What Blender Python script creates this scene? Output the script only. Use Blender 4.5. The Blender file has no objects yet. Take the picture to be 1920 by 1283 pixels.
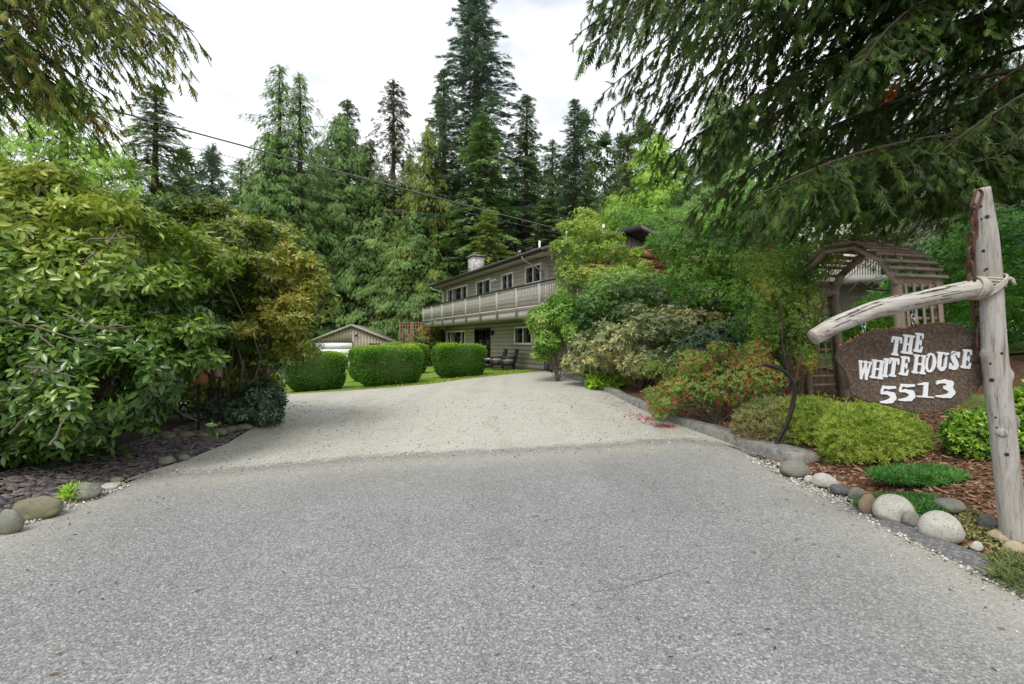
import bpy, bmesh, math, random
import numpy as np
from mathutils import Vector, Matrix, Euler
from mathutils.geometry import delaunay_2d_cdt

rng = np.random.default_rng(5513)
random.seed(5513)
R = math.radians
scene = bpy.context.scene
col = scene.collection

# ------------------------------------------------------------------ camera, world, sun, exposure
cam_data = bpy.data.cameras.new('camera')
cam_data.sensor_width = 36.0
cam_data.lens = 17.0
cam_data.clip_start = 0.05
cam_data.clip_end = 1500.0
cam = bpy.data.objects.new('camera', cam_data)
col.objects.link(cam)
cam.location = (0.0, 0.0, 1.55)
cam.rotation_euler = (R(90), 0, 0)
scene.camera = cam
FPX = 907.0

SUN_EL, SUN_AZ = 58.0, 205.0          # azimuth measured from +Y towards +X (sun behind and left of the camera)
world = bpy.data.worlds.new('World')
scene.world = world
world.use_nodes = True
wn, wl = world.node_tree.nodes, world.node_tree.links
wn.clear()
w_out = wn.new('ShaderNodeOutputWorld')
sky = wn.new('ShaderNodeTexSky')
sky.sky_type = 'NISHITA'
sky.sun_disc = False
sky.sun_elevation = R(SUN_EL)
sky.sun_rotation = R(SUN_AZ)
sky.air_density = 1.0
sky.dust_density = 3.0
bg_sky = wn.new('ShaderNodeBackground')
bg_sky.inputs['Strength'].default_value = 0.12
wl.new(sky.outputs['Color'], bg_sky.inputs['Color'])
# an overcast deck of cloud over that sky
tc = wn.new('ShaderNodeTexCoord')
mp = wn.new('ShaderNodeMapping')
mp.inputs['Scale'].default_value = (1.0, 1.0, 2.2)
cn = wn.new('ShaderNodeTexNoise')
cn.inputs['Scale'].default_value = 1.6
cn.inputs['Detail'].default_value = 5.0
cn.inputs['Roughness'].default_value = 0.55
wl.new(tc.outputs['Generated'], mp.inputs['Vector'])
wl.new(mp.outputs['Vector'], cn.inputs['Vector'])
cr = wn.new('ShaderNodeValToRGB')
cr.color_ramp.elements[0].position = 0.42
cr.color_ramp.elements[0].color = (0.50, 0.53, 0.575, 1)
cr.color_ramp.elements[1].position = 0.66
cr.color_ramp.elements[1].color = (1.34, 1.35, 1.35, 1)
wl.new(cn.outputs['Fac'], cr.inputs['Fac'])
bg_cloud = wn.new('ShaderNodeBackground')
bg_cloud.inputs['Strength'].default_value = 0.86
wl.new(cr.outputs['Color'], bg_cloud.inputs['Color'])
wmix = wn.new('ShaderNodeMixShader')
wmix.inputs['Fac'].default_value = 0.90
wl.new(bg_sky.outputs[0], wmix.inputs[1])
wl.new(bg_cloud.outputs[0], wmix.inputs[2])
wl.new(wmix.outputs[0], w_out.inputs['Surface'])

sun_data = bpy.data.lights.new('sun', 'SUN')
sun_data.energy = 1.5
sun_data.angle = R(24)
sun_data.color = (1.0, 0.965, 0.91)
sun = bpy.data.objects.new('sun', sun_data)
col.objects.link(sun)
_sd = Vector((math.sin(R(SUN_AZ)) * math.cos(R(SUN_EL)), math.cos(R(SUN_AZ)) * math.cos(R(SUN_EL)), math.sin(R(SUN_EL))))
sun.rotation_euler = (-_sd).to_track_quat('-Z', 'Y').to_euler()

vs = scene.view_settings
vs.view_transform = 'Standard'
vs.look = 'None'
vs.gamma = 1.0
vs.use_curve_mapping = False
vs.exposure = 0.82
scene.cycles.max_bounces = 7
scene.cycles.diffuse_bounces = 5
scene.cycles.glossy_bounces = 2
scene.cycles.transmission_bounces = 3
scene.cycles.transparent_max_bounces = 8
scene.cycles.use_denoising = True
scene.cycles.denoising_prefilter = 'ACCURATE'
scene.cycles.denoising_input_passes = 'RGB_ALBEDO_NORMAL'
scene.cycles.caustics_reflective = False
scene.cycles.caustics_refractive = False


# ------------------------------------------------------------------ helpers
def at(px, py, Y):
    """the point at depth Y that the photograph shows at pixel (px, py)"""
    return np.array([(px - 960.0) / FPX * Y, Y, 1.55 - (py - 641.0) / FPX * Y])


def tag(o, label=None, cat=None, group=None, kind=None):
    if label: o['label'] = label
    if cat: o['category'] = cat
    if group: o['group'] = group
    if kind: o['kind'] = kind
    return o


def thing(name, label, cat, loc=(0, 0, 0), rz=0.0, group=None, rx=0.0, ry=0.0):
    o = bpy.data.objects.new(name, None)
    o.empty_display_size = 0.2
    col.objects.link(o)
    o.location = [float(c) for c in loc]
    o.rotation_euler = (rx, ry, rz)
    return tag(o, label, cat, group)


def hang(o, root, local=False):
    o.parent = root
    if not local:
        M = Matrix.LocRotScale(root.location, root.rotation_euler, root.scale)
        if root.parent is not None:
            M = Matrix.LocRotScale(root.parent.location, root.parent.rotation_euler, root.parent.scale) @ root.matrix_parent_inverse @ M
        o.matrix_parent_inverse = M.inverted()
    return o


def make_mesh(name, V, F, mat=None, smooth=False, attrs=None):
    """V (n,3); F list of (m,k) int arrays"""
    V = np.asarray(V, dtype=np.float32)
    if not isinstance(F, list): F = [F]
    F = [np.asarray(f, dtype=np.int32) for f in F if len(f)]
    me = bpy.data.meshes.new(name)
    me.vertices.add(len(V))
    me.vertices.foreach_set('co', V.ravel())
    idx = np.concatenate([f.ravel() for f in F])
    tot = np.concatenate([np.full(len(f), f.shape[1], dtype=np.int32) for f in F])
    st = np.concatenate([[0], np.cumsum(tot)[:-1]]).astype(np.int32)
    me.loops.add(len(idx))
    me.loops.foreach_set('vertex_index', idx)
    me.polygons.add(len(tot))
    me.polygons.foreach_set('loop_start', st)
    me.polygons.foreach_set('loop_total', tot)
    if smooth:
        me.polygons.foreach_set('use_smooth', np.ones(len(tot), dtype=bool))
    for k, a in (attrs or {}).items():
        at_ = me.attributes.new(k, 'FLOAT', 'POINT')
        at_.data.foreach_set('value', np.asarray(a, dtype=np.float32))
    me.update(calc_edges=True)
    if mat is not None: me.materials.append(mat)
    return me


def link(name, me, root=None, local=False):
    o = bpy.data.objects.new(name, me)
    col.objects.link(o)
    if root is not None: hang(o, root, local)
    return o


class MB:
    def __init__(s): s.v, s.f, s.n = [], [], 0

    def add(s, V, F):
        V = np.asarray(V, dtype=float)
        s.v.append(V)
        if isinstance(F, np.ndarray): F = [F]
        by = {}
        for f in F:
            if isinstance(f, np.ndarray) and f.ndim == 2:
                s.f.append(f + s.n)
            else:
                by.setdefault(len(f), []).append(f)
        for k, fs in by.items():
            s.f.append(np.array(fs) + s.n)
        s.n += len(V)
        return s

    def box(s, c, d, M=None):
        c = np.array(c, float); d = np.array(d, float) / 2
        V = np.array([[x, y, z] for z in (-1, 1) for y in (-1, 1) for x in (-1, 1)], float) * d
        if M is not None: V = V @ np.array(M).T
        V = V + c
        return s.add(V, np.array([[0, 2, 3, 1], [4, 5, 7, 6], [0, 1, 5, 4], [2, 6, 7, 3], [0, 4, 6, 2], [1, 3, 7, 5]]))

    def beam(s, a, b, w, t, up=(0, 0, 1)):
        """a squared bar from a to b, w wide across, t along 'up'"""
        a = np.array(a, float); b = np.array(b, float)
        y = b - a; L = np.linalg.norm(y); y = y / L
        x = np.cross(y, np.array(up, float)); x /= np.linalg.norm(x)
        z = np.cross(x, y)
        M = np.stack([x, y, z], axis=1)
        return s.box((a + b) / 2, (w, L, t), M)

    def tube(s, pts, rad, n=8, caps=True, wob=0.0):
        pts = np.asarray(pts, float)
        rad = np.broadcast_to(np.asarray(rad, float), (len(pts),))
        tg = np.gradient(pts, axis=0)
        tg /= (np.linalg.norm(tg, axis=1, keepdims=True) + 1e-9)
        ref = np.array([0.0, 0, 1]) if abs(tg[0][2]) < 0.9 else np.array([1.0, 0, 0])
        x = np.cross(tg[0], ref); x /= np.linalg.norm(x)
        rings = []
        an = np.linspace(0, 2 * np.pi, n, endpoint=False)
        for i in range(len(pts)):
            x = x - tg[i] * np.dot(x, tg[i]); x /= (np.linalg.norm(x) + 1e-9)
            y = np.cross(tg[i], x)
            rr = rad[i] * (1 + wob * rng.normal(size=n))
            rings.append(pts[i] + (np.cos(an) * rr)[:, None] * x + (np.sin(an) * rr)[:, None] * y)
        V = np.concatenate(rings)
        F = []
        for i in range(len(pts) - 1):
            for j in range(n):
                k = (j + 1) % n
                F.append((i * n + j, i * n + k, (i + 1) * n + k, (i + 1) * n + j))
        F = [np.array(F)]
        if caps and n > 2:
            F.append(np.array([list(range(n))[::-1]]))
            F.append(np.array([[(len(pts) - 1) * n + j for j in range(n)]]))
        return s.add(V, F)

    def prism(s, poly, z0, z1, M=None, o=(0, 0, 0)):
        """polygon (x,y) pushed from z0 to z1, then turned by M and moved to o"""
        p = np.asarray(poly, float); n = len(p)
        V = np.concatenate([np.c_[p, np.full(n, z0)], np.c_[p, np.full(n, z1)]])
        if M is not None: V = V @ np.array(M).T
        V = V + np.array(o, float)
        F = [np.array([list(range(n))[::-1]]), np.array([list(range(n, 2 * n))]),
             np.array([(i, (i + 1) % n, n + (i + 1) % n, n + i) for i in range(n)])]
        return s.add(V, F)

    def build(s, name, mat, root=None, local=False, smooth=False, label=None):
        me = make_mesh(name, np.concatenate(s.v), s.f, mat, smooth)
        o = link(name, me, root, local)
        if label: o['label'] = label
        return o


def nrm(a): return a / (np.linalg.norm(a, axis=-1, keepdims=True) + 1e-9)


def scatter(tv, tf, pos, axis, normal, scale, tint):
    """copies of a template (axis = +Y, face = +Z) at pos; returns V, F, tint per vertex"""
    Y = nrm(axis); X = nrm(np.cross(Y, normal)); Z = np.cross(X, Y)
    sc = np.asarray(scale, float)
    if sc.ndim == 1: sc = np.repeat(sc[:, None], 3, axis=1)
    V = (pos[:, None, :]
         + (tv[None, :, 0] * sc[:, 0:1])[:, :, None] * X[:, None, :]
         + (tv[None, :, 1] * sc[:, 1:2])[:, :, None] * Y[:, None, :]
         + (tv[None, :, 2] * sc[:, 2:3])[:, :, None] * Z[:, None, :])
    n, k = len(pos), len(tv)
    F = (tf[None] + (np.arange(n) * k)[:, None, None]).reshape(-1, tf.shape[1])
    return V.reshape(-1, 3), F, np.repeat(tint, k)


def foliage(name, mat, chunks, root=None, smooth=False):
    """chunks of (V,F,tint) joined into one mesh"""
    Vs, Fs, Ts, n = [], [], [], 0
    for V, F, t in chunks:
        Vs.append(V); Fs.append(F + n); Ts.append(t); n += len(V)
    me = make_mesh(name, np.concatenate(Vs), Fs, mat, smooth, {'tint': np.concatenate(Ts)})
    return link(name, me, root) if root is not False else me


def rand_dirs(n):
    v = rng.normal(size=(n, 3))
    return nrm(v)


def ss(a, b, x):
    t = np.clip((np.asarray(x, float) - a) / (b - a), 0, 1)
    return t * t * (3 - 2 * t)


# ------------------------------------------------------------------ lie of the land
KY = [0.0, 4.5, 6.3, 8.0, 9.4, 11.0, 13.0, 15.5, 18.0, 21.0, 30.0]
KX = [3.35, 3.4, 3.52, 3.25, 3.0, 2.85, 2.7, 2.35, 1.9, 1.55, 1.5]


def xk(y): return np.interp(y, KY, KX)


def height(x, y):
    x = np.asarray(x, float); y = np.asarray(y, float)
    base = ss(7, 20, y) * (0.28 + 0.055 * (np.clip(x, -18, 2.2) - 1.5))
    d = x - xk(y)
    rise = 0.21 * np.clip(d - 0.25, 0, 6.0) + 0.10 * np.clip(d - 6.25, 0, 20)
    rise = rise * ss(1.5, 4.5, y)
    left = 0.14 * ss(0.0, 1.3, -4.3 - x) * (1 - ss(8.0, 10.5, y)) * ss(0, 3, y)
    far = 0.03 * np.clip(y - 46, 0, 60)
    return base + rise + left + far


def H(x, y): return float(height(x, y))


# ------------------------------------------------------------------ node helpers
def lin(r, g, b):
    f = lambda c: (c / 255 / 12.92) if c <= 10 else ((c / 255 + 0.055) / 1.055) ** 2.4
    return (f(r), f(g), f(b), 1.0)


def new_mat(name):
    m = bpy.data.materials.new(name)
    m.use_nodes = True
    nt = m.node_tree
    for n in list(nt.nodes): nt.nodes.remove(n)
    out = nt.nodes.new('ShaderNodeOutputMaterial')
    b = nt.nodes.new('ShaderNodeBsdfPrincipled')
    nt.links.new(b.outputs[0], out.inputs[0])
    return m, nt.nodes, nt.links, b, out


def ramp(N, L, fac, stops):
    r = N.new('ShaderNodeValToRGB')
    e = r.color_ramp.elements
    while len(e) > 1: e.remove(e[-1])
    e[0].position = stops[0][0]; e[0].color = stops[0][1]
    for p, c in stops[1:]:
        k = e.new(p); k.color = c
    if fac is not None: L.new(fac, r.inputs['Fac'])
    return r.outputs['Color']


def g(v): return (v, v, v, 1.0)


def coords(N, L, scale=(1, 1, 1), kind='Object', rot=(0, 0, 0)):
    t = N.new('ShaderNodeTexCoord'); m = N.new('ShaderNodeMapping')
    m.inputs['Scale'].default_value = scale
    m.inputs['Rotation'].default_value = rot
    L.new(t.outputs[kind], m.inputs['Vector'])
    return m.outputs['Vector']


def noise(N, L, vec, scale, detail=4, rough=0.55, dist=0.0):
    n = N.new('ShaderNodeTexNoise')
    n.inputs['Scale'].default_value = scale
    n.inputs['Detail'].default_value = detail
    n.inputs['Roughness'].default_value = rough
    n.inputs['Distortion'].default_value = dist
    if vec is not None: L.new(vec, n.inputs['Vector'])
    return n.outputs['Fac']


def voro(N, L, vec, scale, feature='F1', out='Color', rand=1.0):
    n = N.new('ShaderNodeTexVoronoi')
    n.feature = feature
    n.inputs['Scale'].default_value = scale
    n.inputs['Randomness'].default_value = rand
    if vec is not None: L.new(vec, n.inputs['Vector'])
    return n.outputs[out]


def mixc(N, L, fac, a, b, mode='MIX'):
    m = N.new('ShaderNodeMix'); m.data_type = 'RGBA'; m.blend_type = mode
    if isinstance(fac, float): m.inputs[0].default_value = fac
    else: L.new(fac, m.inputs[0])
    for i, v in ((6, a), (7, b)):
        if isinstance(v, tuple): m.inputs[i].default_value = v
        else: L.new(v, m.inputs[i])
    return m.outputs[2]


def math_(N, L, op, a, b=None, clamp=False):
    m = N.new('ShaderNodeMath'); m.operation = op; m.use_clamp = clamp
    for i, v in ((0, a), (1, b)):
        if v is None: continue
        if isinstance(v, (int, float)): m.inputs[i].default_value = v
        else: L.new(v, m.inputs[i])
    return m.outputs[0]


def bump(N, L, b, hgt, strength=0.4, dist=0.01):
    n = N.new('ShaderNodeBump')
    n.inputs['Strength'].default_value = strength
    n.inputs['Distance'].default_value = dist
    L.new(hgt, n.inputs['Height'])
    L.new(n.outputs[0], b.inputs['Normal'])


def attr(N, name):
    a = N.new('ShaderNodeAttribute'); a.attribute_name = name
    return a.outputs['Fac']


def plain(name, c, rough=0.6, var=0.12, nscale=6.0, bmp=0.0, metal=0.0, stretch=(1, 1, 1), spec=0.5):
    """one colour, broken up by a soft large and a fine noise"""
    m, N, L, b, o = new_mat(name)
    v = coords(N, L, stretch)
    f1 = noise(N, L, v, nscale, 5, 0.6)
    f2 = noise(N, L, v, nscale * 9, 3, 0.6)
    f = math_(N, L, 'ADD', math_(N, L, 'MULTIPLY', f1, 0.65), math_(N, L, 'MULTIPLY', f2, 0.35))
    lo = tuple(x * (1 - var * 1.6) for x in c[:3]) + (1,)
    hi = tuple(min(1, x * (1 + var * 1.6)) for x in c[:3]) + (1,)
    L.new(ramp(N, L, f, [(0.3, lo), (0.7, hi)]), b.inputs['Base Color'])
    b.inputs['Roughness'].default_value = rough
    b.inputs['Metallic'].default_value = metal
    b.inputs['Specular IOR Level'].default_value = spec
    if bmp: bump(N, L, b, f2, bmp, 0.01)
    return m


def leaf_mat(name, stops, rough=0.5, transl=0.22, spec=0.4, obj_random=False):
    """leaf surface: hue by each leaf's own age (tint), a little light passes through"""
    m, N, L, b, out = new_mat(name)
    if obj_random:
        oi = N.new('ShaderNodeObjectInfo'); t = oi.outputs['Random']
    else:
        t = attr(N, 'tint')
    c = ramp(N, L, t, stops)
    L.new(c, b.inputs['Base Color'])
    b.inputs['Roughness'].default_value = rough
    b.inputs['Specular IOR Level'].default_value = spec
    tr = N.new('ShaderNodeBsdfTranslucent')
    hs = N.new('ShaderNodeHueSaturation')
    hs.inputs['Saturation'].default_value = 1.1
    hs.inputs['Value'].default_value = 1.25
    L.new(c, hs.inputs['Color'])
    L.new(hs.outputs[0], tr.inputs['Color'])
    mx = N.new('ShaderNodeMixShader'); mx.inputs[0].default_value = transl
    L.new(b.outputs[0], mx.inputs[1]); L.new(tr.outputs[0], mx.inputs[2])
    L.new(mx.outputs[0], out.inputs[0])
    return m
# ------------------------------------------------------------------ materials of the setting
def asphalt_mat():
    m, N, L, b, o = new_mat('weathered_asphalt')
    v = coords(N, L)
    c1 = voro(N, L, v, 84.0)
    sep = N.new('ShaderNodeSeparateColor'); L.new(c1, sep.inputs[0])
    stones = ramp(N, L, sep.outputs[0], [(0.0, lin(85, 86, 88)), (0.35, lin(123, 125, 126)), (0.75, lin(146, 147, 147)), (0.93, lin(181, 182, 180)), (1.0, lin(200, 200, 197))])
    c2 = voro(N, L, v, 200.0)
    sep2 = N.new('ShaderNodeSeparateColor'); L.new(c2, sep2.inputs[0])
    grit = ramp(N, L, sep2.outputs[1], [(0.0, lin(69, 70, 72)), (0.5, lin(125, 127, 127)), (1.0, lin(176, 176, 174))])
    c = mixc(N, L, 0.45, stones, grit)
    d = voro(N, L, v, 84.0, 'F1', 'Distance')
    pits = ramp(N, L, d, [(0.45, g(1)), (0.8, g(0.62))])
    c = mixc(N, L, 0.8, c, pits, 'MULTIPLY')
    big = noise(N, L, v, 0.55, 5, 0.6)
    c = mixc(N, L, 0.75, c, ramp(N, L, big, [(0.3, g(0.80)), (0.55, g(1.0)), (0.75, g(1.10))]), 'MULTIPLY')
    mid = noise(N, L, v, 5.0, 5, 0.65)
    c = mixc(N, L, 0.6, c, ramp(N, L, mid, [(0.3, g(0.86)), (0.7, g(1.08))]), 'MULTIPLY')
    lane = noise(N, L, coords(N, L, (1.0, 0.10, 1)), 1.3, 3, 0.5)
    c = mixc(N, L, 0.6, c, ramp(N, L, lane, [(0.36, g(0.88)), (0.5, g(1.0)), (0.66, g(1.06))]), 'MULTIPLY')
    stn = noise(N, L, v, 1.7, 6, 0.72, 0.6)
    c = mixc(N, L, 0.8, c, ramp(N, L, stn, [(0.22, g(0.72)), (0.34, g(1.0))]), 'MULTIPLY')
    # pale dust carried off the gravel
    dust = math_(N, L, 'MULTIPLY', attr(N, 'dust'), noise(N, L, v, 9.0, 6, 0.7))
    c = mixc(N, L, dust, c, lin(163, 159, 147))
    L.new(c, b.inputs['Base Color'])
    b.inputs['Roughness'].default_value = 0.85
    b.inputs['Specular IOR Level'].default_value = 0.25
    inv = math_(N, L, 'SUBTRACT', 1.0, d)
    bump(N, L, b, inv, 0.55, 0.006)
    return m


def gravel_mat():
    m, N, L, b, out = new_mat('crushed_gravel')
    v = coords(N, L)
    c1 = voro(N, L, v, 95.0)
    sep = N.new('ShaderNodeSeparateColor'); L.new(c1, sep.inputs[0])
    st = ramp(N, L, sep.outputs[0], [(0.0, lin(111, 110, 101)), (0.18, lin(161, 159, 149)), (0.7, lin(186, 185, 176)), (1.0, lin(206, 205, 198))])
    fine = noise(N, L, v, 160.0, 3, 0.7)
    c = mixc(N, L, 0.55, st, ramp(N, L, fine, [(0.32, lin(142, 139, 129)), (0.5, lin(183, 182, 171)), (0.7, lin(198, 196, 189))]))
    big = noise(N, L, coords(N, L, (1.0, 0.35, 1)), 0.9, 5, 0.6, 0.4)
    c = mixc(N, L, 0.8, c, ramp(N, L, big, [(0.3, lin(238, 234, 228)), (0.5, g(1.0)), (0.72, (0.96, 0.945, 0.90, 1))]), 'MULTIPLY')
    med = noise(N, L, v, 3.2, 6, 0.7, 0.8)
    c = mixc(N, L, 0.7, c, ramp(N, L, med, [(0.28, lin(239, 236, 232)), (0.6, g(1.0))]), 'MULTIPLY')
    pb_ = voroc(N, L, v, 42.0)
    c = mixc(N, L, 0.85, c, ramp(N, L, pb_, [(0.0, g(0.66)), (0.10, g(0.95)), (0.85, g(1.0)), (1.0, g(1.10))]), 'MULTIPLY')
    cl = noise(N, L, v, 14.0, 5, 0.75)
    c = mixc(N, L, 0.8, c, ramp(N, L, cl, [(0.30, g(0.80)), (0.46, g(1.0)), (0.7, g(1.04))]), 'MULTIPLY')
    rut = noise(N, L, coords(N, L, (1.0, 0.08, 1)), 1.0, 3, 0.5)
    c = mixc(N, L, 0.7, c, ramp(N, L, rut, [(0.36, g(0.90)), (0.52, g(1.0)), (0.66, g(1.04))]), 'MULTIPLY')
    L.new(c, b.inputs['Base Color'])
    b.inputs['Roughness'].default_value = 0.95
    b.inputs['Specular IOR Level'].default_value = 0.15
    bump(N, L, b, sep.outputs[1], 0.5, 0.006)
    # towards the asphalt the gravel thins out into single grains
    tr = N.new('ShaderNodeBsdfTransparent')
    mx = N.new('ShaderNodeMixShader')
    e = attr(N, 'edge')
    gr = math_(N, L, 'ADD', math_(N, L, 'MULTIPLY', voroc(N, L, v, 70.0), 0.45), math_(N, L, 'MULTIPLY', noise(N, L, v, 3.2, 7, 0.75), 0.62))
    L.new(math_(N, L, 'GREATER_THAN', math_(N, L, 'SUBTRACT', e, 0.0), gr), mx.inputs[0])
    L.new(b.outputs[0], mx.inputs[1]); L.new(tr.outputs[0], mx.inputs[2])
    L.new(mx.outputs[0], out.inputs[0])
    return m


def voroc(N, L, v, s):
    c = voro(N, L, v, s)
    q = N.new('ShaderNodeSeparateColor'); L.new(c, q.inputs[0])
    return q.outputs[0]


def soil_mat(name, a, b_, c_, scale=30.0):
    m, N, L, b, o = new_mat(name)
    v = coords(N, L)
    q = voroc(N, L, v, scale)
    f = noise(N, L, v, scale * 0.25, 6, 0.7)
    c = mixc(N, L, f, ramp(N, L, q, [(0, a), (0.6, b_), (1, c_)]), b_)
    L.new(c, b.inputs['Base Color'])
    b.inputs['Roughness'].default_value = 0.95
    b.inputs['Specular IOR Level'].default_value = 0.1
    bump(N, L, b, q, 0.8, 0.02)
    return m


def lawn_mat():
    m, N, L, b, o = new_mat('lawn_turf')
    v = coords(N, L)
    f = noise(N, L, v, 45.0, 4, 0.7)
    big = noise(N, L, v, 0.7, 4, 0.6)
    c = ramp(N, L, f, [(0.3, lin(70, 100, 34)), (0.55, lin(104, 140, 50)), (0.8, lin(140, 168, 74))])
    dry = ramp(N, L, big, [(0.45, g(0)), (0.7, g(0.55))])
    c = mixc(N, L, dry, c, lin(170, 160, 88))
    L.new(c, b.inputs['Base Color'])
    b.inputs['Roughness'].default_value = 0.9
    b.inputs['Specular IOR Level'].default_value = 0.15
    bump(N, L, b, f, 0.8, 0.03)
    return m


M_ASPHALT = asphalt_mat()
M_GRAVEL = gravel_mat()
M_SOIL = soil_mat('forest_soil', lin(38, 32, 24), lin(62, 52, 38), lin(92, 78, 58), 18.0)
M_MULCH = soil_mat('bark_mulch_bed', lin(62, 44, 34), lin(104, 78, 60), lin(150, 120, 98), 40.0)
M_SLATEBED = soil_mat('slate_bed_soil', lin(34, 30, 30), lin(62, 56, 54), lin(96, 88, 84), 26.0)
M_LAWN = lawn_mat()
M_CONCRETE = plain('old_concrete', lin(126, 125, 119), 0.9, 0.42, 9.0, 0.9)
M_CRACK = plain('crack_dark_grey', lin(72, 72, 70), 0.95, 0.2, 20)  # flat dark grey strips laid on the surface as cracks

# ------------------------------------------------------------------ ground sheets
# base terrain, out to the horizon
def terrain():
    xs = np.unique(np.concatenate([np.linspace(-400, -40, 16), np.linspace(-40, 40, 121), np.linspace(40, 400, 16)]))
    ys = np.unique(np.concatenate([np.linspace(-60, -12, 8), np.linspace(-12, 50, 94), np.linspace(50, 500, 24)]))
    X, Y = np.meshgrid(xs, ys)
    Z = height(X, Y) - 0.07
    V = np.c_[X.ravel(), Y.ravel(), Z.ravel()]
    nx, ny = len(xs), len(ys)
    i = (np.arange(ny - 1)[:, None] * nx + np.arange(nx - 1)[None]).ravel()
    F = np.c_[i, i + 1, i + nx + 1, i + nx]
    o = link('ground', make_mesh('ground', V, F, M_SOIL, True))
    tag(o, 'brown forest soil running out under the trees', kind='structure')


terrain()


def inside(poly, P):
    x, y = P[:, 0], P[:, 1]
    r = np.zeros(len(P), bool)
    n = len(poly); j = n - 1
    for i in range(n):
        xi, yi = poly[i]; xj, yj = poly[j]
        c = ((yi > y) != (yj > y)) & (x < (xj - xi) * (y - yi) / (yj - yi + 1e-12) + xi)
        r ^= c; j = i
    return r


def seg_dist(P, line):
    d = np.full(len(P), 1e9)
    for a, b in zip(line[:-1], line[1:]):
        a = np.array(a); b = np.array(b); ab = b - a
        t = np.clip(((P - a) @ ab) / (ab @ ab + 1e-12), 0, 1)
        d = np.minimum(d, np.linalg.norm(P - (a + t[:, None] * ab), axis=1))
    return d


def densify(poly, step, jit=0.0, closed=True):
    out = []
    n = len(poly)
    for i in range(n if closed else n - 1):
        a = np.array(poly[i], float); b = np.array(poly[(i + 1) % n], float)
        k = max(1, int(np.linalg.norm(b - a) / step))
        for q in range(k):
            out.append(a + (b - a) * q / k)
    if not closed: out.append(np.array(poly[-1], float))
    out = np.array(out)
    if jit:
        ph = np.cumsum(rng.normal(size=len(out))) * 0.25
        out = out + np.c_[np.sin(ph * 1.7), np.cos(ph * 2.1)] * jit + rng.normal(size=out.shape) * jit * 0.35
    return out


def sheet(name, poly, mat, grid=0.3, zoff=0.0, attrs=None, bstep=0.25, jit=0.0, thick=0.0):
    B = densify(poly, bstep, jit)
    lo, hi = B.min(0), B.max(0)
    gx = np.arange(lo[0], hi[0], grid); gy = np.arange(lo[1], hi[1], grid)
    X, Y = np.meshgrid(gx, gy)
    Q = np.c_[X.ravel(), Y.ravel()] + rng.uniform(-0.2, 0.2, (X.size, 2)) * grid
    Q = Q[inside(B, Q)]
    loop = np.vstack([B, B[:1]])
    if len(Q): Q = Q[seg_dist(Q, loop) > bstep * 0.35]
    pts = [Vector((float(a), float(b))) for a, b in np.vstack([B, Q])]
    nb = len(B)
    vo, eo, fo, *_ = delaunay_2d_cdt(pts, [(i, (i + 1) % nb) for i in range(nb)], [list(range(nb))], 1, 1e-5)
    P = np.array([(v.x, v.y) for v in vo])
    F = np.array([f for f in fo if len(f) == 3])
    z = height(P[:, 0], P[:, 1]) + zoff
    at_ = {k: fn(P) for k, fn in (attrs or {}).items()}
    o = link(name, make_mesh(name, np.c_[P, z], F, mat, True, at_))
    return o


ASPH_EDGE = [(-4.02, 3.6), (-4.12, 4.45), (-3.9, 5.25), (-3.3, 5.42), (-1.75, 6.1), (0.0, 6.5), (1.04, 6.75), (2.6, 7.2), (3.02, 6.9), (3.12, 5.9), (3.08, 4.5), (3.03, 3.8), (2.98, 2.7), (2.95, 1.0)]
asph_poly = [(-14, -14), (14, -14), (14, -3.5), (4.6, -1.0), (3.3, 1.0), (3.25, 2.9), (3.25, 3.8), (3.25, 6.9), (3.1, 8.2), (-3.5, 7.4), (-4.2, 6.2), (-4.28, 3.6), (-4.3, 1.0), (-5.5, -1.0), (-14, -3.5)]


def dust_attr(P): return 0.10 + 1.25 * np.exp(-seg_dist(P, ASPH_EDGE) / 0.42)


asphalt = sheet('asphalt_driveway', asph_poly, M_ASPHALT, 0.22, 0.0, {'dust': dust_attr}, 0.3)
tag(asphalt, 'weathered pale grey asphalt apron of the driveway', kind='structure')

grav_r = [(float(xk(y)) - 0.02, y) for y in np.arange(7.6, 21.0, 0.6)]
LEFT_EDGE = [(-7.3, 12.6), (-6.1, 11.9), (-5.1, 10.0), (-4.62, 8.6), (-4.35, 7.4), (-4.28, 6.3), (-4.42, 5.0), (-4.4, 3.6), (-4.42, 2.6), (-4.45, 1.0)]
grav_poly = ([(3.28, 1.0), (3.34, 2.7), (3.36, 4.5), (3.42, 5.8), (3.42, 6.6)] + grav_r + [(1.45, 21.35), (0.15, 20.5), (-1.4, 19.4), (-3.1, 17.35), (-5.3, 16.3), (-7.5, 15.7), (-20, 15.3), (-20, 12.8)]
             + LEFT_EDGE + [(-4.05, 1.0)] + ASPH_EDGE)


def edge_attr(P):
    d = seg_dist(P, ASPH_EDGE)
    return 1.0 - np.clip(d / 0.95, 0, 1)


gravel = sheet('gravel_driveway', grav_poly, M_GRAVEL, 0.24, 0.004, {'edge': edge_attr}, 0.11)
tag(gravel, 'pale compacted gravel of the driveway up to the house', kind='structure')

kerb_r = [(float(xk(y)) + 0.02, y) for y in np.arange(7.0, 20.5, 0.8)]
bed_poly = [(3.32, 0.2), (7.0, -0.5), (12, 1.0), (16, 6.0), (17, 16.0), (10.5, 24), (1.75, 21.2)] + kerb_r[::-1] + [(3.4, 6.4), (3.38, 4.5), (3.36, 2.6)]
bed = sheet('garden_bed', bed_poly, M_MULCH, 0.4, -0.01, None, 0.25)
tag(bed, 'reddish bark mulch of the raised garden bed', kind='structure')

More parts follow.
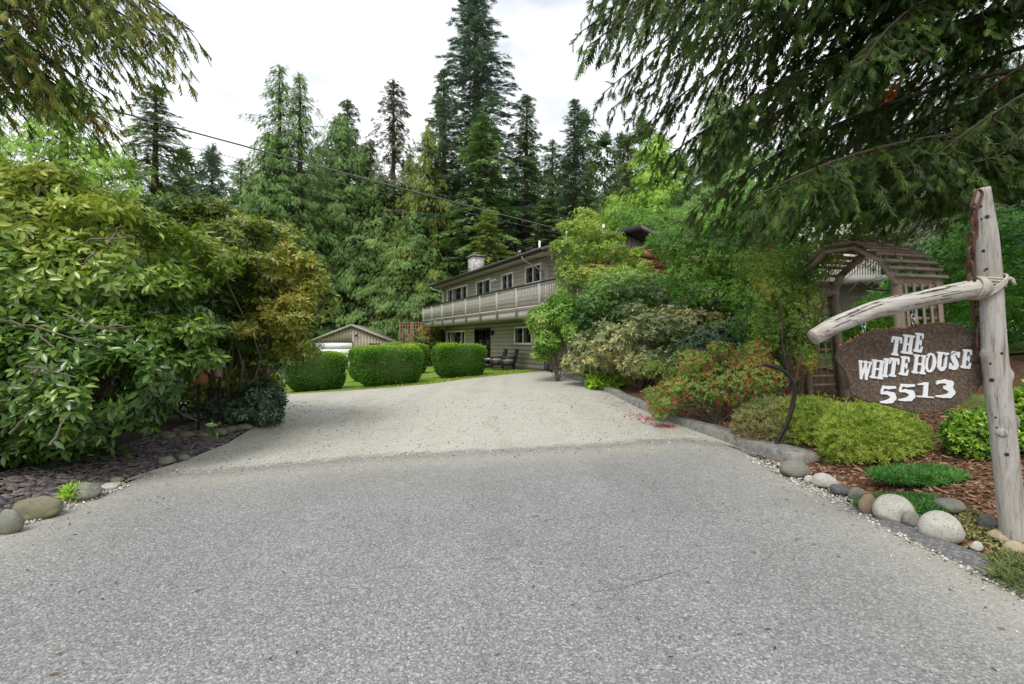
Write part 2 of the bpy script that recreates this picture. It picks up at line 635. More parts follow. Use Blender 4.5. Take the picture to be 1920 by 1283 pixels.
lbed_poly = LEFT_EDGE + [(-5.2, 0.2), (-9, -1), (-16, 2), (-16, 12.6)]
lbed = sheet('slate_bed', lbed_poly, M_SLATEBED, 0.4, -0.012, None, 0.25)
tag(lbed, 'dark soil of the slate covered bed beside the driveway', kind='structure')

lawn_poly = [(1.4, 21.45), (0.15, 20.55), (-1.4, 19.45), (-3.1, 17.4), (-5.3, 16.35), (-7.5, 15.75), (-20, 15.35), (-46, 17), (-46, 40), (-16, 41.5), (-5.0, 40)]
lawn = sheet('lawn', lawn_poly, M_LAWN, 0.8, 0.004, None, 0.5)
tag(lawn, 'mown green lawn between the hedges and the garage', kind='structure')
lawn2 = sheet('lawn', [(7.0, 9.6), (13, 8.6), (17, 12), (16, 19.5), (10, 19), (7.4, 14)], M_LAWN, 0.6, 0.03, None, 0.4)
tag(lawn2, 'sunlit patch of green lawn beyond the garden arbor', kind='structure')

# cracks in the asphalt
def crack(pts, w):
    P = densify(pts, 0.035, 0.0, False)
    n = len(P)
    off = np.cumsum(rng.normal(size=n)) * 0.006 + rng.normal(size=n) * 0.004
    tg = nrm(np.gradient(P, axis=0)); nn = np.c_[-tg[:, 1], tg[:, 0]]
    C = P + nn * off[:, None]
    ww = w * (0.35 + 0.65 * rng.random(n)) * np.sin(np.linspace(0.15, np.pi - 0.15, n))
    A, B = C + nn * ww[:, None], C - nn * ww[:, None]
    V = np.concatenate([np.c_[A, np.full(n, 0.004)], np.c_[B, np.full(n, 0.004)]])
    i = np.arange(n - 1)
    o = link('crack', make_mesh('crack', V, np.c_[i, n + i, n + i + 1, i + 1], M_CRACK), asphalt)


crack([(-0.42, 3.55), (-0.1, 3.7), (0.2, 3.64), (0.42, 3.5)], 0.0026)
crack([(0.42, 2.95), (0.75, 3.05), (1.1, 3.25), (1.45, 3.4)], 0.0026)
crack([(1.3, 4.3), (1.6, 4.42), (1.95, 4.38), (2.3, 4.55)], 0.0022)
crack([(-2.2, 4.2), (-1.9, 4.1), (-1.5, 4.22), (-1.25, 4.1)], 0.0022)
crack([(1.45, 3.4), (1.7, 3.42), (1.95, 3.6)], 0.002)
crack([(-0.3, 3.42), (0.05, 3.5), (0.4, 3.44)], 0.002)


# kerb of cast concrete
def kerb():
    ys = np.concatenate([[6.15, 6.35], np.arange(6.8, 20.0, 0.45)])
    xs = xk(ys)
    wd = np.interp(ys, [6.15, 6.6, 8.5, 12, 20], [0.40, 0.34, 0.22, 0.17, 0.15])
    prof = []
    for i, (x, y) in enumerate(zip(xs, ys)):
        z = H(x, y) - 0.0
        hh = 0.13 + 0.012 * math.sin(i * 1.7)
        j = rng.normal(size=6) * 0.006
        prof.append([(x - 0.02 + j[0], y, z - 0.08), (x + 0.0 + j[1], y, z + hh - 0.02), (x + 0.03 + j[2], y, z + hh), (x + wd[i] - 0.02 + j[3], y, z + hh + 0.008), (x + wd[i] + j[4], y, z + hh - 0.02), (x + wd[i] + j[4], y, z - 0.1)])
    P = np.array(prof); n, k = P.shape[:2]
    F = [(i * k + j, i * k + j + 1, (i + 1) * k + j + 1, (i + 1) * k + j) for i in range(n - 1) for j in range(k - 1)]
    V = P.reshape(-1, 3)
    o = link('kerb', make_mesh('kerb', V, [np.array(F)[:, ::-1], np.array([list(range(k))])], M_CONCRETE))
    tag(o, 'low weathered concrete kerb along the garden bed', kind='structure')


kerb()
M_BERM = soil_mat('broken_asphalt_lip', lin(70, 71, 72), lin(108, 108, 108), lin(150, 150, 148), 60.0)


def berm():
    ys = np.linspace(2.0, 4.25, 16)
    prof = []
    for i, y in enumerate(ys):
        x = 3.16 - 0.02 * i / 15 + rng.normal() * 0.015
        e = math.sin(math.pi * (i + 0.4) / 16) ** 0.5
        w = 0.17 * e + 0.02
        prof.append([(x - 0.04, y, -0.02), (x, y, 0.03 * e), (x + w * 0.5, y, 0.062 * e + rng.normal() * 0.006), (x + w, y, 0.05 * e), (x + w + 0.05, y, -0.02)])
    P = np.array(prof); n, k = P.shape[:2]
    F = [(i * k + j, i * k + j + 1, (i + 1) * k + j + 1, (i + 1) * k + j) for i in range(n - 1) for j in range(k - 1)]
    o = link('asphalt_edging', make_mesh('asphalt_edging', P.reshape(-1, 3), np.array(F)[:, ::-1], M_BERM, True))
    tag(o, 'broken dark asphalt lip below the white boulders', kind='structure')


berm()
# ------------------------------------------------------------------ the house
M_SIDING = plain('taupe_siding', lin(172, 164, 150), 0.75, 0.07, 3.0, 0.15, 0, (0.2, 1, 1))
M_TRIM = plain('taupe_trim', lin(158, 151, 139), 0.7, 0.07, 3.0)
M_RAIL = plain('weathered_grey_railing_paint', lin(172, 168, 160), 0.75, 0.10, 4.0)
M_SOFFIT = plain('soffit_board', lin(166, 159, 147), 0.8, 0.06, 2.0)
M_WHITE = plain('white_vinyl', lin(240, 240, 237), 0.45, 0.03, 4.0)
M_ROOF = plain('dark_roof_shingle', lin(50, 49, 48), 0.9, 0.22, 5.0, 0.6)
M_GUTTER = plain('dark_gutter', lin(52, 50, 48), 0.45, 0.08, 3.0)
M_STONE = None
M_DARKINT = plain('dark_interior', lin(26, 26, 28), 0.9, 0.1, 2.0)
M_BLACK = plain('black_metal', lin(26, 25, 25), 0.4, 0.1, 6.0)
M_CEDAR = plain('red_cedar_stain', lin(122, 72, 54), 0.7, 0.16, 5.0, 0.2, 0, (1, 1, 1))
M_SLAB = plain('patio_concrete', lin(176, 172, 162), 0.9, 0.1, 3.0)


def glass_mat():
    m, N, L, b, o = new_mat('window_glass')
    v = coords(N, L)
    L.new(ramp(N, L, noise(N, L, v, 1.3, 2), [(0.35, lin(12, 13, 15)), (0.7, lin(26, 28, 30))]), b.inputs['Base Color'])
    b.inputs['Roughness'].default_value = 0.06
    b.inputs['Specular IOR Level'].default_value = 0.25
    return m


M_GLASS = glass_mat()


def chimney_mat():
    m, N, L, b, o = new_mat('pale_ledgestone')
    v = coords(N, L, (1, 1, 2.2))
    q = voroc(N, L, v, 4.5)
    d = voro(N, L, v, 4.5, 'DISTANCE_TO_EDGE', 'Distance')
    c = ramp(N, L, q, [(0, lin(150, 147, 140)), (0.5, lin(186, 184, 178)), (1, lin(214, 212, 206))])
    c = mixc(N, L, ramp(N, L, d, [(0.0, g(1)), (0.05, g(0))]), c, lin(120, 116, 108))
    L.new(c, b.inputs['Base Color']); b.inputs['Roughness'].default_value = 0.9
    bump(N, L, b, d, 0.5, 0.03)
    return m


M_STONE = chimney_mat()
HZ = 0.28
HA = math.atan2(0.891, -0.455)
house = thing('house', 'two storey taupe house with a long balcony at the end of the driveway', 'house', (1.56, 21.5, HZ), HA)


def siding(root, name, u0, u1, w0, w1, pitch, side, mat, v0=0.0, top=None):
    """lapped boards on a wall, each course its own plank. side 'v': wall plane v = v0, facing +v; 'u': wall plane u = v0, facing -u"""
    n = int(math.ceil((w1 - w0) / pitch))
    cache = {}
    for i in range(n):
        a = w0 + i * pitch; b = min(a + pitch, w1) - 0.004
        x0, x1 = u0, u1
        if top is not None:
            x0, x1 = top(a + pitch * 0.5)
            if x1 - x0 < 0.1: continue
        V = []
        for x in (x0, x1):
            V += [(x, 0.0, a), (x, 0.028, a), (x, 0.008, b), (x, 0.0, b)]
        V = np.array(V)
        if side == 'u': V = np.c_[-V[:, 1] + v0, V[:, 0], V[:, 2]]
        else: V[:, 1] += v0
        F = np.array([(0, 1, 5, 4), (1, 2, 6, 5), (2, 3, 7, 6), (3, 0, 4, 7), (0, 3, 2, 1), (4, 5, 6, 7)])
        if side == 'u': F = F[:, ::-1]
        link(name, make_mesh(name, V, F, mat), root, True)


L_H, D_H, EAVE = 14.2, 9.0, 5.1
# wall shell
m = MB()
m.box((L_H / 2, -D_H / 2, 2.5), (L_H - 0.004, D_H - 0.006, 5.2))
wall = m.build('wall', M_TRIM, house, True)
siding(wall, 'plank', 0.06, L_H - 0.06, 0.02, 2.28, 0.21, 'v', M_SIDING)
siding(wall, 'plank', 0.06, L_H - 0.06, 2.58, EAVE, 0.21, 'v', M_SIDING)
siding(wall, 'plank', -D_H + 0.06, -0.06, 0.02, EAVE, 0.21, 'u', M_SIDING)
# vertical boards of the gable above
slope = 1.5 / 5.25
RIDGE_V = -4.5
nb = 30
for i in range(nb):
    a = -D_H + i * D_H / nb; b = a + D_H / nb - 0.012
    tz = lambda v: EAVE + slope * (4.5 - abs(v - RIDGE_V)) + 0.12
    V = np.array([(x, v, z) for x in (-0.03, 0.0) for v, z in ((a, EAVE), (b, EAVE), (b, tz(b)), (a, tz(a)))])
    F = np.array([(3, 2, 1, 0), (4, 5, 6, 7), (0, 1, 5, 4), (1, 2, 6, 5), (2, 3, 7, 6), (3, 0, 4, 7)])
    link('plank', make_mesh('plank', V, F, M_SIDING), wall, True)
for u, v in ((-0.02, 0.012), (L_H + 0.005, 0.012)):
    MB().box((u, v, 2.55), (0.10, 0.10, 5.1)).build('corner_board', M_TRIM, wall, True)

# roof: two slabs, gable overhang at both ends
OV0, OV1 = -1.0, L_H + 0.35
m = MB()
for s in (1, -1):
    ve = RIDGE_V + s * 5.25
    zr, ze = EAVE + 1.5 + 0.12, EAVE + 0.12
    V = []
    for u in (OV0, OV1):
        V += [(u, ve, ze), (u, RIDGE_V, zr), (u, RIDGE_V, zr - 0.14), (u, ve, ze - 0.14)]
    F = np.array([(0, 1, 5, 4), (1, 2, 6, 5), (2, 3, 7, 6), (3, 0, 4, 7), (0, 3, 2, 1), (4, 5, 6, 7)])
    m.add(V, F if s > 0 else F[:, ::-1])
roof = m.build('roof', M_ROOF, house, True)
# shingle courses on the slope that faces the driveway
for i in range(14):
    s0 = i / 14.0
    v0 = 0.75 - 5.25 * s0; z0 = EAVE + 0.125 + 1.5 * s0
    v1 = 0.75 - 5.25 * (s0 + 1.1 / 14); z1 = EAVE + 0.125 + 1.5 * (s0 + 1.1 / 14)
    V = []
    for u in (OV0 - 0.01, OV1 + 0.01):
        V += [(u, v0, z0), (u, v0, z0 + 0.025), (u, v1, z1 + 0.004), (u, v1, z1 - 0.004)]
    link('shingle', make_mesh('shingle', V, np.array([(0, 1, 5, 4)[::-1], (1, 2, 6, 5)[::-1], (2, 3, 7, 6)[::-1], (0, 3, 2, 1)[::-1], (4, 5, 6, 7)[::-1]]), M_ROOF), roof, True)
# soffit, fascia, gutter
MB().box(((OV0 + OV1) / 2, 0.38, EAVE - 0.012), (OV1 - OV0 - 0.02, 0.70, 0.02)).build('soffit', M_SOFFIT, roof, True)
MB().box(((OV0 + OV1) / 2, 0.765, EAVE + 0.07), (OV1 - OV0, 0.024, 0.20)).build('fascia', M_GUTTER, roof, True)
m = MB()
m.prism([(0, 0), (0.11, 0.0), (0.13, 0.12), (0.115, 0.12), (0.10, 0.015), (0.015, 0.015), (0.015, 0.12), (0, 0.12)], OV0, OV1,
        np.array([[0, 0, 1], [1, 0, 0], [0, 1, 0]]), (0, 0.78, EAVE + 0.03))
m.build('gutter', M_GUTTER, roof, True)
for s in (1, -1):
    a = (OV0 - 0.02, RIDGE_V + s * 5.27, EAVE + 0.05); b = (OV0 - 0.02, RIDGE_V, EAVE + 1.56)
    MB().beam(a, b, 0.035, 0.24).build('barge_board', M_GUTTER, roof, True)
# chimney, vent
m = MB(); m.box((12.3, -1.75, 6.35), (0.95, 0.8, 1.5))
ch = m.build('chimney', M_STONE, roof, True)
MB().box((12.3, -1.75, 7.13), (1.12, 0.96, 0.10)).build('chimney_cap', M_CONCRETE, ch, True)
MB().box((12.3, -1.75, 7.21), (0.5, 0.4, 0.07)).build('flue', M_CONCRETE, ch, True)
MB().box((12.3, -1.32, 5.98), (1.05, 0.10, 0.22)).build('flashing', M_WHITE, ch, True)
MB().tube([(3.4, -1.6, 5.6), (3.4, -1.6, 6.55)], 0.05, 10).build('vent_pipe', M_WHITE, roof, True)
MB().tube([(-0.4, -2.8, 5.9), (-0.4, -2.8, 6.72)], 0.06, 10).build('vent_pipe', M_WHITE, roof, True)
# downspouts
MB().tube([(0.75, 0.86, EAVE + 0.03), (0.75, 0.80, EAVE - 0.12), (0.45, 0.2, EAVE - 0.5), (0.3, 0.09, EAVE - 0.7), (0.3, 0.09, 2.62)], 0.04, 8).build('downspout', M_TRIM, house, True)
MB().tube([(L_H + 0.1, 0.86, EAVE + 0.03), (L_H + 0.05, 0.70, EAVE - 0.14), (L_H - 0.35, 0.16, EAVE - 0.3), (L_H - 0.4, 0.09, EAVE - 0.45), (L_H - 0.4, 0.09, 2.62)], 0.045, 8).build('downspout', M_WHITE, house, True)
MB().tube([(0.12, 0.10, 2.28), (0.12, 0.10, 0.1), (0.12, 0.2, 0.04)], 0.04, 8).build('downspout', M_TRIM, house, True)


def window(root, u0, u1, w0, w1, splits, frame=M_WHITE, fw=0.105, v=0.0, label=None):
    """a framed window proud of the siding; splits = fractions where the mullions stand"""
    t = 0.075
    m = MB()
    m.box(((u0 + u1) / 2, v + t / 2, w1 - fw / 2), (u1 - u0, t, fw))
    m.box(((u0 + u1) / 2, v + t / 2 + 0.006, w0 + fw / 2), (u1 - u0 + 0.06, t + 0.03, fw))
    for u in (u0 + fw / 2, u1 - fw / 2):
        m.box((u, v + t / 2, (w0 + w1) / 2), (fw, t - 0.004, w1 - w0 - 2 * fw))
    for s in splits:
        m.box((u0 + (u1 - u0) * s, v + t / 2 - 0.006, (w0 + w1) / 2), (fw * 0.8, t - 0.016, w1 - w0 - 2 * fw))
    o = m.build('window', frame, root, True, label=label)
    xs = [0.0] + list(splits) + [1.0]
    for a, b in zip(xs[:-1], xs[1:]):
        ua = u0 + (u1 - u0) * a + fw * (1 if a == 0 else 0.4); ub = u0 + (u1 - u0) * b - fw * (1 if b == 1 else 0.4)
        MB().box(((ua + ub) / 2, v + 0.042, (w0 + w1) / 2), (ub - ua, 0.012, w1 - w0 - 2 * fw)).build('pane', M_GLASS, o, True)
    return o


window(house, 9.44, 13.07, 3.75, 4.86, [0.27, 0.73], label='wide three part upper window')
window(house, 5.95, 8.0, 3.85, 4.84, [0.5])
window(house, 3.2, 4.55, 3.75, 4.84, [0.5])
window(house, 0.42, 1.95, 3.95, 4.88, [0.5])
window(house, 9.75, 13.2, 0.95, 2.02, [0.2, 0.78], label='wide three part lower window')
window(house, 1.25, 3.08, 1.13, 2.05, [0.5])
# sliding door
m = MB()
for u in (6.06, 8.14): m.box((u, 0.045, 1.03), (0.08, 0.09, 2.06))
m.box((7.1, 0.044, 2.02), (2.0, 0.088, 0.08)); m.box((7.1, 0.044, 0.03), (2.0, 0.088, 0.06))
m.box((7.1, 0.04, 1.02), (0.08, 0.07, 1.92))
d = m.build('sliding_door', M_BLACK, house, True)
MB().box((6.58, 0.05, 1.02), (0.95, 0.014, 1.9)).build('pane', M_GLASS, d, True)
MB().box((7.62, 0.036, 1.02), (0.95, 0.014, 1.9)).build('pane', M_GLASS, d, True)
MB().tube([(7.02, 0.1, 0.9), (7.02, 0.12, 1.0), (7.02, 0.1, 1.1)], 0.015, 6).build('handle', M_BLACK, d, True)
# lamps
m = MB(); m.box((5.6, 0.05, 1.78), (0.12, 0.06, 0.2)); m.tube([(5.6, 0.13, 1.62), (5.6, 0.13, 1.70), (5.6, 0.13, 1.86), (5.6, 0.13, 1.92)], [0.03, 0.075, 0.06, 0.02], 8)
m.build('wall_lamp', M_BLACK, house, True)
m = MB(); m.box((5.15, 0.04, 4.62), (0.14, 0.05, 0.14))
for s in (-1, 1): m.tube([(5.15 + 0.05 * s, 0.08, 4.66), (5.15 + 0.17 * s, 0.2, 4.60), (5.15 + 0.22 * s, 0.25, 4.57)], [0.03, 0.06, 0.075], 8)
m.build('floodlight', M_WHITE, house, True)

# balcony that wraps round the near corner
BW, U0, U1 = 1.5, -4.0, 13.6
deck = thing('balcony', 'x', 'balcony')
bpy.data.objects.remove(deck)
m = MB()
m.box(((U0 + U1) / 2, BW / 2 + 0.02, 2.43), (U1 - U0 - 0.06, BW - 0.06, 0.22))
m.box((U0 / 2 - 0.02, -D_H / 2 - 0.01, 2.43), (-U0 - 0.08, D_H, 0.22))
deck = m.build('balcony', M_TRIM, house, True)
m = MB()
m.box(((U0 + U1) / 2, BW + 0.01, 2.44), (U1 - U0 + 0.04, 0.045, 0.30)); m.box((U0 + 0.0, (BW - D_H) / 2 - 0.02, 2.44), (0.045, D_H + BW - 0.04, 0.30)); m.box((U1, BW / 2, 2.44), (0.045, BW - 0.04, 0.30))
m.build('fascia_board', M_RAIL, deck, True)
TOPR = 3.60
post_b = MB().box((0, 0, 0), (0.09, 0.09, TOPR - 2.33))
pm = make_mesh('post', np.concatenate(post_b.v), post_b.f, M_RAIL)
bal_b = MB().box((0, 0, 0), (0.046, 0.018, TOPR - 2.72))
bm_ = make_mesh('baluster', np.concatenate(bal_b.v), bal_b.f, M_RAIL)


def rail_run(a, b, step_post):
    a = np.array(a, float); b = np.array(b, float); L = np.linalg.norm(b - a); d = (b - a) / L
    n = int(round(L / step_post))
    ang = math.atan2(d[1], d[0])
    for i in range(n + 1):
        p = a + d * L * i / n
        o = link('post', pm, deck, True); o.location = (p[0], p[1], (TOPR + 2.33) / 2); o.rotation_euler[2] = ang
    k = int(L / 0.125)
    nn = np.array([-d[1], d[0]])
    for i in range(1, k):
        p = a + d * L * i / k - nn * 0.0
        o = link('baluster', bm_, deck, True); o.location = (p[0], p[1], (TOPR + 2.72) / 2 - 0.02); o.rotation_euler[2] = ang + rng.normal() * 0.02
    MB().beam((*a, TOPR + 0.02), (*b, TOPR + 0.02), 0.13, 0.045).build('handrail', M_RAIL if False else M_GUTTER, deck, True)
    MB().beam((*a, 2.70), (*b, 2.70), 0.06, 0.07).build('bottom_rail', M_RAIL, deck, True)
    MB().beam((*(a), TOPR - 0.06), (*(b), TOPR - 0.06), 0.04, 0.08).build('top_rail', M_RAIL, deck, True)


rail_run((U1, BW + 0.08), (U0, BW + 0.08), 1.95)
rail_run((U0 - 0.06, BW), (U0 - 0.06, -D_H), 2.1)
rail_run((U1 + 0.05, BW), (U1 + 0.05, 0.1), 1.4)
# posts that carry the deck at the near end
for v in (1.2, -3.0, -7.5):
    MB().box((U0 + 0.4, v, 1.05), (0.14, 0.14, 2.5)).build('support_post', M_TRIM, deck, True)
# things left on the balcony and by the door
pg = thing('pergola', 'red cedar stained pergola over the near corner of the balcony', 'pergola', (1.56, 21.5, HZ), HA)
PT = 4.62
for u in (-3.7, -0.6):
    for v in (-2.2, -5.0, -7.8):
        MB().box((u, v, (2.55 + PT) / 2), (0.14, 0.14, PT - 2.55)).build('post', M_CEDAR, pg, True)
for u in (-3.78, -3.6, -0.6):
    MB().beam((u, -1.7, PT + 0.1), (u, -8.4, PT + 0.1), 0.05, 0.24).build('beam', M_CEDAR, pg, True)
for i in range(11):
    v = -1.9 - i * 0.62
    MB().beam((-4.3, v, PT + 0.29), (-0.2, v, PT + 0.29), 0.05, 0.14).build('rafter', M_CEDAR, pg, True)
# patio slab
o = MB().box((7.2, 0.95, -0.01), (2.6, 1.7, 0.10)).build('patio_slab', M_SLAB, None)
o.location = (1.56, 21.5, HZ); o.rotation_euler[2] = HA
tag(o, 'small concrete slab in front of the sliding door', kind='structure')


def house_pt(u, v, w):
    c, s = math.cos(HA), math.sin(HA)
    return (1.56 + u * c - v * s, 21.5 + u * s + v * c, HZ + w)


M_WICKER = plain('black_wicker', lin(34, 31, 29), 0.6, 0.25, 30.0, 0.5)
M_CUSHION = plain('pale_cushion', lin(206, 204, 196), 0.9, 0.06, 8.0)


def armchair(label, u, v, rz):
    p = house_pt(u, v, 0); p = (p[0], p[1], max(H(p[0], p[1]), HZ - 0.02) + 0.0)
    t = thing('patio_chair', label, 'chair', p, HA + rz, 'black wicker patio chairs')
    for x in (-0.28, 0.28):
        for y in (-0.26, 0.28):
            MB().tube([(x, y, 0), (x, y, 0.30)], 0.03, 8).build('leg', M_WICKER, t, True)
        MB().beam((x * 1.06, -0.3, 0.55), (x * 1.06, 0.34, 0.55), 0.10, 0.07).build('armrest', M_WICKER, t, True)
        MB().box((x * 1.06, 0.31, 0.42), (0.05, 0.05, 0.22)).build('arm_support', M_WICKER, t, True)
    MB().box((0, 0.02, 0.27), (0.62, 0.62, 0.20)).build('seat', M_WICKER, t, True)
    m = MB()
    ca, sa = math.cos(0.22), math.sin(0.22)
    M = np.array([[1, 0, 0], [0, ca, -sa], [0, sa, ca]])
    for i in range(5): m.box(np.array([0, -0.29, 0.32]) + M @ np.array([0, 0, 0.08 + i * 0.125]), (0.64 - 0.012 * abs(i - 1), 0.10, 0.121), M)
    m.build('backrest', M_WICKER, t, True)
    MB().box((0, 0.05, 0.40), (0.52, 0.50, 0.07)).build('cushion', M_CUSHION, t, True)
    return t


armchair('black wicker patio chair nearer the small white framed ground floor window', 2.15, 0.85, -0.35)
armchair('black wicker patio chair between the footstool and the other chair', 3.15, 0.95, -0.3)
p = house_pt(4.35, 0.95, 0)
t = thing('footstool', 'low black wicker footstool with a pale cushion beside the patio chairs', 'footstool', (p[0], p[1], HZ - 0.01), HA - 0.2)
for x in (-0.24, 0.24):
    for y in (-0.24, 0.24): MB().tube([(x, y, 0), (x, y, 0.3)], 0.03, 8).build('leg', M_WICKER, t, True)
MB().box((0, 0, 0.33), (0.56, 0.56, 0.09)).build('seat', M_WICKER, t, True)
MB().box((0, 0, 0.41), (0.5, 0.5, 0.07)).build('cushion', M_CUSHION, t, True)

# ------------------------------------------------------------------ the garage
M_GSIDING = plain('beige_board_siding', lin(166, 154, 136), 0.8, 0.06, 4.0)
M_GROOF = plain('brown_grey_roofing', lin(112, 106, 98), 0.9, 0.15, 4.0)
M_GDOOR = plain('white_garage_door', lin(244, 245, 246), 0.5, 0.02, 3.0)
GY = 40.0
gx = (660 - 960) / FPX * GY
gz = H(gx, GY) - 0.10
gar = thing('garage', 'small beige garage with a white door and low gable roof behind the hedges', 'garage', (gx, GY, gz), R(6))
W2 = 3.25; EH = 2.25 - 0.02; PK = 3.55
m = MB(); m.box((0, 3.52, EH / 2), (2 * W2, 7.0, EH))
gw = m.build('wall', M_GSIDING, gar, True)
nbg = 26
for i in range(nbg):
    a = -W2 + i * 2 * W2 / nbg; b = a + 2 * W2 / nbg - 0.015
    zt = lambda x: PK - (PK - EH) * abs(x) / W2
    zb = lambda x: (2.18 if -2.98 < x < 0.0 else 0.0)
    lo = zb((a + b) / 2)
    V = np.array([(x, y, z) for y in (-0.025, 0.015) for x, z in ((a, lo), (b, lo), (b, zt(b)), (a, zt(a)))])
    F = np.array([(0, 1, 2, 3), (7, 6, 5, 4), (4, 5, 1, 0), (5, 6, 2, 1), (6, 7, 3, 2), (7, 4, 0, 3)])
    link('plank', make_mesh('plank', V, F, M_GSIDING), gw, True)
m = MB()
for s in (-1, 1):
    V = []
    for y in (-0.22, 7.2):
        V += [(0, y, PK + 0.10), (s * (W2 + 0.45), y, EH - 0.08), (s * (W2 + 0.45), y, EH - 0.2), (0, y, PK - 0.02)]
    F = np.array([(0, 1, 5, 4), (1, 2, 6, 5), (2, 3, 7, 6), (3, 0, 4, 7), (0, 3, 2, 1), (4, 5, 6, 7)])
    m.add(V, F if s < 0 else F[:, ::-1])
gr = m.build('roof', M_GROOF, gar, True)
for s in (-1, 1):
    MB().beam((s * (W2 + 0.46), -0.24, EH - 0.15), (0, -0.24, PK + 0.03), 0.03, 0.17).build('barge_board', M_TRIM, gr, True)
m = MB()
dr = thing('x', None, None); bpy.data.objects.remove(dr)
m.box((-1.48, -0.012, 2.17), (3.1, 0.05, 0.07)); m.box((-3.01, -0.012, 1.07), (0.07, 0.05, 2.13)); m.box((0.05, -0.012, 1.07), (0.07, 0.05, 2.13))
dfr = m.build('door_frame', M_GUTTER, gar, True)
for i in range(4):
    MB().box((-1.48, -0.005, 0.27 + i * 0.528), (2.98, 0.04, 0.516)).build('door_panel', M_GDOOR, gar, True)
m = MB(); m.box((0.35, -0.06, 2.75), (0.12, 0.07, 0.12)); m.tube([(0.35, -0.1, 2.75), (0.25, -0.22, 2.68)], [0.03, 0.07], 8); m.tube([(0.4, -0.1, 2.8), (0.52, -0.22, 2.84)], [0.03, 0.06], 8)
m.build('floodlight', M_BLACK, gar, True)
m = MB(); m.box((1.85, -0.04, 2.02), (0.9, 0.05, 0.12)); m.box((1.44, -0.04, 1.0), (0.08, 0.05, 1.92)); m.box((2.26, -0.04, 1.0), (0.08, 0.05, 1.92))
sd = m.build('side_door', M_GUTTER, gar, True)
MB().box((1.85, -0.035, 1.0), (0.74, 0.04, 1.9)).build('door_leaf', M_DARKINT, sd, True)
m = MB(); m.box((gx - 1.5, GY - 1.8, H(gx - 1.5, GY - 1.8) + 0.02), (4.2, 3.0, 0.08))
tag(m.build('garage_apron', M_SLAB), 'pale concrete apron in front of the garage door', kind='structure')

# lattice screens beside and beyond
M_GREYWOOD = plain('grey_weathered_wood', lin(128, 120, 108), 0.9, 0.16, 6.0, 0.3, 0, (1, 1, 0.15))
M_RUSTWOOD = plain('red_brown_lattice', lin(118, 92, 76), 0.9, 0.16, 6.0)


def lattice(name, label, cat, a, b, h0, h1, mat, pitch=0.3, w=0.06):
    a = np.array(a, float); b = np.array(b, float)
    t = thing(name, label, cat, (*((a + b) / 2), h0))
    L = np.linalg.norm(b - a); d = (b - a) / L
    n = max(2, int(round(L / 1.8)))
    for i in range(n + 1):
        p = a + d * L * i / n
        MB().box((*p, (h0 + h1) / 2), (0.1, 0.1, h1 - h0 + 0.1)).build('post', mat, t)
    nz = int((h1 - h0) / pitch)
    for i in range(nz + 1):
        z = h0 + 0.05 + i * (h1 - h0 - 0.1) / nz
        MB().beam((*a, z), (*b, z), 0.03, w).build('slat', mat, t)
    nx = int(L / pitch)
    off = np.array([d[1], -d[0]]) * 0.032
    for i in range(nx + 1):
        p = a + d * (0.04 + (L - 0.08) * i / nx) + off
        MB().box((*p, (h0 + h1) / 2), (w, 0.025, h1 - h0 - 0.02)).build('slat', mat, t)
    return t


p0, p1 = at(562, 660, 41.5), at(588, 660, 41.0)
z = H(p0[0], p0[1])
lattice('lattice_fence', 'grey lattice fence at the left side of the garage', 'fence', (p0[0] - 1.6, p0[1]), (p1[0] - 0.3, p1[1]), z, z + 2.2, M_GREYWOOD, 0.22)
p0, p1 = at(750, 660, 38.0), at(796, 660, 37.0)
z = H(p0[0], p0[1])
lattice('lattice_screen', 'tall red brown lattice screen between the garage and the house', 'screen', p0[:2], p1[:2], z, z + 3.4, M_RUSTWOOD, 0.24, 0.07)

# ------------------------------------------------------------------ neighbour's house on the slope
M_NWALL = plain('cream_stucco', lin(206, 203, 194), 0.85, 0.05, 3.0)
M_NWHITE = plain('white_fascia', lin(232, 232, 230), 0.6, 0.03, 3.0)
NX, NY = 23.2, 27.0
nh = thing('house', 'white neighbouring house with a black railed balcony seen through the garden arbor', 'house', (NX, NY, H(NX, NY) - 1.5), R(-18))
MB().box((0, 4.0, 3.4), (13.0, 8.0, 6.8)).build('wall', M_NWALL, nh, True)
m = MB()
for s in (-1, 1):
    V = []
    for y in (-1.0, 9.0):
        V += [(2, y, 9.4), (2 + s * 5.4, y, 6.6), (2 + s * 5.4, y, 6.3), (2, y, 9.1)]
    F = np.array([(0, 1, 5, 4), (1, 2, 6, 5), (2, 3, 7, 6), (3, 0, 4, 7), (0, 3, 2, 1), (4, 5, 6, 7)])
    m.add(V, F if s < 0 else F[:, ::-1])
nr = m.build('roof', M_NWHITE, nh, True)
m = MB(); m.prism([(-2.5, 6.7), (6.5, 6.7), (2, 9.1)], 0, 0.1, np.array([[1, 0, 0], [0, 0, -1], [0, 1, 0]]), (0, 0.1, 0)); m.build('gable', M_NWALL, nh, True)
nb_ = MB().box((-2.2, -1.0, 3.35), (9.8, 2.0, 0.34)).build('balcony', M_NWHITE, nh, True)
m = MB().box((0, 0, 0), (0.03, 0.03, 1.0)); nbm = make_mesh('baluster', np.concatenate(m.v), m.f, M_BLACK)
for i in range(78):
    o = link('baluster', nbm, nb_, True); o.location = (-7.0 + i * 0.122, -1.93, 4.06)
MB().box((-2.2, -1.93, 4.58), (9.7, 0.06, 0.05)).build('handrail', M_BLACK, nb_, True)
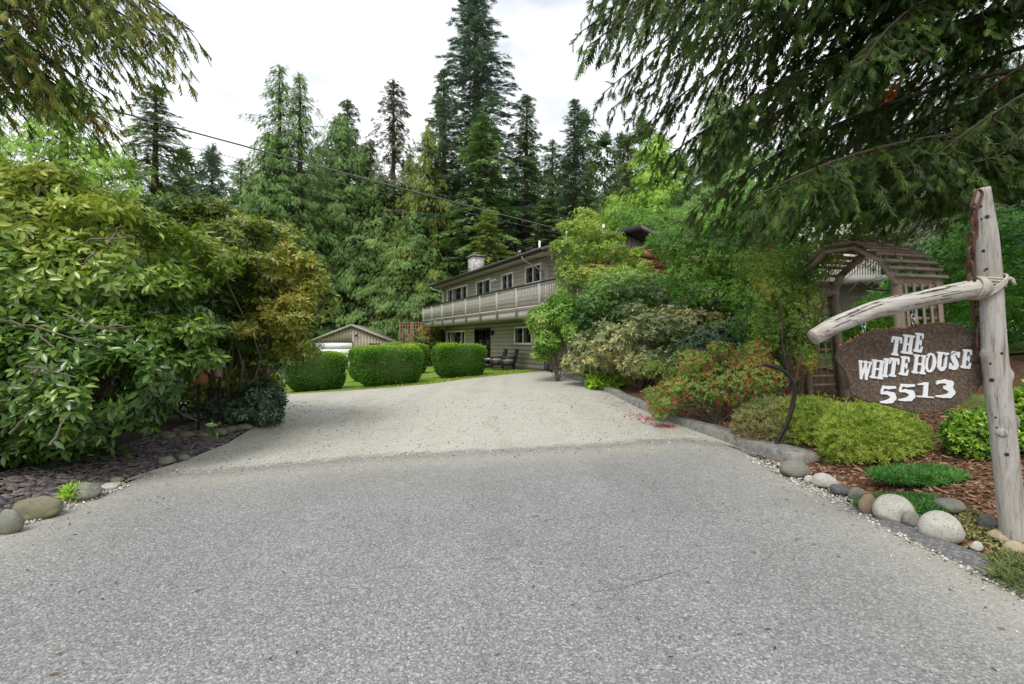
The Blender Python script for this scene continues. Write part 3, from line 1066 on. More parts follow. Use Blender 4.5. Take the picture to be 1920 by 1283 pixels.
for u0, u1 in ((-2.2, -0.9), (-0.5, 0.5), (1.2, 2.6)):
    m = MB()
    for x in (u0, u1): m.box((x, -0.02, 4.6), (0.08, 0.06, 2.0))
    m.box(((u0 + u1) / 2, -0.02, 5.6), (u1 - u0 + 0.08, 0.064, 0.08)); m.box(((u0 + u1) / 2, -0.02, 3.6), (u1 - u0 + 0.08, 0.064, 0.06))
    wn_ = m.build('window', M_NWHITE, nh, True)
    MB().box(((u0 + u1) / 2, -0.01, 4.6), (u1 - u0 - 0.08, 0.02, 1.9)).build('pane', M_GLASS, wn_, True)
MB().box((-1.6, -1.5, 3.85), (1.4, 0.3, 0.35)).build('planter', M_CEDAR, nh, True)

# ------------------------------------------------------------------ overhead wires
M_WIRE = plain('black_cable', lin(104, 104, 104), 0.6, 0.1, 10.0)


def wire(label, a, b, sag, r):
    s = np.linspace(0, 1, 40)[:, None]
    P = np.array(a) * (1 - s) + np.array(b) * s
    P[:, 2] -= sag * 4 * (s * (1 - s))[:, 0]
    o = MB().tube(P, r, 6).build('overhead_wire', M_WIRE, None, smooth=True)
    tag(o, label, 'wire')


wa, wb = at(0, 133, 9.0), at(1062, 433, 21.8)
dirw = wa - wb
wire('thick black service cable sagging from the upper left to the house roof', wb + dirw * 2.1, wb, 0.16, 0.019)
wa2, wb2 = at(0, 168, 9.4), at(1062, 440, 21.9)
dirw = wa2 - wb2
wire('thin wire running just below the thick service cable', wb2 + dirw * 2.1, wb2, 0.22, 0.007)
MB().tube([(wb[0], wb[1], 4.9), (wb[0], wb[1], wb[2] + 0.15)], 0.04, 8).build('service_mast', M_WHITE, house)
# ------------------------------------------------------------------ leaf and twig shapes
def T(v, f): return np.array(v, float), np.array(f, int)


LEAF_BIG = T([(0, 0, 0), (0, .3, -.02), (0, .65, -.03), (0, 1, -.13), (.15, .3, .035), (.165, .62, .02), (-.15, .3, .035), (-.165, .62, .02)],
             [(0, 4, 1), (0, 1, 6), (1, 4, 5), (1, 5, 2), (6, 1, 2), (6, 2, 7), (2, 5, 3), (7, 2, 3)])
LEAF_MID = T([(0, 0, 0), (.2, .45, .05), (0, .5, -.02), (-.2, .45, .05), (0, 1, -.1)], [(0, 1, 2), (0, 2, 3), (1, 4, 2), (2, 4, 3)])
LEAF_NARROW = T([(0, 0, 0), (.11, .45, .03), (-.11, .45, .03), (0, 1, -.12)], [(0, 1, 2), (1, 3, 2)])


LEAF_NEEDLE = T([(-.05, .1, 0), (.05, .1, 0), (.055, .5, .02), (-.055, .5, .02), (0, 1, -.06)], [(0, 1, 2), (0, 2, 3), (3, 2, 4)])


def twig(n=3, spread=0.75, w=0.10, L=0.62):
    """a flat spray: a stem blade and n pairs of side blades"""
    V, F = [(-w * .5, 0, 0), (w * .5, 0, 0), (0, 1, -.06)], [(0, 1, 2)]
    for i in range(n):
        y = 0.08 + 0.75 * i / n; l = L * (1 - 0.55 * i / n)
        for s in (-1, 1):
            k = len(V)
            V += [(0, y - w * .6, 0.0), (0, y + w * .6, 0.0), (s * l * math.sin(spread), y + l * math.cos(spread), -.05 - .12 * l)]
            F.append((k, k + 1, k + 2))
    return T(V, F)


TW_FIR = twig(3, 0.85, 0.13, 0.55)
TW_CEDAR = twig(3, 0.36, 0.12, 0.62)
SPRAY = twig(3, 0.55, 0.19, 0.58)


def quad_noise(P, s, seed=0):
    """cheap smooth 3-D variation in -1..1"""
    r = np.random.default_rng(seed)
    o = np.zeros(len(P))
    for k in range(5):
        d = nrm(r.normal(size=3)); d2 = nrm(r.normal(size=3))
        o += np.sin(P @ d * s * r.uniform(.6, 1.6) + r.uniform(0, 6.3)) * np.cos(P @ d2 * s * r.uniform(.6, 1.6) + r.uniform(0, 6.3))
    return o / 2.2


# ------------------------------------------------------------------ conifers
def conifer(Ht, Rad, z0, levels, per, droop, rise, hang, tsize, dens, shape=0.85, irr=0.25, tip=0.0, tw=TW_FIR, seed=1, wide=0.38, drop=0.0):
    """returns foliage arrays and the limb list of a conifer standing at the origin"""
    r = np.random.default_rng(seed)
    pos, axs, nor, scl, tin = [], [], [], [], []
    limbs = []
    zs = []
    z = Ht * 0.995
    gap0 = (Ht - z0) / levels
    while z > z0:
        f = (Ht - z) / (Ht - z0)
        zs.append(z)
        z -= gap0 * (0.45 + 0.9 * f ** 0.6) * r.uniform(0.7, 1.3)
    az = r.uniform(0, 6.28)
    lev_t = r.uniform(0, 1)
    for z in zs:
        f = (Ht - z) / (Ht - z0)
        env = Rad * (f ** shape) * (1.0 if f < 0.72 else 1.0 - 0.35 * (f - 0.72) / 0.28) + 0.12
        k = max(3, int(round(per * (0.7 + 0.5 * r.random()))))
        lev_t = 0.6 * lev_t + 0.4 * r.uniform(0, 1)
        for b in range(k):
            az += 2.4 + r.normal() * 0.3
            L = env * r.uniform(1 - irr * 2.0, 1 + irr * 0.55)
            if r.random() < 0.08: L *= 1.25
            d = np.array([math.cos(az), math.sin(az), 0.0]); pd = np.array([-d[1], d[0], 0.0])
            ri, dr_ = rise * r.uniform(.5, 1.4), droop * r.uniform(.6, 1.4)
            if f < 0.18: ri += 0.5 * (1 - f / 0.18)
            n = int(dens * (L * 5 + L * L * 5.5) * r.uniform(.75, 1.2)) + 4
            s = r.random(n) ** 0.72
            q = r.uniform(-1, 1, n)
            hw = wide * L * np.clip(1.05 - s, 0.06, 1) * np.clip(s * 4, 0.25, 1)
            P = d * (L * s)[:, None] + pd * (q * hw)[:, None]
            P[:, 2] = z + r.normal() * 0.1 + ri * L * s - dr_ * L * s * s - 0.22 * np.abs(q) * hw - (0.1 * hang * tsize + drop) * r.random(n) ** 1.5
            A = d * (0.8 + 0.4 * s)[:, None] + pd * (q * 0.95)[:, None] + r.normal(size=(n, 3)) * 0.22
            A[:, 2] += ri - 2 * dr_ * s - hang * r.uniform(.5, 1.3, n)
            N_ = np.zeros((n, 3)); N_[:, 2] = 1; N_ += d * (hang * 0.9) + r.normal(size=(n, 3)) * 0.4
            bt = 0.5 * lev_t + 0.5 * r.uniform(0, 1)
            pos.append(P); axs.append(A); nor.append(N_)
            scl.append(tsize * r.uniform(.6, 1.2, n)); tin.append(np.clip(0.55 * bt + 0.3 * r.random(n) + 0.15 * s, 0, 1))
            limbs.append((z, d, L * 0.9, ri, dr_))
    n = 26
    P = np.zeros((n, 3)); P[:, 2] = Ht * (1 - 0.035 * r.random(n)) - 0.1; P[:, :2] = r.normal(size=(n, 2)) * 0.05
    A = r.normal(size=(n, 3)) * 0.35; A[:, 2] += 1.0
    pos.append(P); axs.append(A); nor.append(rand_dirs(n)); scl.append(np.full(n, tsize * 1.0)); tin.append(r.random(n))
    return tw, np.concatenate(pos), np.concatenate(axs), np.concatenate(nor), np.concatenate(scl), np.concatenate(tin), limbs


M_BARK = plain('conifer_bark', lin(86, 70, 58), 0.95, 0.25, 5.0, 0.8, 0, (1, 1, 0.2))
M_BARKRED = plain('cedar_bark', lin(70, 56, 47), 0.95, 0.25, 5.0, 0.8, 0, (1, 1, 0.2))
M_BARKGREY = plain('shrub_bark', lin(104, 94, 80), 0.9, 0.22, 12.0, 0.5, 0, (1, 1, 0.4))


def st(*cs): return [(i / (len(cs) - 1), lin(*c)) for i, c in enumerate(cs)]


M_HEM = leaf_mat('hemlock_needles', st((65, 83, 56), (90, 112, 72), (116, 139, 87), (159, 172, 114)), 0.6, 0.24, 0.25)
M_SPRUCE = leaf_mat('spruce_needles', st((60, 78, 69), (85, 108, 90), (110, 132, 105), (146, 164, 128)), 0.6, 0.2, 0.25)
M_CED = leaf_mat('cedar_scales', st((78, 103, 59), (103, 134, 73), (131, 162, 93), (173, 196, 124)), 0.6, 0.3, 0.25)
M_CEDBR = leaf_mat('bright_cedar_scales', st((108, 141, 60), (139, 175, 72), (172, 206, 92), (211, 233, 121)), 0.6, 0.34, 0.25)
M_OLIVE = leaf_mat('olive_cedar_scales', st((85, 103, 52), (114, 132, 60), (146, 159, 74), (179, 184, 94)), 0.6, 0.28, 0.25)
M_BROWNHEM = leaf_mat('brownish_hemlock_needles', st((67, 72, 54), (92, 96, 69), (116, 119, 85), (148, 146, 103)), 0.6, 0.2, 0.25)
M_FARWOOD = leaf_mat('far_wood_needles', st((63, 81, 58), (83, 105, 72), (105, 130, 83), (134, 157, 103)), 0.7, 0.2, 0.2)


def trunk_mesh(Ht, rad, limbs, lseed=1):
    r = np.random.default_rng(lseed)
    m = MB()
    k = 9
    zs = np.linspace(-0.3, Ht, k)
    pts = np.c_[np.cumsum(r.normal(size=k) * 0.04), np.cumsum(r.normal(size=k) * 0.04), zs]
    pts[:, :2] *= np.linspace(1, 0, k)[:, None]
    m.tube(pts, rad * np.linspace(1.1, 0.08, k) ** 0.9, 8)
    for z, d, L, ri, dr_ in limbs:
        if r.random() < 0.5 and L > 0.8:
            s = np.linspace(0, 1, 4)
            p = d * (L * s)[:, None]; p[:, 2] = z + ri * L * s - dr_ * L * s * s
            m.tube(p, np.linspace(0.045, 0.012, 4) * min(1.5, 0.5 + L * 0.25), 3, False)
    return m


CONE = {}


def cone_mesh(key, mat, **kw):
    c = conifer(**kw)
    V, F, t = scatter(c[0][0], c[0][1], *c[1:6])
    me = make_mesh('crown', V, F, mat, False, {'tint': t})
    tm = trunk_mesh(kw['Ht'], kw['Ht'] * 0.0115 + 0.07, c[6], kw['seed'])
    tme = make_mesh('trunk', np.concatenate(tm.v), tm.f, M_BARK, True)
    CONE[key] = (me, tme, kw['Ht'], kw['Rad'])


def plant_cone(key, name, label, px, top, Y, wpx, rz=0.0, mat=None, group='tall conifers behind the house', lean=0.0):
    me, tme, Ht, Rad = CONE[key]
    x = (px - 960) / FPX * Y; zb = H(x, Y) - 0.1
    zt = 1.55 + (641 - top) / FPX * Y
    sz = (zt - zb) / Ht
    sx = (wpx / FPX * Y) / Rad
    t = thing(name, label, 'tree', (x, Y, zb), rz, group, ry=lean)
    t.scale = (sx, sx, sz)
    a = link('crown', me, t, True); link('trunk', tme, t, True)
    if mat is not None:
        a.material_slots[0].link = 'OBJECT'; a.material_slots[0].material = mat
    return t


cone_mesh('spruce', M_SPRUCE, Ht=36, Rad=5.0, z0=2.5, levels=78, per=6.6, droop=.18, rise=.12, hang=.15, tsize=.42, dens=.95, shape=.62, irr=.30, tw=TW_FIR, seed=11, wide=.34, drop=.12)
cone_mesh('hemlock', M_HEM, Ht=27, Rad=3.6, z0=1.0, levels=58, per=6.2, droop=.42, rise=.22, hang=.45, tsize=.36, dens=1.5, shape=.60, irr=.34, tw=TW_FIR, seed=22, wide=.40, drop=.25)
cone_mesh('hemlock_b', M_HEM, Ht=24, Rad=3.4, z0=.8, levels=52, per=6.0, droop=.5, rise=.3, hang=.6, tsize=.36, dens=1.5, shape=.52, irr=.40, tw=TW_FIR, seed=23, wide=.40, drop=.35)
cone_mesh('cedar', M_CED, Ht=25, Rad=4.6, z0=0.3, levels=60, per=6.2, droop=.55, rise=.22, hang=2.4, tsize=.46, dens=1.25, shape=.55, irr=.30, tw=TW_CEDAR, seed=31, wide=.46, drop=.8)
cone_mesh('cedar_b', M_CED, Ht=22, Rad=4.2, z0=0.2, levels=54, per=6.0, droop=.5, rise=.2, hang=2.6, tsize=.44, dens=1.35, shape=.48, irr=.34, tw=TW_CEDAR, seed=32, wide=.46, drop=.8)
cone_mesh('cedar_thin', M_CED, Ht=26, Rad=3.2, z0=.6, levels=56, per=5.4, droop=.45, rise=.3, hang=1.3, tsize=.38, dens=1.75, shape=.50, irr=.46, tw=TW_CEDAR, seed=33, wide=.46, drop=.4)
cone_mesh('small_fir', M_HEM, Ht=13, Rad=2.6, z0=.4, levels=38, per=6, droop=.4, rise=.25, hang=.4, tsize=.28, dens=1.9, shape=.60, irr=.32, tw=TW_FIR, seed=41, wide=.40, drop=.15)

# left group
plant_cone('hemlock', 'hemlock_tree', 'dark hemlock with drooping boughs rising behind the left bushes', 292, 158, 30, 127, 0.4, M_HEM)
plant_cone('small_fir', 'fir_tree', 'small dark fir with a pointed top in the gap right of the left hemlock', 398, 272, 36, 84, 1.4, M_SPRUCE)
plant_cone('hemlock_b', 'hemlock_tree', 'dark hemlock low behind the orange tipped rhododendron', 345, 330, 38, 130, 2.2, M_HEM)
plant_cone('cedar_thin', 'cedar_tree', 'taller left one of the two thin topped twin cedars', 524, 122, 46, 89, 0.3)
plant_cone('cedar_thin', 'cedar_tree', 'slightly shorter right one of the two thin topped twin cedars', 562, 140, 47, 92, 2.6)
plant_cone('cedar_b', 'cedar_tree', 'broad green cedar below the twin cedar tops', 505, 250, 46, 136, 1.0)
plant_cone('cedar', 'cedar_tree', 'lush bright green cedar straight behind the garage roof', 636, 212, 52.5, 145, 0.8, M_CED)
plant_cone('hemlock', 'hemlock_tree', 'dark pointed hemlock peeking over the lush green cedar', 652, 188, 58, 87, 3.0, M_HEM)
plant_cone('hemlock_b', 'hemlock_tree', 'brownish dark hemlock standing alone left of the giant spruce', 738, 150, 52, 89, 1.2, M_BROWNHEM)
plant_cone('cedar_b', 'cedar_tree', 'green cedar low between the garage and the house chimney', 712, 330, 51, 137, 4.0, M_CED)
plant_cone('cedar', 'cedar_tree', 'olive green cedar at the left foot of the giant spruce', 802, 235, 48, 104, 5.0, M_OLIVE)
plant_cone('hemlock', 'hemlock_tree', 'slim hemlock top close against the left side of the giant spruce', 832, 128, 55, 87, 5.5, M_HEM)
plant_cone('spruce', 'spruce_tree', 'giant blue green spruce towering over the house', 892, -25, 50, 153, 0.2)
plant_cone('cedar_b', 'cedar_tree', 'low dark cedar beside the creeper covered lattice screen', 778, 395, 46, 116, 1.9, M_CED)
plant_cone('hemlock_b', 'hemlock_tree', 'light tipped hemlock in front of the giant spruce behind the chimney', 906, 214, 45, 110, 2.9, M_CED)
plant_cone('small_fir', 'fir_tree', 'yellow green young hemlock just above the house chimney', 915, 395, 41, 81, 2.0, M_OLIVE)
plant_cone('hemlock', 'hemlock_tree', 'dark hemlock with a thin spire right of the giant spruce', 988, 178, 50, 87, 1.8, M_HEM)
plant_cone('spruce', 'spruce_tree', 'narrow dark spruce second from the right before the sky gap', 1078, 186, 50, 75, 3.3, M_SPRUCE)
plant_cone('small_fir', 'fir_tree', 'short ragged fir hugging the right side of the narrow spruce', 1106, 308, 48, 60, 0.9, M_HEM)
plant_cone('cedar_thin', 'cedar_tree', 'thin cedar spire showing below the overhanging boughs', 1178, 255, 54, 81, 0.7, M_HEM)
plant_cone('hemlock_b', 'hemlock_tree', 'low dark hemlock filling the gap above the house roof', 1030, 370, 46, 95, 4.4, M_HEM)
plant_cone('cedar', 'cedar_tree', 'bright yellow green cedar right of the house gable', 1232, 250, 36, 153, 2.4, M_CEDBR)
plant_cone('cedar_b', 'cedar_tree', 'bright green cedar low above the red cedar pergola', 1150, 365, 40, 89, 3.9, M_CEDBR)
plant_cone('cedar', 'cedar_tree', 'large cedar deep in the shade under the overhanging boughs', 1345, 160, 34, 157, 0.5, M_CED)
plant_cone('cedar_b', 'cedar_tree', 'broad cedar behind the top of the garden arbor', 1500, 200, 36, 157, 1.7, M_CED)
plant_cone('hemlock', 'hemlock_tree', 'dark hemlock left of the neighbouring house roof', 1640, 120, 38, 156, 2.7, M_HEM)
plant_cone('cedar', 'cedar_tree', 'dark cedar close behind the silver sign post', 1830, 40, 22, 241, 3.4, M_HEM)
plant_cone('hemlock_b', 'hemlock_tree', 'dark hemlock at the far right beyond the laurel hedge', 1985, 100, 20, 220, 3.6, M_HEM)
plant_cone('cedar_b', 'cedar_tree', 'bright green cedar beside the driveway behind the big left rhododendron', 120, 150, 13, 273, 2.1, M_CEDBR, group='garden cedars')
plant_cone('cedar_b', 'cedar_tree', 'shaded cedar at the far left edge behind the big rhododendron', -60, 170, 17, 252, 0.1, M_CED, group='garden cedars')


plant_cone('hemlock_b', 'hemlock_tree', 'dark hemlock in the gap left of the twin cedars', 452, 300, 50, 84, 1.1, M_HEM)
plant_cone('cedar_b', 'cedar_tree', 'green cedar between the twin cedars and the lush cedar', 598, 270, 54, 96, 2.4, M_CED)
plant_cone('hemlock_b', 'hemlock_tree', 'dark hemlock between the lush cedar and the brownish hemlock', 694, 262, 56, 84, 5.1, M_HEM)
plant_cone('cedar_b', 'cedar_tree', 'deep green cedar between the brownish hemlock and the olive cedar', 768, 290, 57, 84, 3.5, M_CED)
plant_cone('hemlock_b', 'hemlock_tree', 'dark hemlock in the gap between the two rightmost spires', 1036, 262, 55, 66, 0.2, M_HEM)

# the far wood closing the gaps
def far_wood():
    chunks = []
    kinds = [conifer(Ht=16, Rad=3.4, z0=.2, levels=18, per=5, droop=.4, rise=.2, hang=.8, tsize=1.25, dens=.07, shape=.6, irr=.3, tw=TW_FIR, seed=50 + i) for i in range(3)]
    spots = []
    for i, a in enumerate(np.linspace(-64, 62, 60)):
        for ring in (0, 1):
            Y = (60 if ring == 0 else 70) + rng.uniform(-3, 3)
            spots.append((Y * math.tan(R(a)) if abs(a) < 50 else (60 + ring * 8) * math.sin(R(a)) * 1.6, Y if abs(a) < 50 else 60 * math.cos(R(a)) * 1.3, rng.uniform(1.05, 1.65)))
    for x, y, s in spots:
        c = kinds[rng.integers(3)]
        q = rng.uniform(0, 6.28); M = np.array([[math.cos(q), -math.sin(q), 0], [math.sin(q), math.cos(q), 0], [0, 0, 1]])
        k = rng.random(len(c[1])) < 0.8
        V, F, t = scatter(c[0][0], c[0][1], (c[1][k] @ M.T) * s + np.array([x, y, H(x, y)]), c[2][k] @ M.T, c[3][k] @ M.T, c[4][k] * s, c[5][k] * .8 + .2 * rng.random())
        chunks.append((V, F, t))
    o = foliage('forest', M_FARWOOD, chunks, None)
    tag(o, 'far dark wood closing the view behind the tall conifers', kind='stuff')


far_wood()

# ------------------------------------------------------------------ overhanging cedar boughs near the camera
M_BOUGH = leaf_mat('dark_green_cedar_sprays', st((34, 53, 22), (47, 71, 27), (66, 92, 35), (94, 121, 51), (107, 122, 57)), 0.55, 0.34, 0.3)  # dark green is the sprays' own leaf colour
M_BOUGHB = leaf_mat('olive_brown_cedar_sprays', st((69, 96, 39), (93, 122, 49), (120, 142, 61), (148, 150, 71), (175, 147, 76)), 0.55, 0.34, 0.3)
M_DEADSPRAY = leaf_mat('dead_orange_sprays', st((150, 86, 36), (178, 104, 44), (200, 122, 56)), 0.7, 0.2, 0.2)


def bough_tree(name, label, trunk_xy, bases, tips, mat, spray_len, dens, hang, trunk_r=0.45, trunk_h=16, dead=0.004, seed=5, group=None, hang_len=0.9):
    r = np.random.default_rng(seed)
    tx, ty = trunk_xy
    root = thing(name, label, 'tree', (tx, ty, H(tx, ty)), 0, group)
    m = MB()
    zs = np.linspace(-0.2, trunk_h, 9)
    m.tube(np.c_[tx + np.zeros(9), ty + np.zeros(9), H(tx, ty) + zs], np.linspace(trunk_r * 1.15, trunk_r * 0.35, 9), 12)
    m.build('trunk', M_BARKRED, root, smooth=True)
    br = MB()
    pos, axs, nor, scl, tin = [], [], [], [], []
    for (b, t) in zip(bases, tips):
        b = np.array(b, float); t = np.array(t, float)
        L = np.linalg.norm(t - b)
        s = np.linspace(0, 1, 12)[:, None]
        bow = 0.10 * L * r.uniform(.5, 1.5)
        side = np.cross(t - b, [0, 0, 1]); side /= np.linalg.norm(side)
        C = b * (1 - s) + t * s
        C[:, 2] += (bow * 4 * s * (1 - s))[:, 0] * 0.7
        C += side * (r.normal() * 0.05 * L * np.sin(s * 3.1))
        br.tube(C, np.linspace(0.050, 0.006, 12) * (0.6 + L * 0.06), 5, False)
        nsub = int(L / 0.15)
        for i in range(nsub):
            f = 0.10 + 0.9 * (i + r.random()) / nsub
            k = f * 11; i0 = min(10, int(k)); p = C[i0] + (C[i0 + 1] - C[i0]) * (k - i0)
            tg = nrm(C[i0 + 1] - C[i0])
            sd = (1 if i % 2 else -1)
            ln = hang_len * (0.35 + 0.9 * math.sin(min(1, f * 1.05) * math.pi) ** 0.6) * r.uniform(.6, 1.25)
            d0 = nrm(tg * r.uniform(.5, .9) + side * sd * r.uniform(.5, .9) + np.array([0, 0, -0.15]))
            q = np.linspace(0, 1, 5)[:, None]
            B = p + d0 * ln * q; B[:, 2] -= (hang * ln * 0.75 * q ** 2)[:, 0]
            br.tube(B, np.linspace(0.009, 0.003, 5), 3, False)
            n = max(3, int(dens * ln / 0.05))
            u = r.random(n)
            kk = u * 4; j0 = np.minimum(3, kk.astype(int)); P = B[j0] + (B[j0 + 1] - B[j0]) * (kk - j0)[:, None]
            A = d0 * 0.8 + side * (r.choice([-1, 1], n) * r.uniform(.1, .8, n))[:, None] * .6 + r.normal(size=(n, 3)) * 0.35
            A[:, 2] -= hang * (0.5 + 0.8 * u) * r.uniform(.6, 1.4, n)
            N_ = side * r.normal() * .6 + r.normal(size=(n, 3)) * 0.6 + np.array([0, 0, .8])
            bt = r.random()
            pos.append(P); axs.append(A); nor.append(N_); scl.append(spray_len * r.uniform(.55, 1.2, n)); tin.append(np.clip(.55 * bt + .45 * r.random(n), 0, 1))
    br.build('branches', M_BARKRED, root, smooth=True)
    pos, axs, nor, scl, tin = map(np.concatenate, (pos, axs, nor, scl, tin))
    # dead tufts
    ce = quad_noise(pos, 2.6, seed)
    dm = (ce > np.quantile(ce, 1 - dead))
    k = ~dm
    foliage('crown', mat, [scatter(*SPRAY, pos[k], axs[k], nor[k], scl[k], tin[k])], root)
    if dm.sum() > 3:
        foliage('dead_sprays', M_DEADSPRAY, [scatter(*SPRAY, pos[dm], axs[dm], nor[dm], scl[dm], tin[dm])], root)
    return root


def bough_set_right():
    r = np.random.default_rng(77)
    bases, tips = [], []
    tx, ty = 9.6, 8.2
    tries = 0
    while len(bases) < 66 and tries < 4000:
        tries += 1
        yy = r.uniform(5.2, 12.5)
        px = 1085 + 830 * r.random() ** 1.15
        # lower outline of the hanging mass, in metres of height per metre of depth
        e = np.interp(px, [1085, 1120, 1160, 1200, 1300, 1450, 1600, 1750, 1900], [.60, .52, .46, .40, .27, .235, .24, .27, .36])
        x = (px - 960) / FPX * yy
        z = 1.55 + yy * r.uniform(e, 1.0)
        tip = np.array([x, yy, z])
        bz = z + r.uniform(.25, .50) * math.hypot(tx - x, ty - yy)
        if bz > 15: continue
        bases.append((tx, ty, bz)); tips.append(tip)
    for px, py, yy in ((1086, 62, 7.5), (1128, 178, 7.8), (1190, 205, 8.0), (1120, 20, 7.2), (1178, 262, 8.6), (1240, 300, 8.2), (1290, 400, 7.6), (1330, 420, 8.3), (1400, 430, 7.9), (1480, 420, 8.8), (1560, 400, 8.4), (1640, 380, 7.6)):
        p = at(px, py, yy)
        bases.append((tx, ty, p[2] + .40 * math.hypot(tx - p[0], ty - yy))); tips.append(p)
    return (tx, ty), bases, tips


txy, bs, tp = bough_set_right()
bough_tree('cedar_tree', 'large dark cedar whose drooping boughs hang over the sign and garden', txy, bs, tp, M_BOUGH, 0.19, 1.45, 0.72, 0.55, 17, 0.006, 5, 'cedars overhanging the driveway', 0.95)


def bough_set_left():
    r = np.random.default_rng(78)
    tx, ty = -9.5, 6.0
    bases, tips = [], []
    for px, py, yy in ((366, 62, 5.6), (345, 100, 5.8), (300, 118, 5.5), (330, 30, 5.9), (250, 40, 5.2), (205, 185, 6.2), (190, 215, 6.4), (150, 150, 5.6), (150, 190, 6.2), (90, 170, 5.8), (225, 245, 6.8), (60, 120, 5.0), (30, 60, 5.0), (20, 200, 6.0),
                       (120, 90, 5.4), (200, 20, 5.6), (280, -60, 5.8), (200, 130, 6.6), (100, 20, 6.0), (40, 150, 6.5), (320, -120, 6.2), (130, -60, 5.4), (290, 80, 6.0), (330, 70, 5.4), (260, 110, 5.9), (350, 45, 6.1)):
        p = at(px, py, yy)
        bases.append((tx, ty, p[2] + .34 * math.hypot(tx - p[0], ty - yy) + r.uniform(0, .6))); tips.append(p)
    return (tx, ty), bases, tips


txy, bs, tp = bough_set_left()
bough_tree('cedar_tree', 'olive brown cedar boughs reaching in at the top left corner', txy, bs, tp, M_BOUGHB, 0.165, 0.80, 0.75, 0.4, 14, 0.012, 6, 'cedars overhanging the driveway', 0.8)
# ------------------------------------------------------------------ broadleaved shrubs
CAM = np.array([0.0, 0.0, 1.55])


def lobes_points(lobes, n, thick=0.22, up=0.35, zmin=None, gap=0.0, seed=1, back=0.35, gscale=2.2):
    """points near the skins of several ellipsoids, with their outward directions"""
    r = np.random.default_rng(seed)
    lobes = np.asarray(lobes, float)
    ar = np.array([l[3] * l[4] + l[3] * l[5] + l[4] * l[5] for l in lobes])
    idx = r.choice(len(lobes), size=n * 3, p=ar / ar.sum())
    D = nrm(r.normal(size=(n * 3, 3)) + np.array([0, 0, up * 0.4]))
    c, rad = lobes[idx, :3], lobes[idx, 3:6]
    f = 1.0 - thick * r.random(n * 3) ** 1.5 + 0.05 * r.normal(size=n * 3)
    P = c + D * rad * f[:, None]
    O = nrm(D / rad)
    keep = np.ones(len(P), bool)
    for i, l in enumerate(lobes):
        q = np.linalg.norm((P - l[:3]) / l[3:6], axis=1)
        keep &= ~((q < 0.80) & (idx != i))
    if zmin is not None: keep &= P[:, 2] > zmin
    gr = height(P[:, 0], P[:, 1]); keep &= P[:, 2] > gr + 0.03
    if gap: keep &= quad_noise(P, gscale * 3.0, seed + 9) > (-1.2 + gap * 2.0)
    toc = nrm(CAM - P)
    face = (O * toc).sum(1)
    keep &= (face > -0.25) | (r.random(len(P)) < back)
    P, O = P[keep][:n], O[keep][:n]
    return P, nrm(O + np.array([0, 0, up]) + r.normal(size=P.shape) * 0.28)


def whorls(P, O, k, spread=(1.05, 1.75), size=0.11, var=.25, seed=2, tintf=None, droop=0.25, shoot=0.0):
    """k leaves round each shoot tip"""
    r = np.random.default_rng(seed)
    n = len(P)
    a = nrm(np.cross(O, r.normal(size=(n, 3)))); b = np.cross(O, a)
    base = tintf(P, r) if tintf else r.random(n)
    ps, ax, no, sc, ti = [], [], [], [], []
    for j in range(k):
        th = 2 * np.pi * (j + r.uniform(-.3, .3, n)) / k
        rd = a * np.cos(th)[:, None] + b * np.sin(th)[:, None]
        ang = r.uniform(spread[0], spread[1], n)
        A = O * np.cos(ang)[:, None] + rd * np.sin(ang)[:, None]
        A[:, 2] -= droop * r.random(n)
        N_ = O * np.sin(ang)[:, None] - rd * np.cos(ang)[:, None] + r.normal(size=(n, 3)) * 0.18
        s = size * r.uniform(1 - var, 1 + var, n)
        ps.append(P + nrm(A) * s[:, None] * 0.08 - O * (shoot * (j / k) * r.uniform(.6, 1.4, n))[:, None]); ax.append(A); no.append(N_); sc.append(s)
        ti.append(np.clip(base + r.normal(size=n) * 0.13, 0, 1))
    return [np.concatenate(q) for q in (ps, ax, no, sc, ti)]


def stems(root, base, ends, r0, mat, name='stems', seed=3, n=7, bend=0.25):
    r = np.random.default_rng(seed)
    m = MB()
    for e in ends:
        b = np.array(base, float) + np.array([r.normal() * r0 * 2.5, r.normal() * r0 * 2.5, 0])
        e = np.array(e, float)
        s = np.linspace(0, 1, n)[:, None]
        L = np.linalg.norm(e - b)
        C = b * (1 - s) + e * s
        w = r.normal(size=3) * bend * L * .35
        C += w * np.sin(s * np.pi) + r.normal(size=(n, 3)) * 0.02 * L
        C[:, 2] += (0.18 * L * np.sin(s * np.pi))[:, 0]
        m.tube(C, np.linspace(r0, r0 * 0.22, n) * r.uniform(.6, 1.1), 6, False)
    return m.build(name, mat, root, smooth=True)


def pick_visible(pos, axs, scl, count, cell=14):
    """the leaves that stand in front, largest in view first"""
    c = pos + nrm(axs) * scl[:, None] * 0.5
    d = c[:, 1]
    px = 960 + c[:, 0] / d * FPX; py = 641 - (c[:, 2] - 1.55) / d * FPX
    ok = (d > 0.5) & (px > 0) & (px < 1920) & (py > 0) & (py < 1283)
    key = np.floor(px / cell).astype(int) * 4096 + np.floor(py / cell).astype(int)
    dist = np.linalg.norm(c - CAM, axis=1)
    order = np.lexsort((dist, key))
    order = order[ok[order]]
    first = np.ones(len(order), bool); first[1:] = key[order][1:] != key[order][:-1]
    cand = order[first]
    return cand[np.argsort(-(scl[cand] / dist[cand]))][:count]


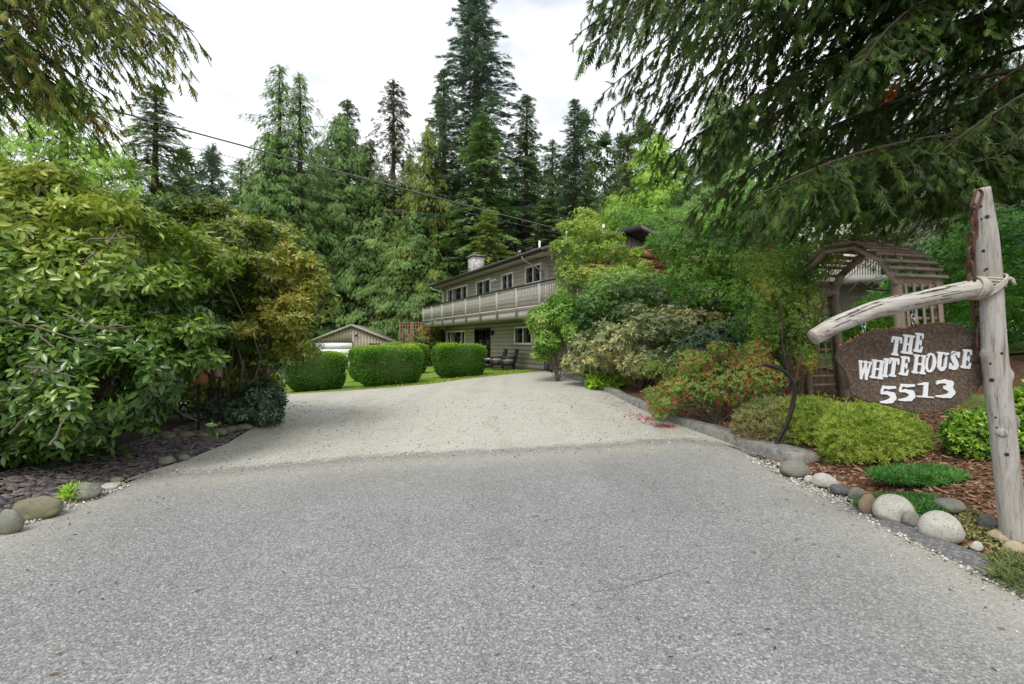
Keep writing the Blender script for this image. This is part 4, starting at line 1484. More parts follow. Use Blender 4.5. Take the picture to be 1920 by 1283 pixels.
def leaf_parts(root, tmpl, mat, pos, axs, nor, scl, tint=None):
    """each of these leaves is an object of its own; they share a few meshes of different age"""
    bins = 6
    mes = [make_mesh('leaf', tmpl[0], tmpl[1], mat, True, {'tint': np.full(len(tmpl[0]), (i + .5) / bins)}) for i in range(bins)]
    Y = nrm(axs); X = nrm(np.cross(Y, nor)); Z = np.cross(X, Y)
    for i in range(len(pos)):
        o = bpy.data.objects.new('leaf', mes[min(bins - 1, int(tint[i] * bins))])
        col.objects.link(o)
        o.parent = root
        M = Matrix(((X[i, 0], Y[i, 0], Z[i, 0], 0), (X[i, 1], Y[i, 1], Z[i, 1], 0), (X[i, 2], Y[i, 2], Z[i, 2], 0), (0, 0, 0, 1)))
        loc = pos[i] - np.array(root.location)
        o.matrix_local = Matrix.Translation([float(q) for q in loc]) @ M @ Matrix.Scale(float(scl[i]), 4)


def shrub(name, label, cat, base, lobes, n, k, size, tmpl, mat, group=None, spread=(1.05, 1.7), up=.35, gap=0.12, thick=.25, tintf=None, stem_r=0.03, nstem=14,
          parts=0, seed=1, droop=.25, back=.3, bark=None, smooth=True, gscale=2.2, var=.36, shoot=.0, rest=None):
    bx, by = base
    root = thing(name, label, cat, (bx, by, H(bx, by)), 0, group)
    P, O = lobes_points(lobes, n, thick, up, None, gap, seed, back, gscale)
    _q = np.random.default_rng(seed + 77); _st = _q.random(len(P)) < .035
    _rm = float(np.mean([l[5] for l in lobes]))
    P = P + O * (_st * _q.uniform(.1, .5, len(P)) * _rm)[:, None]
    W = whorls(P, O, k, spread, size, var, seed + 1, tintf, droop, shoot)
    gr = height(W[0][:, 0], W[0][:, 1]); ok = W[0][:, 2] > gr + 0.02
    W = [w[ok] for w in W]
    if parts:
        sel = pick_visible(W[0], W[1], W[3], parts)
        msk = np.zeros(len(W[0]), bool); msk[sel] = True
        leaf_parts(root, tmpl, mat, W[0][msk], W[1][msk], W[2][msk], W[3][msk], W[4][msk])
        W = [w[~msk] for w in W]
    f = foliage('foliage', mat, [scatter(*(rest or tmpl), *W)], root, smooth)
    if parts: f['kind'] = 'stuff'
    if nstem:
        r = np.random.default_rng(seed + 5)
        L = np.asarray(lobes, float)
        ends = []
        for i in range(nstem):
            l = L[i % len(L)]
            d = nrm(r.normal(size=3)); d[2] = abs(d[2])
            ends.append(l[:3] + d * l[3:6] * 0.8)
        ends += [P[i] - O[i] * 0.02 for i in r.integers(0, len(P), nstem)]
        stems(root, (bx, by, H(bx, by) - 0.03), ends, stem_r, bark or M_BARKGREY, seed=seed + 6)
    return root


def lob(px, py, Y, rx, ry, rz):
    p = at(px, py, Y)
    return (*p, rx, ry, rz)


M_RHODO = leaf_mat('rhododendron_leaf', st((58, 88, 36), (86, 120, 46), (124, 154, 58), (168, 184, 80), (212, 214, 116)), 0.30, 0.26, 0.65)
M_RHODOY = leaf_mat('yellowing_rhododendron_leaf', st((76, 106, 42), (112, 136, 54), (154, 162, 70), (188, 176, 82), (184, 146, 80)), 0.34, 0.28, 0.6)
M_DARKLEAF = leaf_mat('dark_glossy_leaf', st((44, 66, 46), (60, 86, 56), (82, 108, 72), (118, 140, 104)), 0.34, 0.14, 0.55)
M_GREYRHODO = leaf_mat('grey_green_rhododendron_leaf', st((92, 112, 70), (122, 136, 90), (156, 162, 116), (190, 186, 124), (200, 172, 84)), 0.5, 0.18, 0.4)
M_VARIEG = leaf_mat('cream_edged_leaf', st((84, 116, 50), (118, 142, 66), (160, 172, 96), (196, 196, 120)), 0.45, 0.2, 0.4)
M_MAPLE = leaf_mat('light_green_maple_leaf', st((92, 128, 52), (120, 156, 62), (150, 178, 78), (176, 190, 94), (190, 166, 92)), 0.5, 0.32, 0.35)
M_VIBURNUM = leaf_mat('soft_green_leaf', st((82, 122, 44), (108, 150, 58), (138, 172, 76), (166, 188, 98)), 0.5, 0.3, 0.35)
M_DOGWOOD = leaf_mat('deep_green_leaf', st((66, 101, 44), (88, 128, 55), (120, 157, 68), (161, 186, 88)), 0.38, 0.26, 0.5)
M_GARDENTREE = leaf_mat('garden_tree_leaf', st((75, 114, 48), (100, 146, 59), (134, 177, 75), (174, 209, 101)), 0.38, 0.42, 0.5)
M_VINE = leaf_mat('climbing_vine_leaf', st((84, 119, 55), (116, 150, 68), (152, 180, 86), (190, 202, 108), (204, 157, 99)), 0.5, 0.42, 0.35)
M_FUCHSIA = leaf_mat('fuchsia_leaf', st((86, 116, 54), (116, 146, 66), (148, 172, 84), (172, 172, 92), (176, 130, 78)), 0.55, 0.25, 0.3)
M_FLOWER = leaf_mat('fuchsia_flower', st((176, 30, 44), (206, 46, 60), (222, 70, 78)), 0.5, 0.25, 0.4)
M_BOX = leaf_mat('clipped_box_leaf', st((66, 104, 40), (88, 134, 48), (116, 160, 56), (152, 186, 68), (178, 202, 90)), 0.5, 0.34, 0.35)
M_LAUREL = leaf_mat('laurel_hedge_leaf', st((67, 112, 46), (92, 146, 58), (126, 181, 74), (172, 212, 102)), 0.38, 0.42, 0.5)
M_SPIREA = leaf_mat('yellow_green_leaf', st((106, 130, 50), (138, 162, 64), (168, 184, 82), (198, 206, 106)), 0.55, 0.28, 0.3)
M_LAVENDER = leaf_mat('grey_green_needle_leaf', st((92, 104, 62), (118, 130, 78), (146, 154, 94), (164, 160, 106), (140, 112, 92)), 0.6, 0.22, 0.25)
M_JUNIPER = leaf_mat('creeping_juniper_leaf', st((42, 88, 34), (60, 112, 44), (82, 136, 54), (114, 160, 74)), 0.55, 0.22, 0.3)
M_LIME = leaf_mat('lime_green_leaf', st((120, 160, 40), (150, 190, 56), (176, 206, 80)), 0.5, 0.3, 0.35)
M_FERN = leaf_mat('fern_frond', st((70, 110, 44), (96, 138, 56), (124, 160, 74)), 0.55, 0.3, 0.3)
M_CREEPER = leaf_mat('creeper_leaf', st((60, 84, 40), (104, 112, 50), (162, 140, 66), (178, 112, 70)), 0.55, 0.25, 0.3)


def grad(ax, lo, hi, amp=.3):
    """older shoots on one side of the plant, younger ones on the other"""
    def f(P, r):
        t = (P[:, ax] - lo) / (hi - lo)
        return np.clip(0.15 + 0.7 * t + r.normal(size=len(P)) * amp * 0.5, 0, 1)
    return f


def clumpy(seed, s=2.0, a=.5, b=.3):
    def f(P, r): return np.clip(a + b * quad_noise(P, s, seed) + r.normal(size=len(P)) * 0.10, 0, 1)
    return f


# the big left rhododendron: broad dark leaves low, paler shoots on top
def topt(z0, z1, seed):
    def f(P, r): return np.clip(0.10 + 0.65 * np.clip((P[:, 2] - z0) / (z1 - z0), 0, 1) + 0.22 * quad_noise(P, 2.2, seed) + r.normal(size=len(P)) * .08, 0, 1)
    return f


R1 = [(-5.7, 5.9, 1.0, 1.4, 1.1, 1.0), (-6.7, 6.1, 2.1, 1.7, 1.3, 1.1), (-5.0, 6.0, 1.25, .95, 0.85, 0.75), (-5.5, 6.3, 2.35, 1.15, 1.0, 0.8), (-6.7, 6.0, 2.85, 1.4, 1.2, 0.75),
      (-5.9, 6.7, 3.0, 1.1, 1.0, 0.5), (-4.95, 7.0, 2.75, 0.9, 0.8, 0.45), (-6.4, 5.1, 0.9, 1.1, 0.8, 0.8), (-5.2, 5.5, 0.75, 0.8, 0.55, 0.5)]
R1 += [lob(185, 725, 5.35, .45, .3, .38), lob(250, 690, 5.5, .45, .3, .3), lob(130, 760, 5.2, .4, .3, .3)]
_r = np.random.default_rng(404)
for i in range(26):   # branch ends that stand out of the mass
    a_ = _r.uniform(-.2, 1.0); zz = _r.uniform(.5, 3.2)
    R1.append((-4.55 - 1.9 * a_ + _r.normal() * .25 - .25 * abs(zz - 1.6), 5.55 + .55 * (1 - a_) + _r.uniform(-.35, .5), zz, _r.uniform(.28, .5), _r.uniform(.28, .45), _r.uniform(.13, .24)))
for x_, z_ in ((-6.9, 3.55), (-6.2, 3.5), (-5.5, 3.4), (-5.0, 3.15), (-4.6, 2.95), (-4.35, 2.3), (-4.3, 1.75), (-5.9, 3.6)):
    R1.append((x_, 6.3 + _r.uniform(-.3, .4), z_, .45, .4, .2))
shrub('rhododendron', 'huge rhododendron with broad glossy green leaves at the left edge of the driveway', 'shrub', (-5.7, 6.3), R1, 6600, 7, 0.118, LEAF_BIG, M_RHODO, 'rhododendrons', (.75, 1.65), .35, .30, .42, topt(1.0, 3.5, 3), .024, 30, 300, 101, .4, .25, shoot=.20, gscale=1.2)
_rh = [o for o in bpy.data.objects if o.name == 'rhododendron'][0]
for ps in ([(0, 603, 5.3), (60, 610, 5.2), (110, 626, 5.1), (190, 650, 5.2)], [(70, 625, 5.15), (105, 655, 5.1)], [(118, 590, 5.0), (170, 608, 5.0), (200, 616, 5.05), (250, 610, 5.2)], [(200, 616, 5.05), (215, 605, 5.1), (235, 612, 5.1)], [(160, 450, 5.4), (215, 445, 5.3), (250, 444, 5.4)], [(205, 455, 5.3), (225, 420, 5.4)],
           [(45, 688, 4.95), (80, 690, 4.9), (140, 706, 5.0)], [(72, 692, 4.9), (60, 718, 4.95), (48, 730, 5.0)], [(20, 812, 4.8), (50, 780, 4.8), (70, 760, 4.9)], [(95, 835, 4.7), (110, 800, 4.75), (130, 775, 4.85)], [(180, 470, 5.4), (150, 500, 5.3)]):
    P_ = np.array([at(*q) for q in ps]); s_ = np.linspace(0, 1, 10); s0_ = np.linspace(0, 1, len(P_))
    Q_ = np.stack([np.interp(s_, s0_, P_[:, i]) for i in range(3)], 1) + rng.normal(size=(10, 3)) * .006
    MB().tube(Q_, np.linspace(.013, .006, 10), 6, False).build('branch', M_BARKGREY, _rh, smooth=True)
R2 = [lob(470, 470, 9.0, 1.05, 1.0, .6), lob(400, 440, 9.3, .95, .9, .55), lob(540, 510, 9.0, .7, .8, .5), lob(520, 585, 9.0, .65, .7, .42), lob(430, 550, 9.2, 1.0, .8, .6), lob(500, 650, 9.2, .5, .55, .4), lob(360, 480, 8.8, .85, .8, .6), lob(480, 720, 9.3, .45, .45, .25), lob(330, 415, 9.0, .75, .7, .4), lob(390, 600, 9.1, .8, .7, .5), lob(450, 630, 9.1, .7, .6, .45), lob(350, 650, 8.6, .6, .5, .4), lob(430, 700, 9.3, .6, .5, .35), lob(540, 630, 9.1, .4, .4, .35), lob(320, 560, 8.4, .8, .6, .5), lob(390, 740, 9.4, .5, .4, .25)]
for i in range(26):
    t_ = i / 25.0
    px_ = np.interp(t_, [0, .25, .5, .7, .85, 1], [270, 380, 490, 590, 612, 545]) + _r.normal() * 14; py_ = np.interp(t_, [0, .25, .5, .7, .85, 1], [392, 415, 455, 515, 565, 655]) + _r.normal() * 16
    R2.append(lob(px_, py_, 8.9 + _r.uniform(-.5, .5), _r.uniform(.22, .4), _r.uniform(.25, .4), _r.uniform(.12, .22)))
for i in range(14): R2.append(lob(_r.uniform(330, 560), _r.uniform(450, 640), 8.2 + _r.uniform(-.2, .3), _r.uniform(.25, .45), .3, _r.uniform(.12, .2)))


def bronze(P, r):
    px = 960 + P[:, 0] / P[:, 1] * FPX
    return np.clip(.16 + .34 * ss(-5.8, -3.3, P[:, 0]) * ss(1.0, 2.9, P[:, 2]) + .30 * quad_noise(P, 2.0, 44) + r.normal(size=len(P)) * .10, 0, 1)


shrub('rhododendron', 'tree like rhododendron turning orange and yellow on its crown right of the birdhouses', 'shrub', (-5.25, 9.3), R2, 7600, 7, 0.100, LEAF_BIG, M_RHODOY, 'rhododendrons', (.7, 1.55), .45, .26, .42, bronze, .03, 20, 300, 102, .25, .3, shoot=.12, gscale=1.2, rest=LEAF_MID)
R3 = [lob(490, 745, 8.9, .42, .4, .32), lob(455, 770, 8.8, .35, .35, .28), lob(505, 775, 8.9, .25, .3, .2), lob(420, 760, 9.2, .4, .3, .3)]
shrub('pieris', 'small dark blue green bush at the foot of the orange rhododendron', 'shrub', (-4.6, 8.95), R3, 620, 7, .085, LEAF_BIG, M_DARKLEAF, None, (.9, 1.6), .4, .1, .4, None, .015, 10, 0, 103)
# dark growth behind, under the left crowns
R4 = [lob(350, 700, 10.0, .9, .5, .6), lob(430, 735, 10.2, .8, .5, .5), lob(300, 745, 9.6, .8, .5, .5), lob(405, 650, 10.4, .9, .6, .6), lob(500, 700, 10.2, .5, .4, .6), lob(360, 770, 9.8, .8, .4, .3), (-7.6, 8.6, 1.2, 1.6, 1.2, 1.2), (-8.6, 7.5, 2.0, 1.6, 1.2, 1.4), (-6.8, 10.4, 2.2, 1.2, 1.0, 1.0), (-9.5, 10, 2.4, 2.2, 1.4, 1.8)]
shrub('laurel_shrub', 'dark evergreen shrub in the gloom behind the two rhododendrons', 'shrub', (-8.2, 8.9), R4, 2600, 6, .12, LEAF_MID, M_DARKLEAF, None, (.9, 1.6), .4, .1, .4, None, .03, 14, 0, 104, smooth=False)


# clipped hedges
def hedge_mesh(seed, sx, sy, sz, n):
    r = np.random.default_rng(seed)
    D = nrm(r.normal(size=(n, 3)))
    e = 0.46
    sup = np.sign(D) * np.abs(D) ** e
    sup /= (np.abs(sup) ** 4.2).sum(1, keepdims=True) ** (1 / 4.2)
    P = sup * np.array([sx, sy, sz]); P[:, 2] += sz
    tap = 0.86 + 0.14 * np.clip(P[:, 2] / (sz * 1.1), 0, 1)
    P[:, :2] *= tap[:, None]
    nn = nrm(np.sign(sup) * np.abs(sup) ** 3.2 / np.array([sx, sy, sz]))
    w = 1 + 0.030 * quad_noise(P, 1.7, seed + 3) + 0.030 * quad_noise(P, 4.5, seed) + 0.010 * r.normal(size=n)
    w = w + (r.random(n) < .02) * r.uniform(.02, .07, n)
    P = P * w[:, None]
    k = P[:, 2] > 0.03
    P, nn = P[k], nn[k]
    A = nn * 0.8 + r.normal(size=P.shape) * 0.65; A[:, 2] += .25
    t = np.clip(.25 + .5 * np.clip(nn[:, 2], 0, 1) + .18 * quad_noise(P, 5, seed) + .12 * r.normal(size=len(P)), 0, 1)  # upward leaves tinted paler, sunlight on the top put into the colour
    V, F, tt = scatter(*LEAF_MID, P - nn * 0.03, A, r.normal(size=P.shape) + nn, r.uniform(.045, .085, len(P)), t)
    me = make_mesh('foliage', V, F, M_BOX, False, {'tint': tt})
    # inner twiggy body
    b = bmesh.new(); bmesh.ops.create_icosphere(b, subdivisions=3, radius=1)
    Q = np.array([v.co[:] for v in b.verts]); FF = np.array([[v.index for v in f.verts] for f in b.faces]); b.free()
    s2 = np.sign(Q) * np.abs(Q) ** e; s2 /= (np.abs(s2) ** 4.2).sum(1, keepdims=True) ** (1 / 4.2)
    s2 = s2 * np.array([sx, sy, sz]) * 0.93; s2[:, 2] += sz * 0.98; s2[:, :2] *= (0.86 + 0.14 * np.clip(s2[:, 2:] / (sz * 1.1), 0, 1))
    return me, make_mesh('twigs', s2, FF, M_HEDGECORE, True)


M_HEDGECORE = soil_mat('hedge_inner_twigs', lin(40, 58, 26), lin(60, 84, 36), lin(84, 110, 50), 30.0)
HM = [hedge_mesh(1, 1.0, .62, .69, 15000), hedge_mesh(2, 1.0, .66, .69, 15000)]


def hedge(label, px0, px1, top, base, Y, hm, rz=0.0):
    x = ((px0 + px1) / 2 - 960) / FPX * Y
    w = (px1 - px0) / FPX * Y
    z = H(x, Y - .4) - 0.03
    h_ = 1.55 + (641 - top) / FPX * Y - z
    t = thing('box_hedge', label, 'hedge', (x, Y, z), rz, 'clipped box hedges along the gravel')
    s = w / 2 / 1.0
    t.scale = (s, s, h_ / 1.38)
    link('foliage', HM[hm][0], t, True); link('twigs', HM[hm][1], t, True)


hedge('leftmost clipped round cornered hedge partly behind the orange rhododendron', 537, 648, 658, 730, 17.2, 0, R(28))
hedge('middle and longest clipped hedge in front of the garage', 668, 790, 647, 725, 17.9, 1, R(30))
hedge('clipped hedge in front of the sliding door nearest the patio chairs', 812, 911, 643, 709, 20.3, 0, R(28))
hedge('clipped hedge peeking out low behind the left end of the middle hedge', 655, 735, 649, 700, 21.5, 1, R(30))
hedge('clipped hedge standing behind the right end of the middle hedge', 716, 802, 642, 690, 24.5, 0, R(30))
hedge('far clipped hedge glimpsed beside the garage fence', 542, 600, 648, 690, 25.5, 0, R(20))

# dark shrub with creeper by the lattice screen
S = [lob(806, 650, 33.5, .8, .8, 1.0), lob(815, 625, 34, .7, .7, .7), lob(795, 630, 34.5, .7, .7, .6), lob(790, 668, 33.0, .6, .7, .5)]
p = at(806, 690, 33.5)
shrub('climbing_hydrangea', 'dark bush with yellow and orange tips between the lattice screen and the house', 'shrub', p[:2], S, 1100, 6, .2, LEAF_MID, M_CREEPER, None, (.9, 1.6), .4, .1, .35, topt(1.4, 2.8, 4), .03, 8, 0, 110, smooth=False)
p = at(552, 665, 30)
shrub('conifer_shrub', 'small grey green bush in front of the lattice fence', 'shrub', p[:2], [lob(553, 655, 30, .5, .5, .7)], 400, 6, .14, LEAF_MID, M_DARKLEAF, None, (.6, 1.3), .5, 0, .4, None, .02, 5, 0, 111, smooth=False)

# ------------------------------------------------------------------ planting on the right, back to front
# light green maple before the house corner
S = [lob(1098, 435, 17.5, .85, .8, .5), lob(1075, 470, 17.3, .75, .7, .55), lob(1135, 472, 17.5, .8, .8, .4), lob(1172, 484, 17.8, .5, .6, .25), lob(1205, 500, 17.6, .35, .5, .2), lob(1160, 510, 17.4, .5, .6, .3), lob(1065, 520, 17.2, .45, .5, .5), lob(1110, 520, 17.0, .8, .7, .45), lob(1060, 500, 17.2, .35, .5, .35), lob(1105, 412, 17.8, .45, .6, .28), lob(1055, 560, 17.0, .35, .4, .4), lob(1045, 462, 17.4, .3, .4, .22), lob(1152, 445, 17.6, .4, .4, .18), lob(1062, 425, 17.5, .35, .4, .2), lob(1195, 470, 17.8, .3, .4, .14), lob(1090, 405, 17.8, .5, .5, .3)]
p = at(1100, 690, 17.4)
shrub('maple_tree', 'light yellow green young maple in front of the house corner', 'tree', (p[0], p[1]), S, 2700, 5, .105, LEAF_MID, M_MAPLE, None, (.7, 1.5), .3, .26, .6, clumpy(7, 2.4, .36, .30), .05, 12, 0, 120, .5, smooth=False)
S = [lob(1020, 600, 16.4, .55, .6, .5), lob(1060, 590, 16.0, .6, .6, .45), lob(1030, 640, 16.2, .5, .5, .4), lob(1085, 620, 15.6, .5, .5, .4), lob(1050, 570, 16.2, .45, .5, .3), lob(1020, 665, 16.4, .35, .4, .2)]
p = at(1045, 690, 16.2)
shrub('viburnum', 'soft pale green large leaved shrub covering the house corner', 'shrub', p[:2], S, 1300, 6, .15, LEAF_MID, M_VIBURNUM, None, (.9, 1.6), .45, .12, .4, clumpy(8), .015, 10, 0, 121, .4, smooth=False)
S = [lob(1170, 540, 15.4, 1.2, .9, .62), lob(1225, 545, 15.4, .85, .8, .55), lob(1120, 570, 15.4, .75, .8, .5), lob(1180, 585, 15.2, 1.1, .8, .5), lob(1100, 595, 15.4, .45, .5, .4)]
p = at(1170, 690, 15.4)
shrub('cutleaf_shrub', 'dense dome shaped dark green shrub with a sunlit top', 'shrub', p[:2], S, 3600, 5, .085, LEAF_MID, M_DOGWOOD, None, (.8, 1.5), .5, .1, .35, topt(2.4, 3.6, 8), .03, 10, 0, 122, .3, smooth=False)  # leaf tint rises with height, painting the sunlit top into the colour
# grey-yellow rhododendron
S = [lob(1240, 615, 13.0, .95, .8, .5), lob(1175, 645, 13.2, .9, .7, .5), lob(1290, 612, 12.8, .75, .7, .42), lob(1140, 672, 14.0, .75, .6, .42), lob(1215, 678, 12.8, .85, .5, .40), lob(1295, 655, 12.4, .7, .6, .42), lob(1095, 680, 15.0, .65, .6, .40), lob(1110, 645, 14.6, .6, .6, .38)]
for _i in range(22):
    _px = rng.uniform(1085, 1345)
    S.append((*at(_px, np.interp(_px, [1080, 1130, 1180, 1260, 1345], [640, 610, 585, 562, 600]) + rng.uniform(-6, 80), 12.7 + rng.uniform(-.4, .7) + max(0, (1180 - _px) * .016)), rng.uniform(.22, .38), .3, rng.uniform(.10, .18)))
p = at(1200, 725, 13.4)
shrub('rhododendron', 'sprawling grey green and yellow rhododendron behind the kerb', 'shrub', p[:2], S, 3300, 7, .105, LEAF_BIG, M_GREYRHODO, 'rhododendrons', (.7, 1.45), .5, .16, .35, clumpy(9, 1.8, .45, .34), .03, 22, 0, 123, .15, rest=LEAF_MID)
S = [lob(1330, 655, 11.4, .5, .45, .3), lob(1290, 680, 11.4, .45, .4, .3), lob(1250, 705, 11.6, .38, .3, .22), lob(1350, 625, 11.8, .45, .45, .28), lob(1225, 690, 12, .35, .3, .2)]
p = at(1290, 730, 11.5)
shrub('leucothoe', 'cream variegated shrub beside the grey green rhododendron', 'shrub', p[:2], S, 800, 6, .10, LEAF_BIG, M_VARIEG, None, (.8, 1.5), .4, .1, .35, clumpy(10, 3, .45, .4), .02, 8, 0, 124, .5)
S = [lob(1350, 650, 11.2, .8, .6, .5), lob(1390, 665, 11.0, .5, .5, .4)]
p = at(1360, 720, 11.3)
shrub('evergreen_shrub', 'dark glossy bush below the garden tree', 'shrub', p[:2], S, 700, 6, .11, LEAF_BIG, M_DARKLEAF, None, (.8, 1.5), .4, .1, .35, None, .02, 8, 0, 125, .3)
# garden tree between house gable and arbor
S = [lob(1300, 470, 13.5, 1.0, .9, .6), lob(1350, 490, 13.0, 1.0, .9, .6), lob(1405, 470, 13.2, 1.0, .9, .6), lob(1440, 520, 12.4, .9, .8, .6), lob(1290, 520, 13.2, .7, .7, .5), lob(1340, 550, 12.8, .8, .7, .45), lob(1400, 560, 12.4, .8, .7, .45), lob(1460, 460, 13.2, .8, .8, .5), lob(1250, 455, 14, .6, .6, .35), lob(1375, 440, 13.8, .9, .8, .35), lob(1290, 560, 13, .4, .4, .3)]
p = at(1352, 690, 13.0)
shrub('garden_tree', 'multi stemmed garden tree with fresh green leaves left of the arbor', 'tree', p[:2], S, 5200, 5, .092, LEAF_MID, M_GARDENTREE, None, (.7, 1.5), .35, .18, .5, clumpy(11, 1.8, .42, .32), .045, 20, 0, 126, .4, smooth=False)
S = [lob(1460, 620, 9.6, .55, .5, .45), lob(1440, 660, 9.6, .5, .5, .4), lob(1490, 650, 9.2, .35, .35, .4), lob(1420, 610, 10, .5, .5, .4), lob(1470, 690, 9.2, .4, .35, .3), lob(1462, 575, 9.8, .45, .5, .45)]
p = at(1460, 735, 9.5)
shrub('honeysuckle_bush', 'leafy bush crowding the left posts of the arbor', 'shrub', p[:2], S, 2600, 5, .072, LEAF_MID, M_GARDENTREE, None, (.7, 1.5), .3, .16, .5, clumpy(12, 2.6, .4, .3), .02, 12, 0, 127, .5, smooth=False)
# laurel hedge and greenery beyond the arbor
S = [lob(1590, 615, 13.5, 1.2, .9, .55), lob(1700, 585, 13.0, 1.0, 1.0, .95), lob(1780, 540, 12.0, 1.3, 1.0, 1.3), lob(1870, 520, 11.0, 1.4, 1.0, 1.6), lob(1960, 540, 10.0, 1.4, 1.0, 1.7), lob(1880, 650, 10.0, 1.2, .8, .9), lob(1640, 640, 13, 1.6, 1.0, .5), lob(1780, 640, 12, 1.5, 1.0, .6), lob(1545, 625, 14.2, .8, .8, .5), lob(1650, 585, 11.2, .5, .4, .45), lob(1615, 600, 11.6, .4, .4, .4)]
S = [(a, b, c - .1, d, e, f) for a, b, c, d, e, f in S]
p = at(1780, 650, 12.6)
shrub('laurel_hedge', 'tall informal green hedge behind the arbor and the sign post', 'hedge', p[:2], S, 5200, 5, .12, LEAF_MID, M_LAUREL, None, (.7, 1.5), .35, .12, .35, clumpy(13, 1.6, .4, .3), .04, 16, 0, 128, .4, smooth=False)
S = [lob(1255, 430, 30, 2.2, 1.8, 1.3), lob(1340, 420, 29, 2.4, 1.8, 1.5), lob(1430, 400, 27, 2.6, 1.8, 1.8), lob(1530, 420, 26, 2.4, 1.8, 1.8), lob(1380, 480, 27, 2.6, 1.8, 1.6), lob(1180, 415, 33, 1.6, 1.6, 1.0)]
p = at(1380, 640, 28)
shrub('alder_tree', 'bright green broadleaved tree behind the house gable', 'tree', p[:2], S, 3600, 5, .17, LEAF_MID, M_GARDENTREE, None, (.7, 1.5), .35, .16, .4, clumpy(14, .9, .35, .3), .10, 16, 0, 129, .4, smooth=False)
# fuchsia with red flowers leaning over the kerb
S = [lob(1320, 730, 8.9, .6, .5, .36), lob(1270, 752, 9.2, .4, .35, .24), lob(1370, 718, 8.7, .55, .5, .38), lob(1420, 708, 8.5, .45, .45, .36), lob(1335, 692, 9.2, .55, .5, .30), lob(1290, 705, 9.6, .42, .4, .25), lob(1400, 680, 9.2, .45, .45, .3), lob(1240, 768, 9.5, .25, .25, .14)]
for _i in range(20):
    _px = rng.uniform(1225, 1450)
    S.append((*at(_px, np.interp(_px, [1225, 1290, 1350, 1450], [745, 680, 655, 660]) + rng.uniform(-12, 70), rng.uniform(8.5, 9.3)), rng.uniform(.14, .26), .2, rng.uniform(.10, .2)))
p = at(1340, 780, 8.8)
fu = shrub('fuchsia_bush', 'loose fuchsia bush with hanging red flowers spilling over the kerb', 'shrub', p[:2], S, 3600, 5, .048, LEAF_MID, M_FUCHSIA, None, (.6, 1.5), .3, .12, .5, clumpy(15, 3.5, .45, .3), .012, 26, 0, 130, .5, smooth=False, var=.35)
P, O = lobes_points(S, 620, .06, .1, None, 0.2, 131, .1)
DROP = T([(0, 0, 0), (.22, .5, 0), (-.22, .5, 0), (0, .5, .22), (.3, 1, .1), (-.3, 1, .1), (0, 1, -.25)], [(0, 1, 3), (0, 3, 2), (0, 2, 1), (1, 4, 3), (3, 5, 2), (2, 6, 1)])
A = np.tile(np.array([0, 0, -1.0]), (len(P), 1)) + rng.normal(size=P.shape) * .3
fl = foliage('flowers', M_FLOWER, [scatter(*DROP, P + O * .03, A, rng.normal(size=P.shape), rng.uniform(.038, .066, len(P)), rng.random(len(P)))], fu)
fl['kind'] = 'stuff'


# needle-leaved mounds
def mound(name, label, base, rx, ry, rz, n, size, mat, seed, tmpl=LEAF_NARROW, up=.9, gap=.0, tintf=None, k=6, group=None, stem=True, spread=(.3, 1.1)):
    x, y = base
    z = H(x, y)
    L = [(x, y, z + rz * .25, rx, ry, rz * .8)]
    r = np.random.default_rng(seed)
    for i in range(7):
        a = r.uniform(0, 6.28); q = r.uniform(.35, .7)
        L.append((x + math.cos(a) * rx * q, y + math.sin(a) * ry * q, z + rz * r.uniform(.2, .55), rx * r.uniform(.3, .5), ry * r.uniform(.3, .5), rz * r.uniform(.35, .55)))
    return shrub(name, label, 'shrub', base, L, n, k, size, tmpl, mat, group, spread, up, gap, .4, tintf, .008, 14 if stem else 0, 0, seed, .05, .4, smooth=False, var=.4)


mound('spirea_mound', 'rounded yellow green shrub directly below the left part of the sign board', (4.48, 6.0), .62, .46, .56, 5600, .052, M_SPIREA, 140, LEAF_NEEDLE, k=8, tintf=clumpy(16, 4, .5, .25))
mound('spirea_mound', 'smaller yellow green shrub behind it at the foot of the arbor', (4.35, 7.1), .62, .5, .55, 3400, .05, M_SPIREA, 141, LEAF_NEEDLE, k=8, tintf=clumpy(17, 4, .6, .3))
mound('lavender_mound', 'grey green twiggy lavender shrub beside the bent black pipe', (3.98, 7.3), .58, .5, .55, 4200, .07, M_LAVENDER, 142, LEAF_NEEDLE, k=7, tintf=clumpy(18, 4, .4, .35))
mound('boxwood_mound', 'small green shrub half hidden behind the silver sign post', (5.28, 5.35), .36, .34, .42, 1400, .045, M_BOX, 143, LEAF_MID, k=6)
mound('boxwood_mound', 'green shrub cut by the right edge of the picture', (5.75, 5.2), .40, .4, .60, 1500, .05, M_BOX, 144, LEAF_MID, k=6)
mound('juniper_mat', 'upper low mat of bright green creeping juniper on the bark mulch', (4.42, 5.02), .68, .27, .07, 3400, .05, M_JUNIPER, 145, LEAF_NEEDLE, k=7, up=.3, spread=(.7, 1.5))
mound('juniper_mat', 'lower low mat of creeping juniper behind the white boulders', (3.78, 4.44), .58, .23, .07, 3400, .05, M_JUNIPER, 146, LEAF_NEEDLE, k=7, up=.3, spread=(.7, 1.5))
mound('heath_mat', 'brownish green low heath spilling in at the lower right corner', (3.45, 3.02), .34, .4, .09, 2600, .05, M_LAVENDER, 147, LEAF_NEEDLE, k=7, up=.25, spread=(.7, 1.5), tintf=clumpy(19, 6, .3, .3))
mound('hosta', 'lime green leafy clump at the far end of the kerb', (2.78, 14.1), .52, .3, .32, 260, .2, M_LIME, 148, LEAF_MID, k=5)
mound('seedling_tuft', 'small yellow green weed tuft beside the long brown boulder', (-4.28, 4.75), .12, .1, .10, 120, .07, M_LIME, 149, k=5, stem=False)


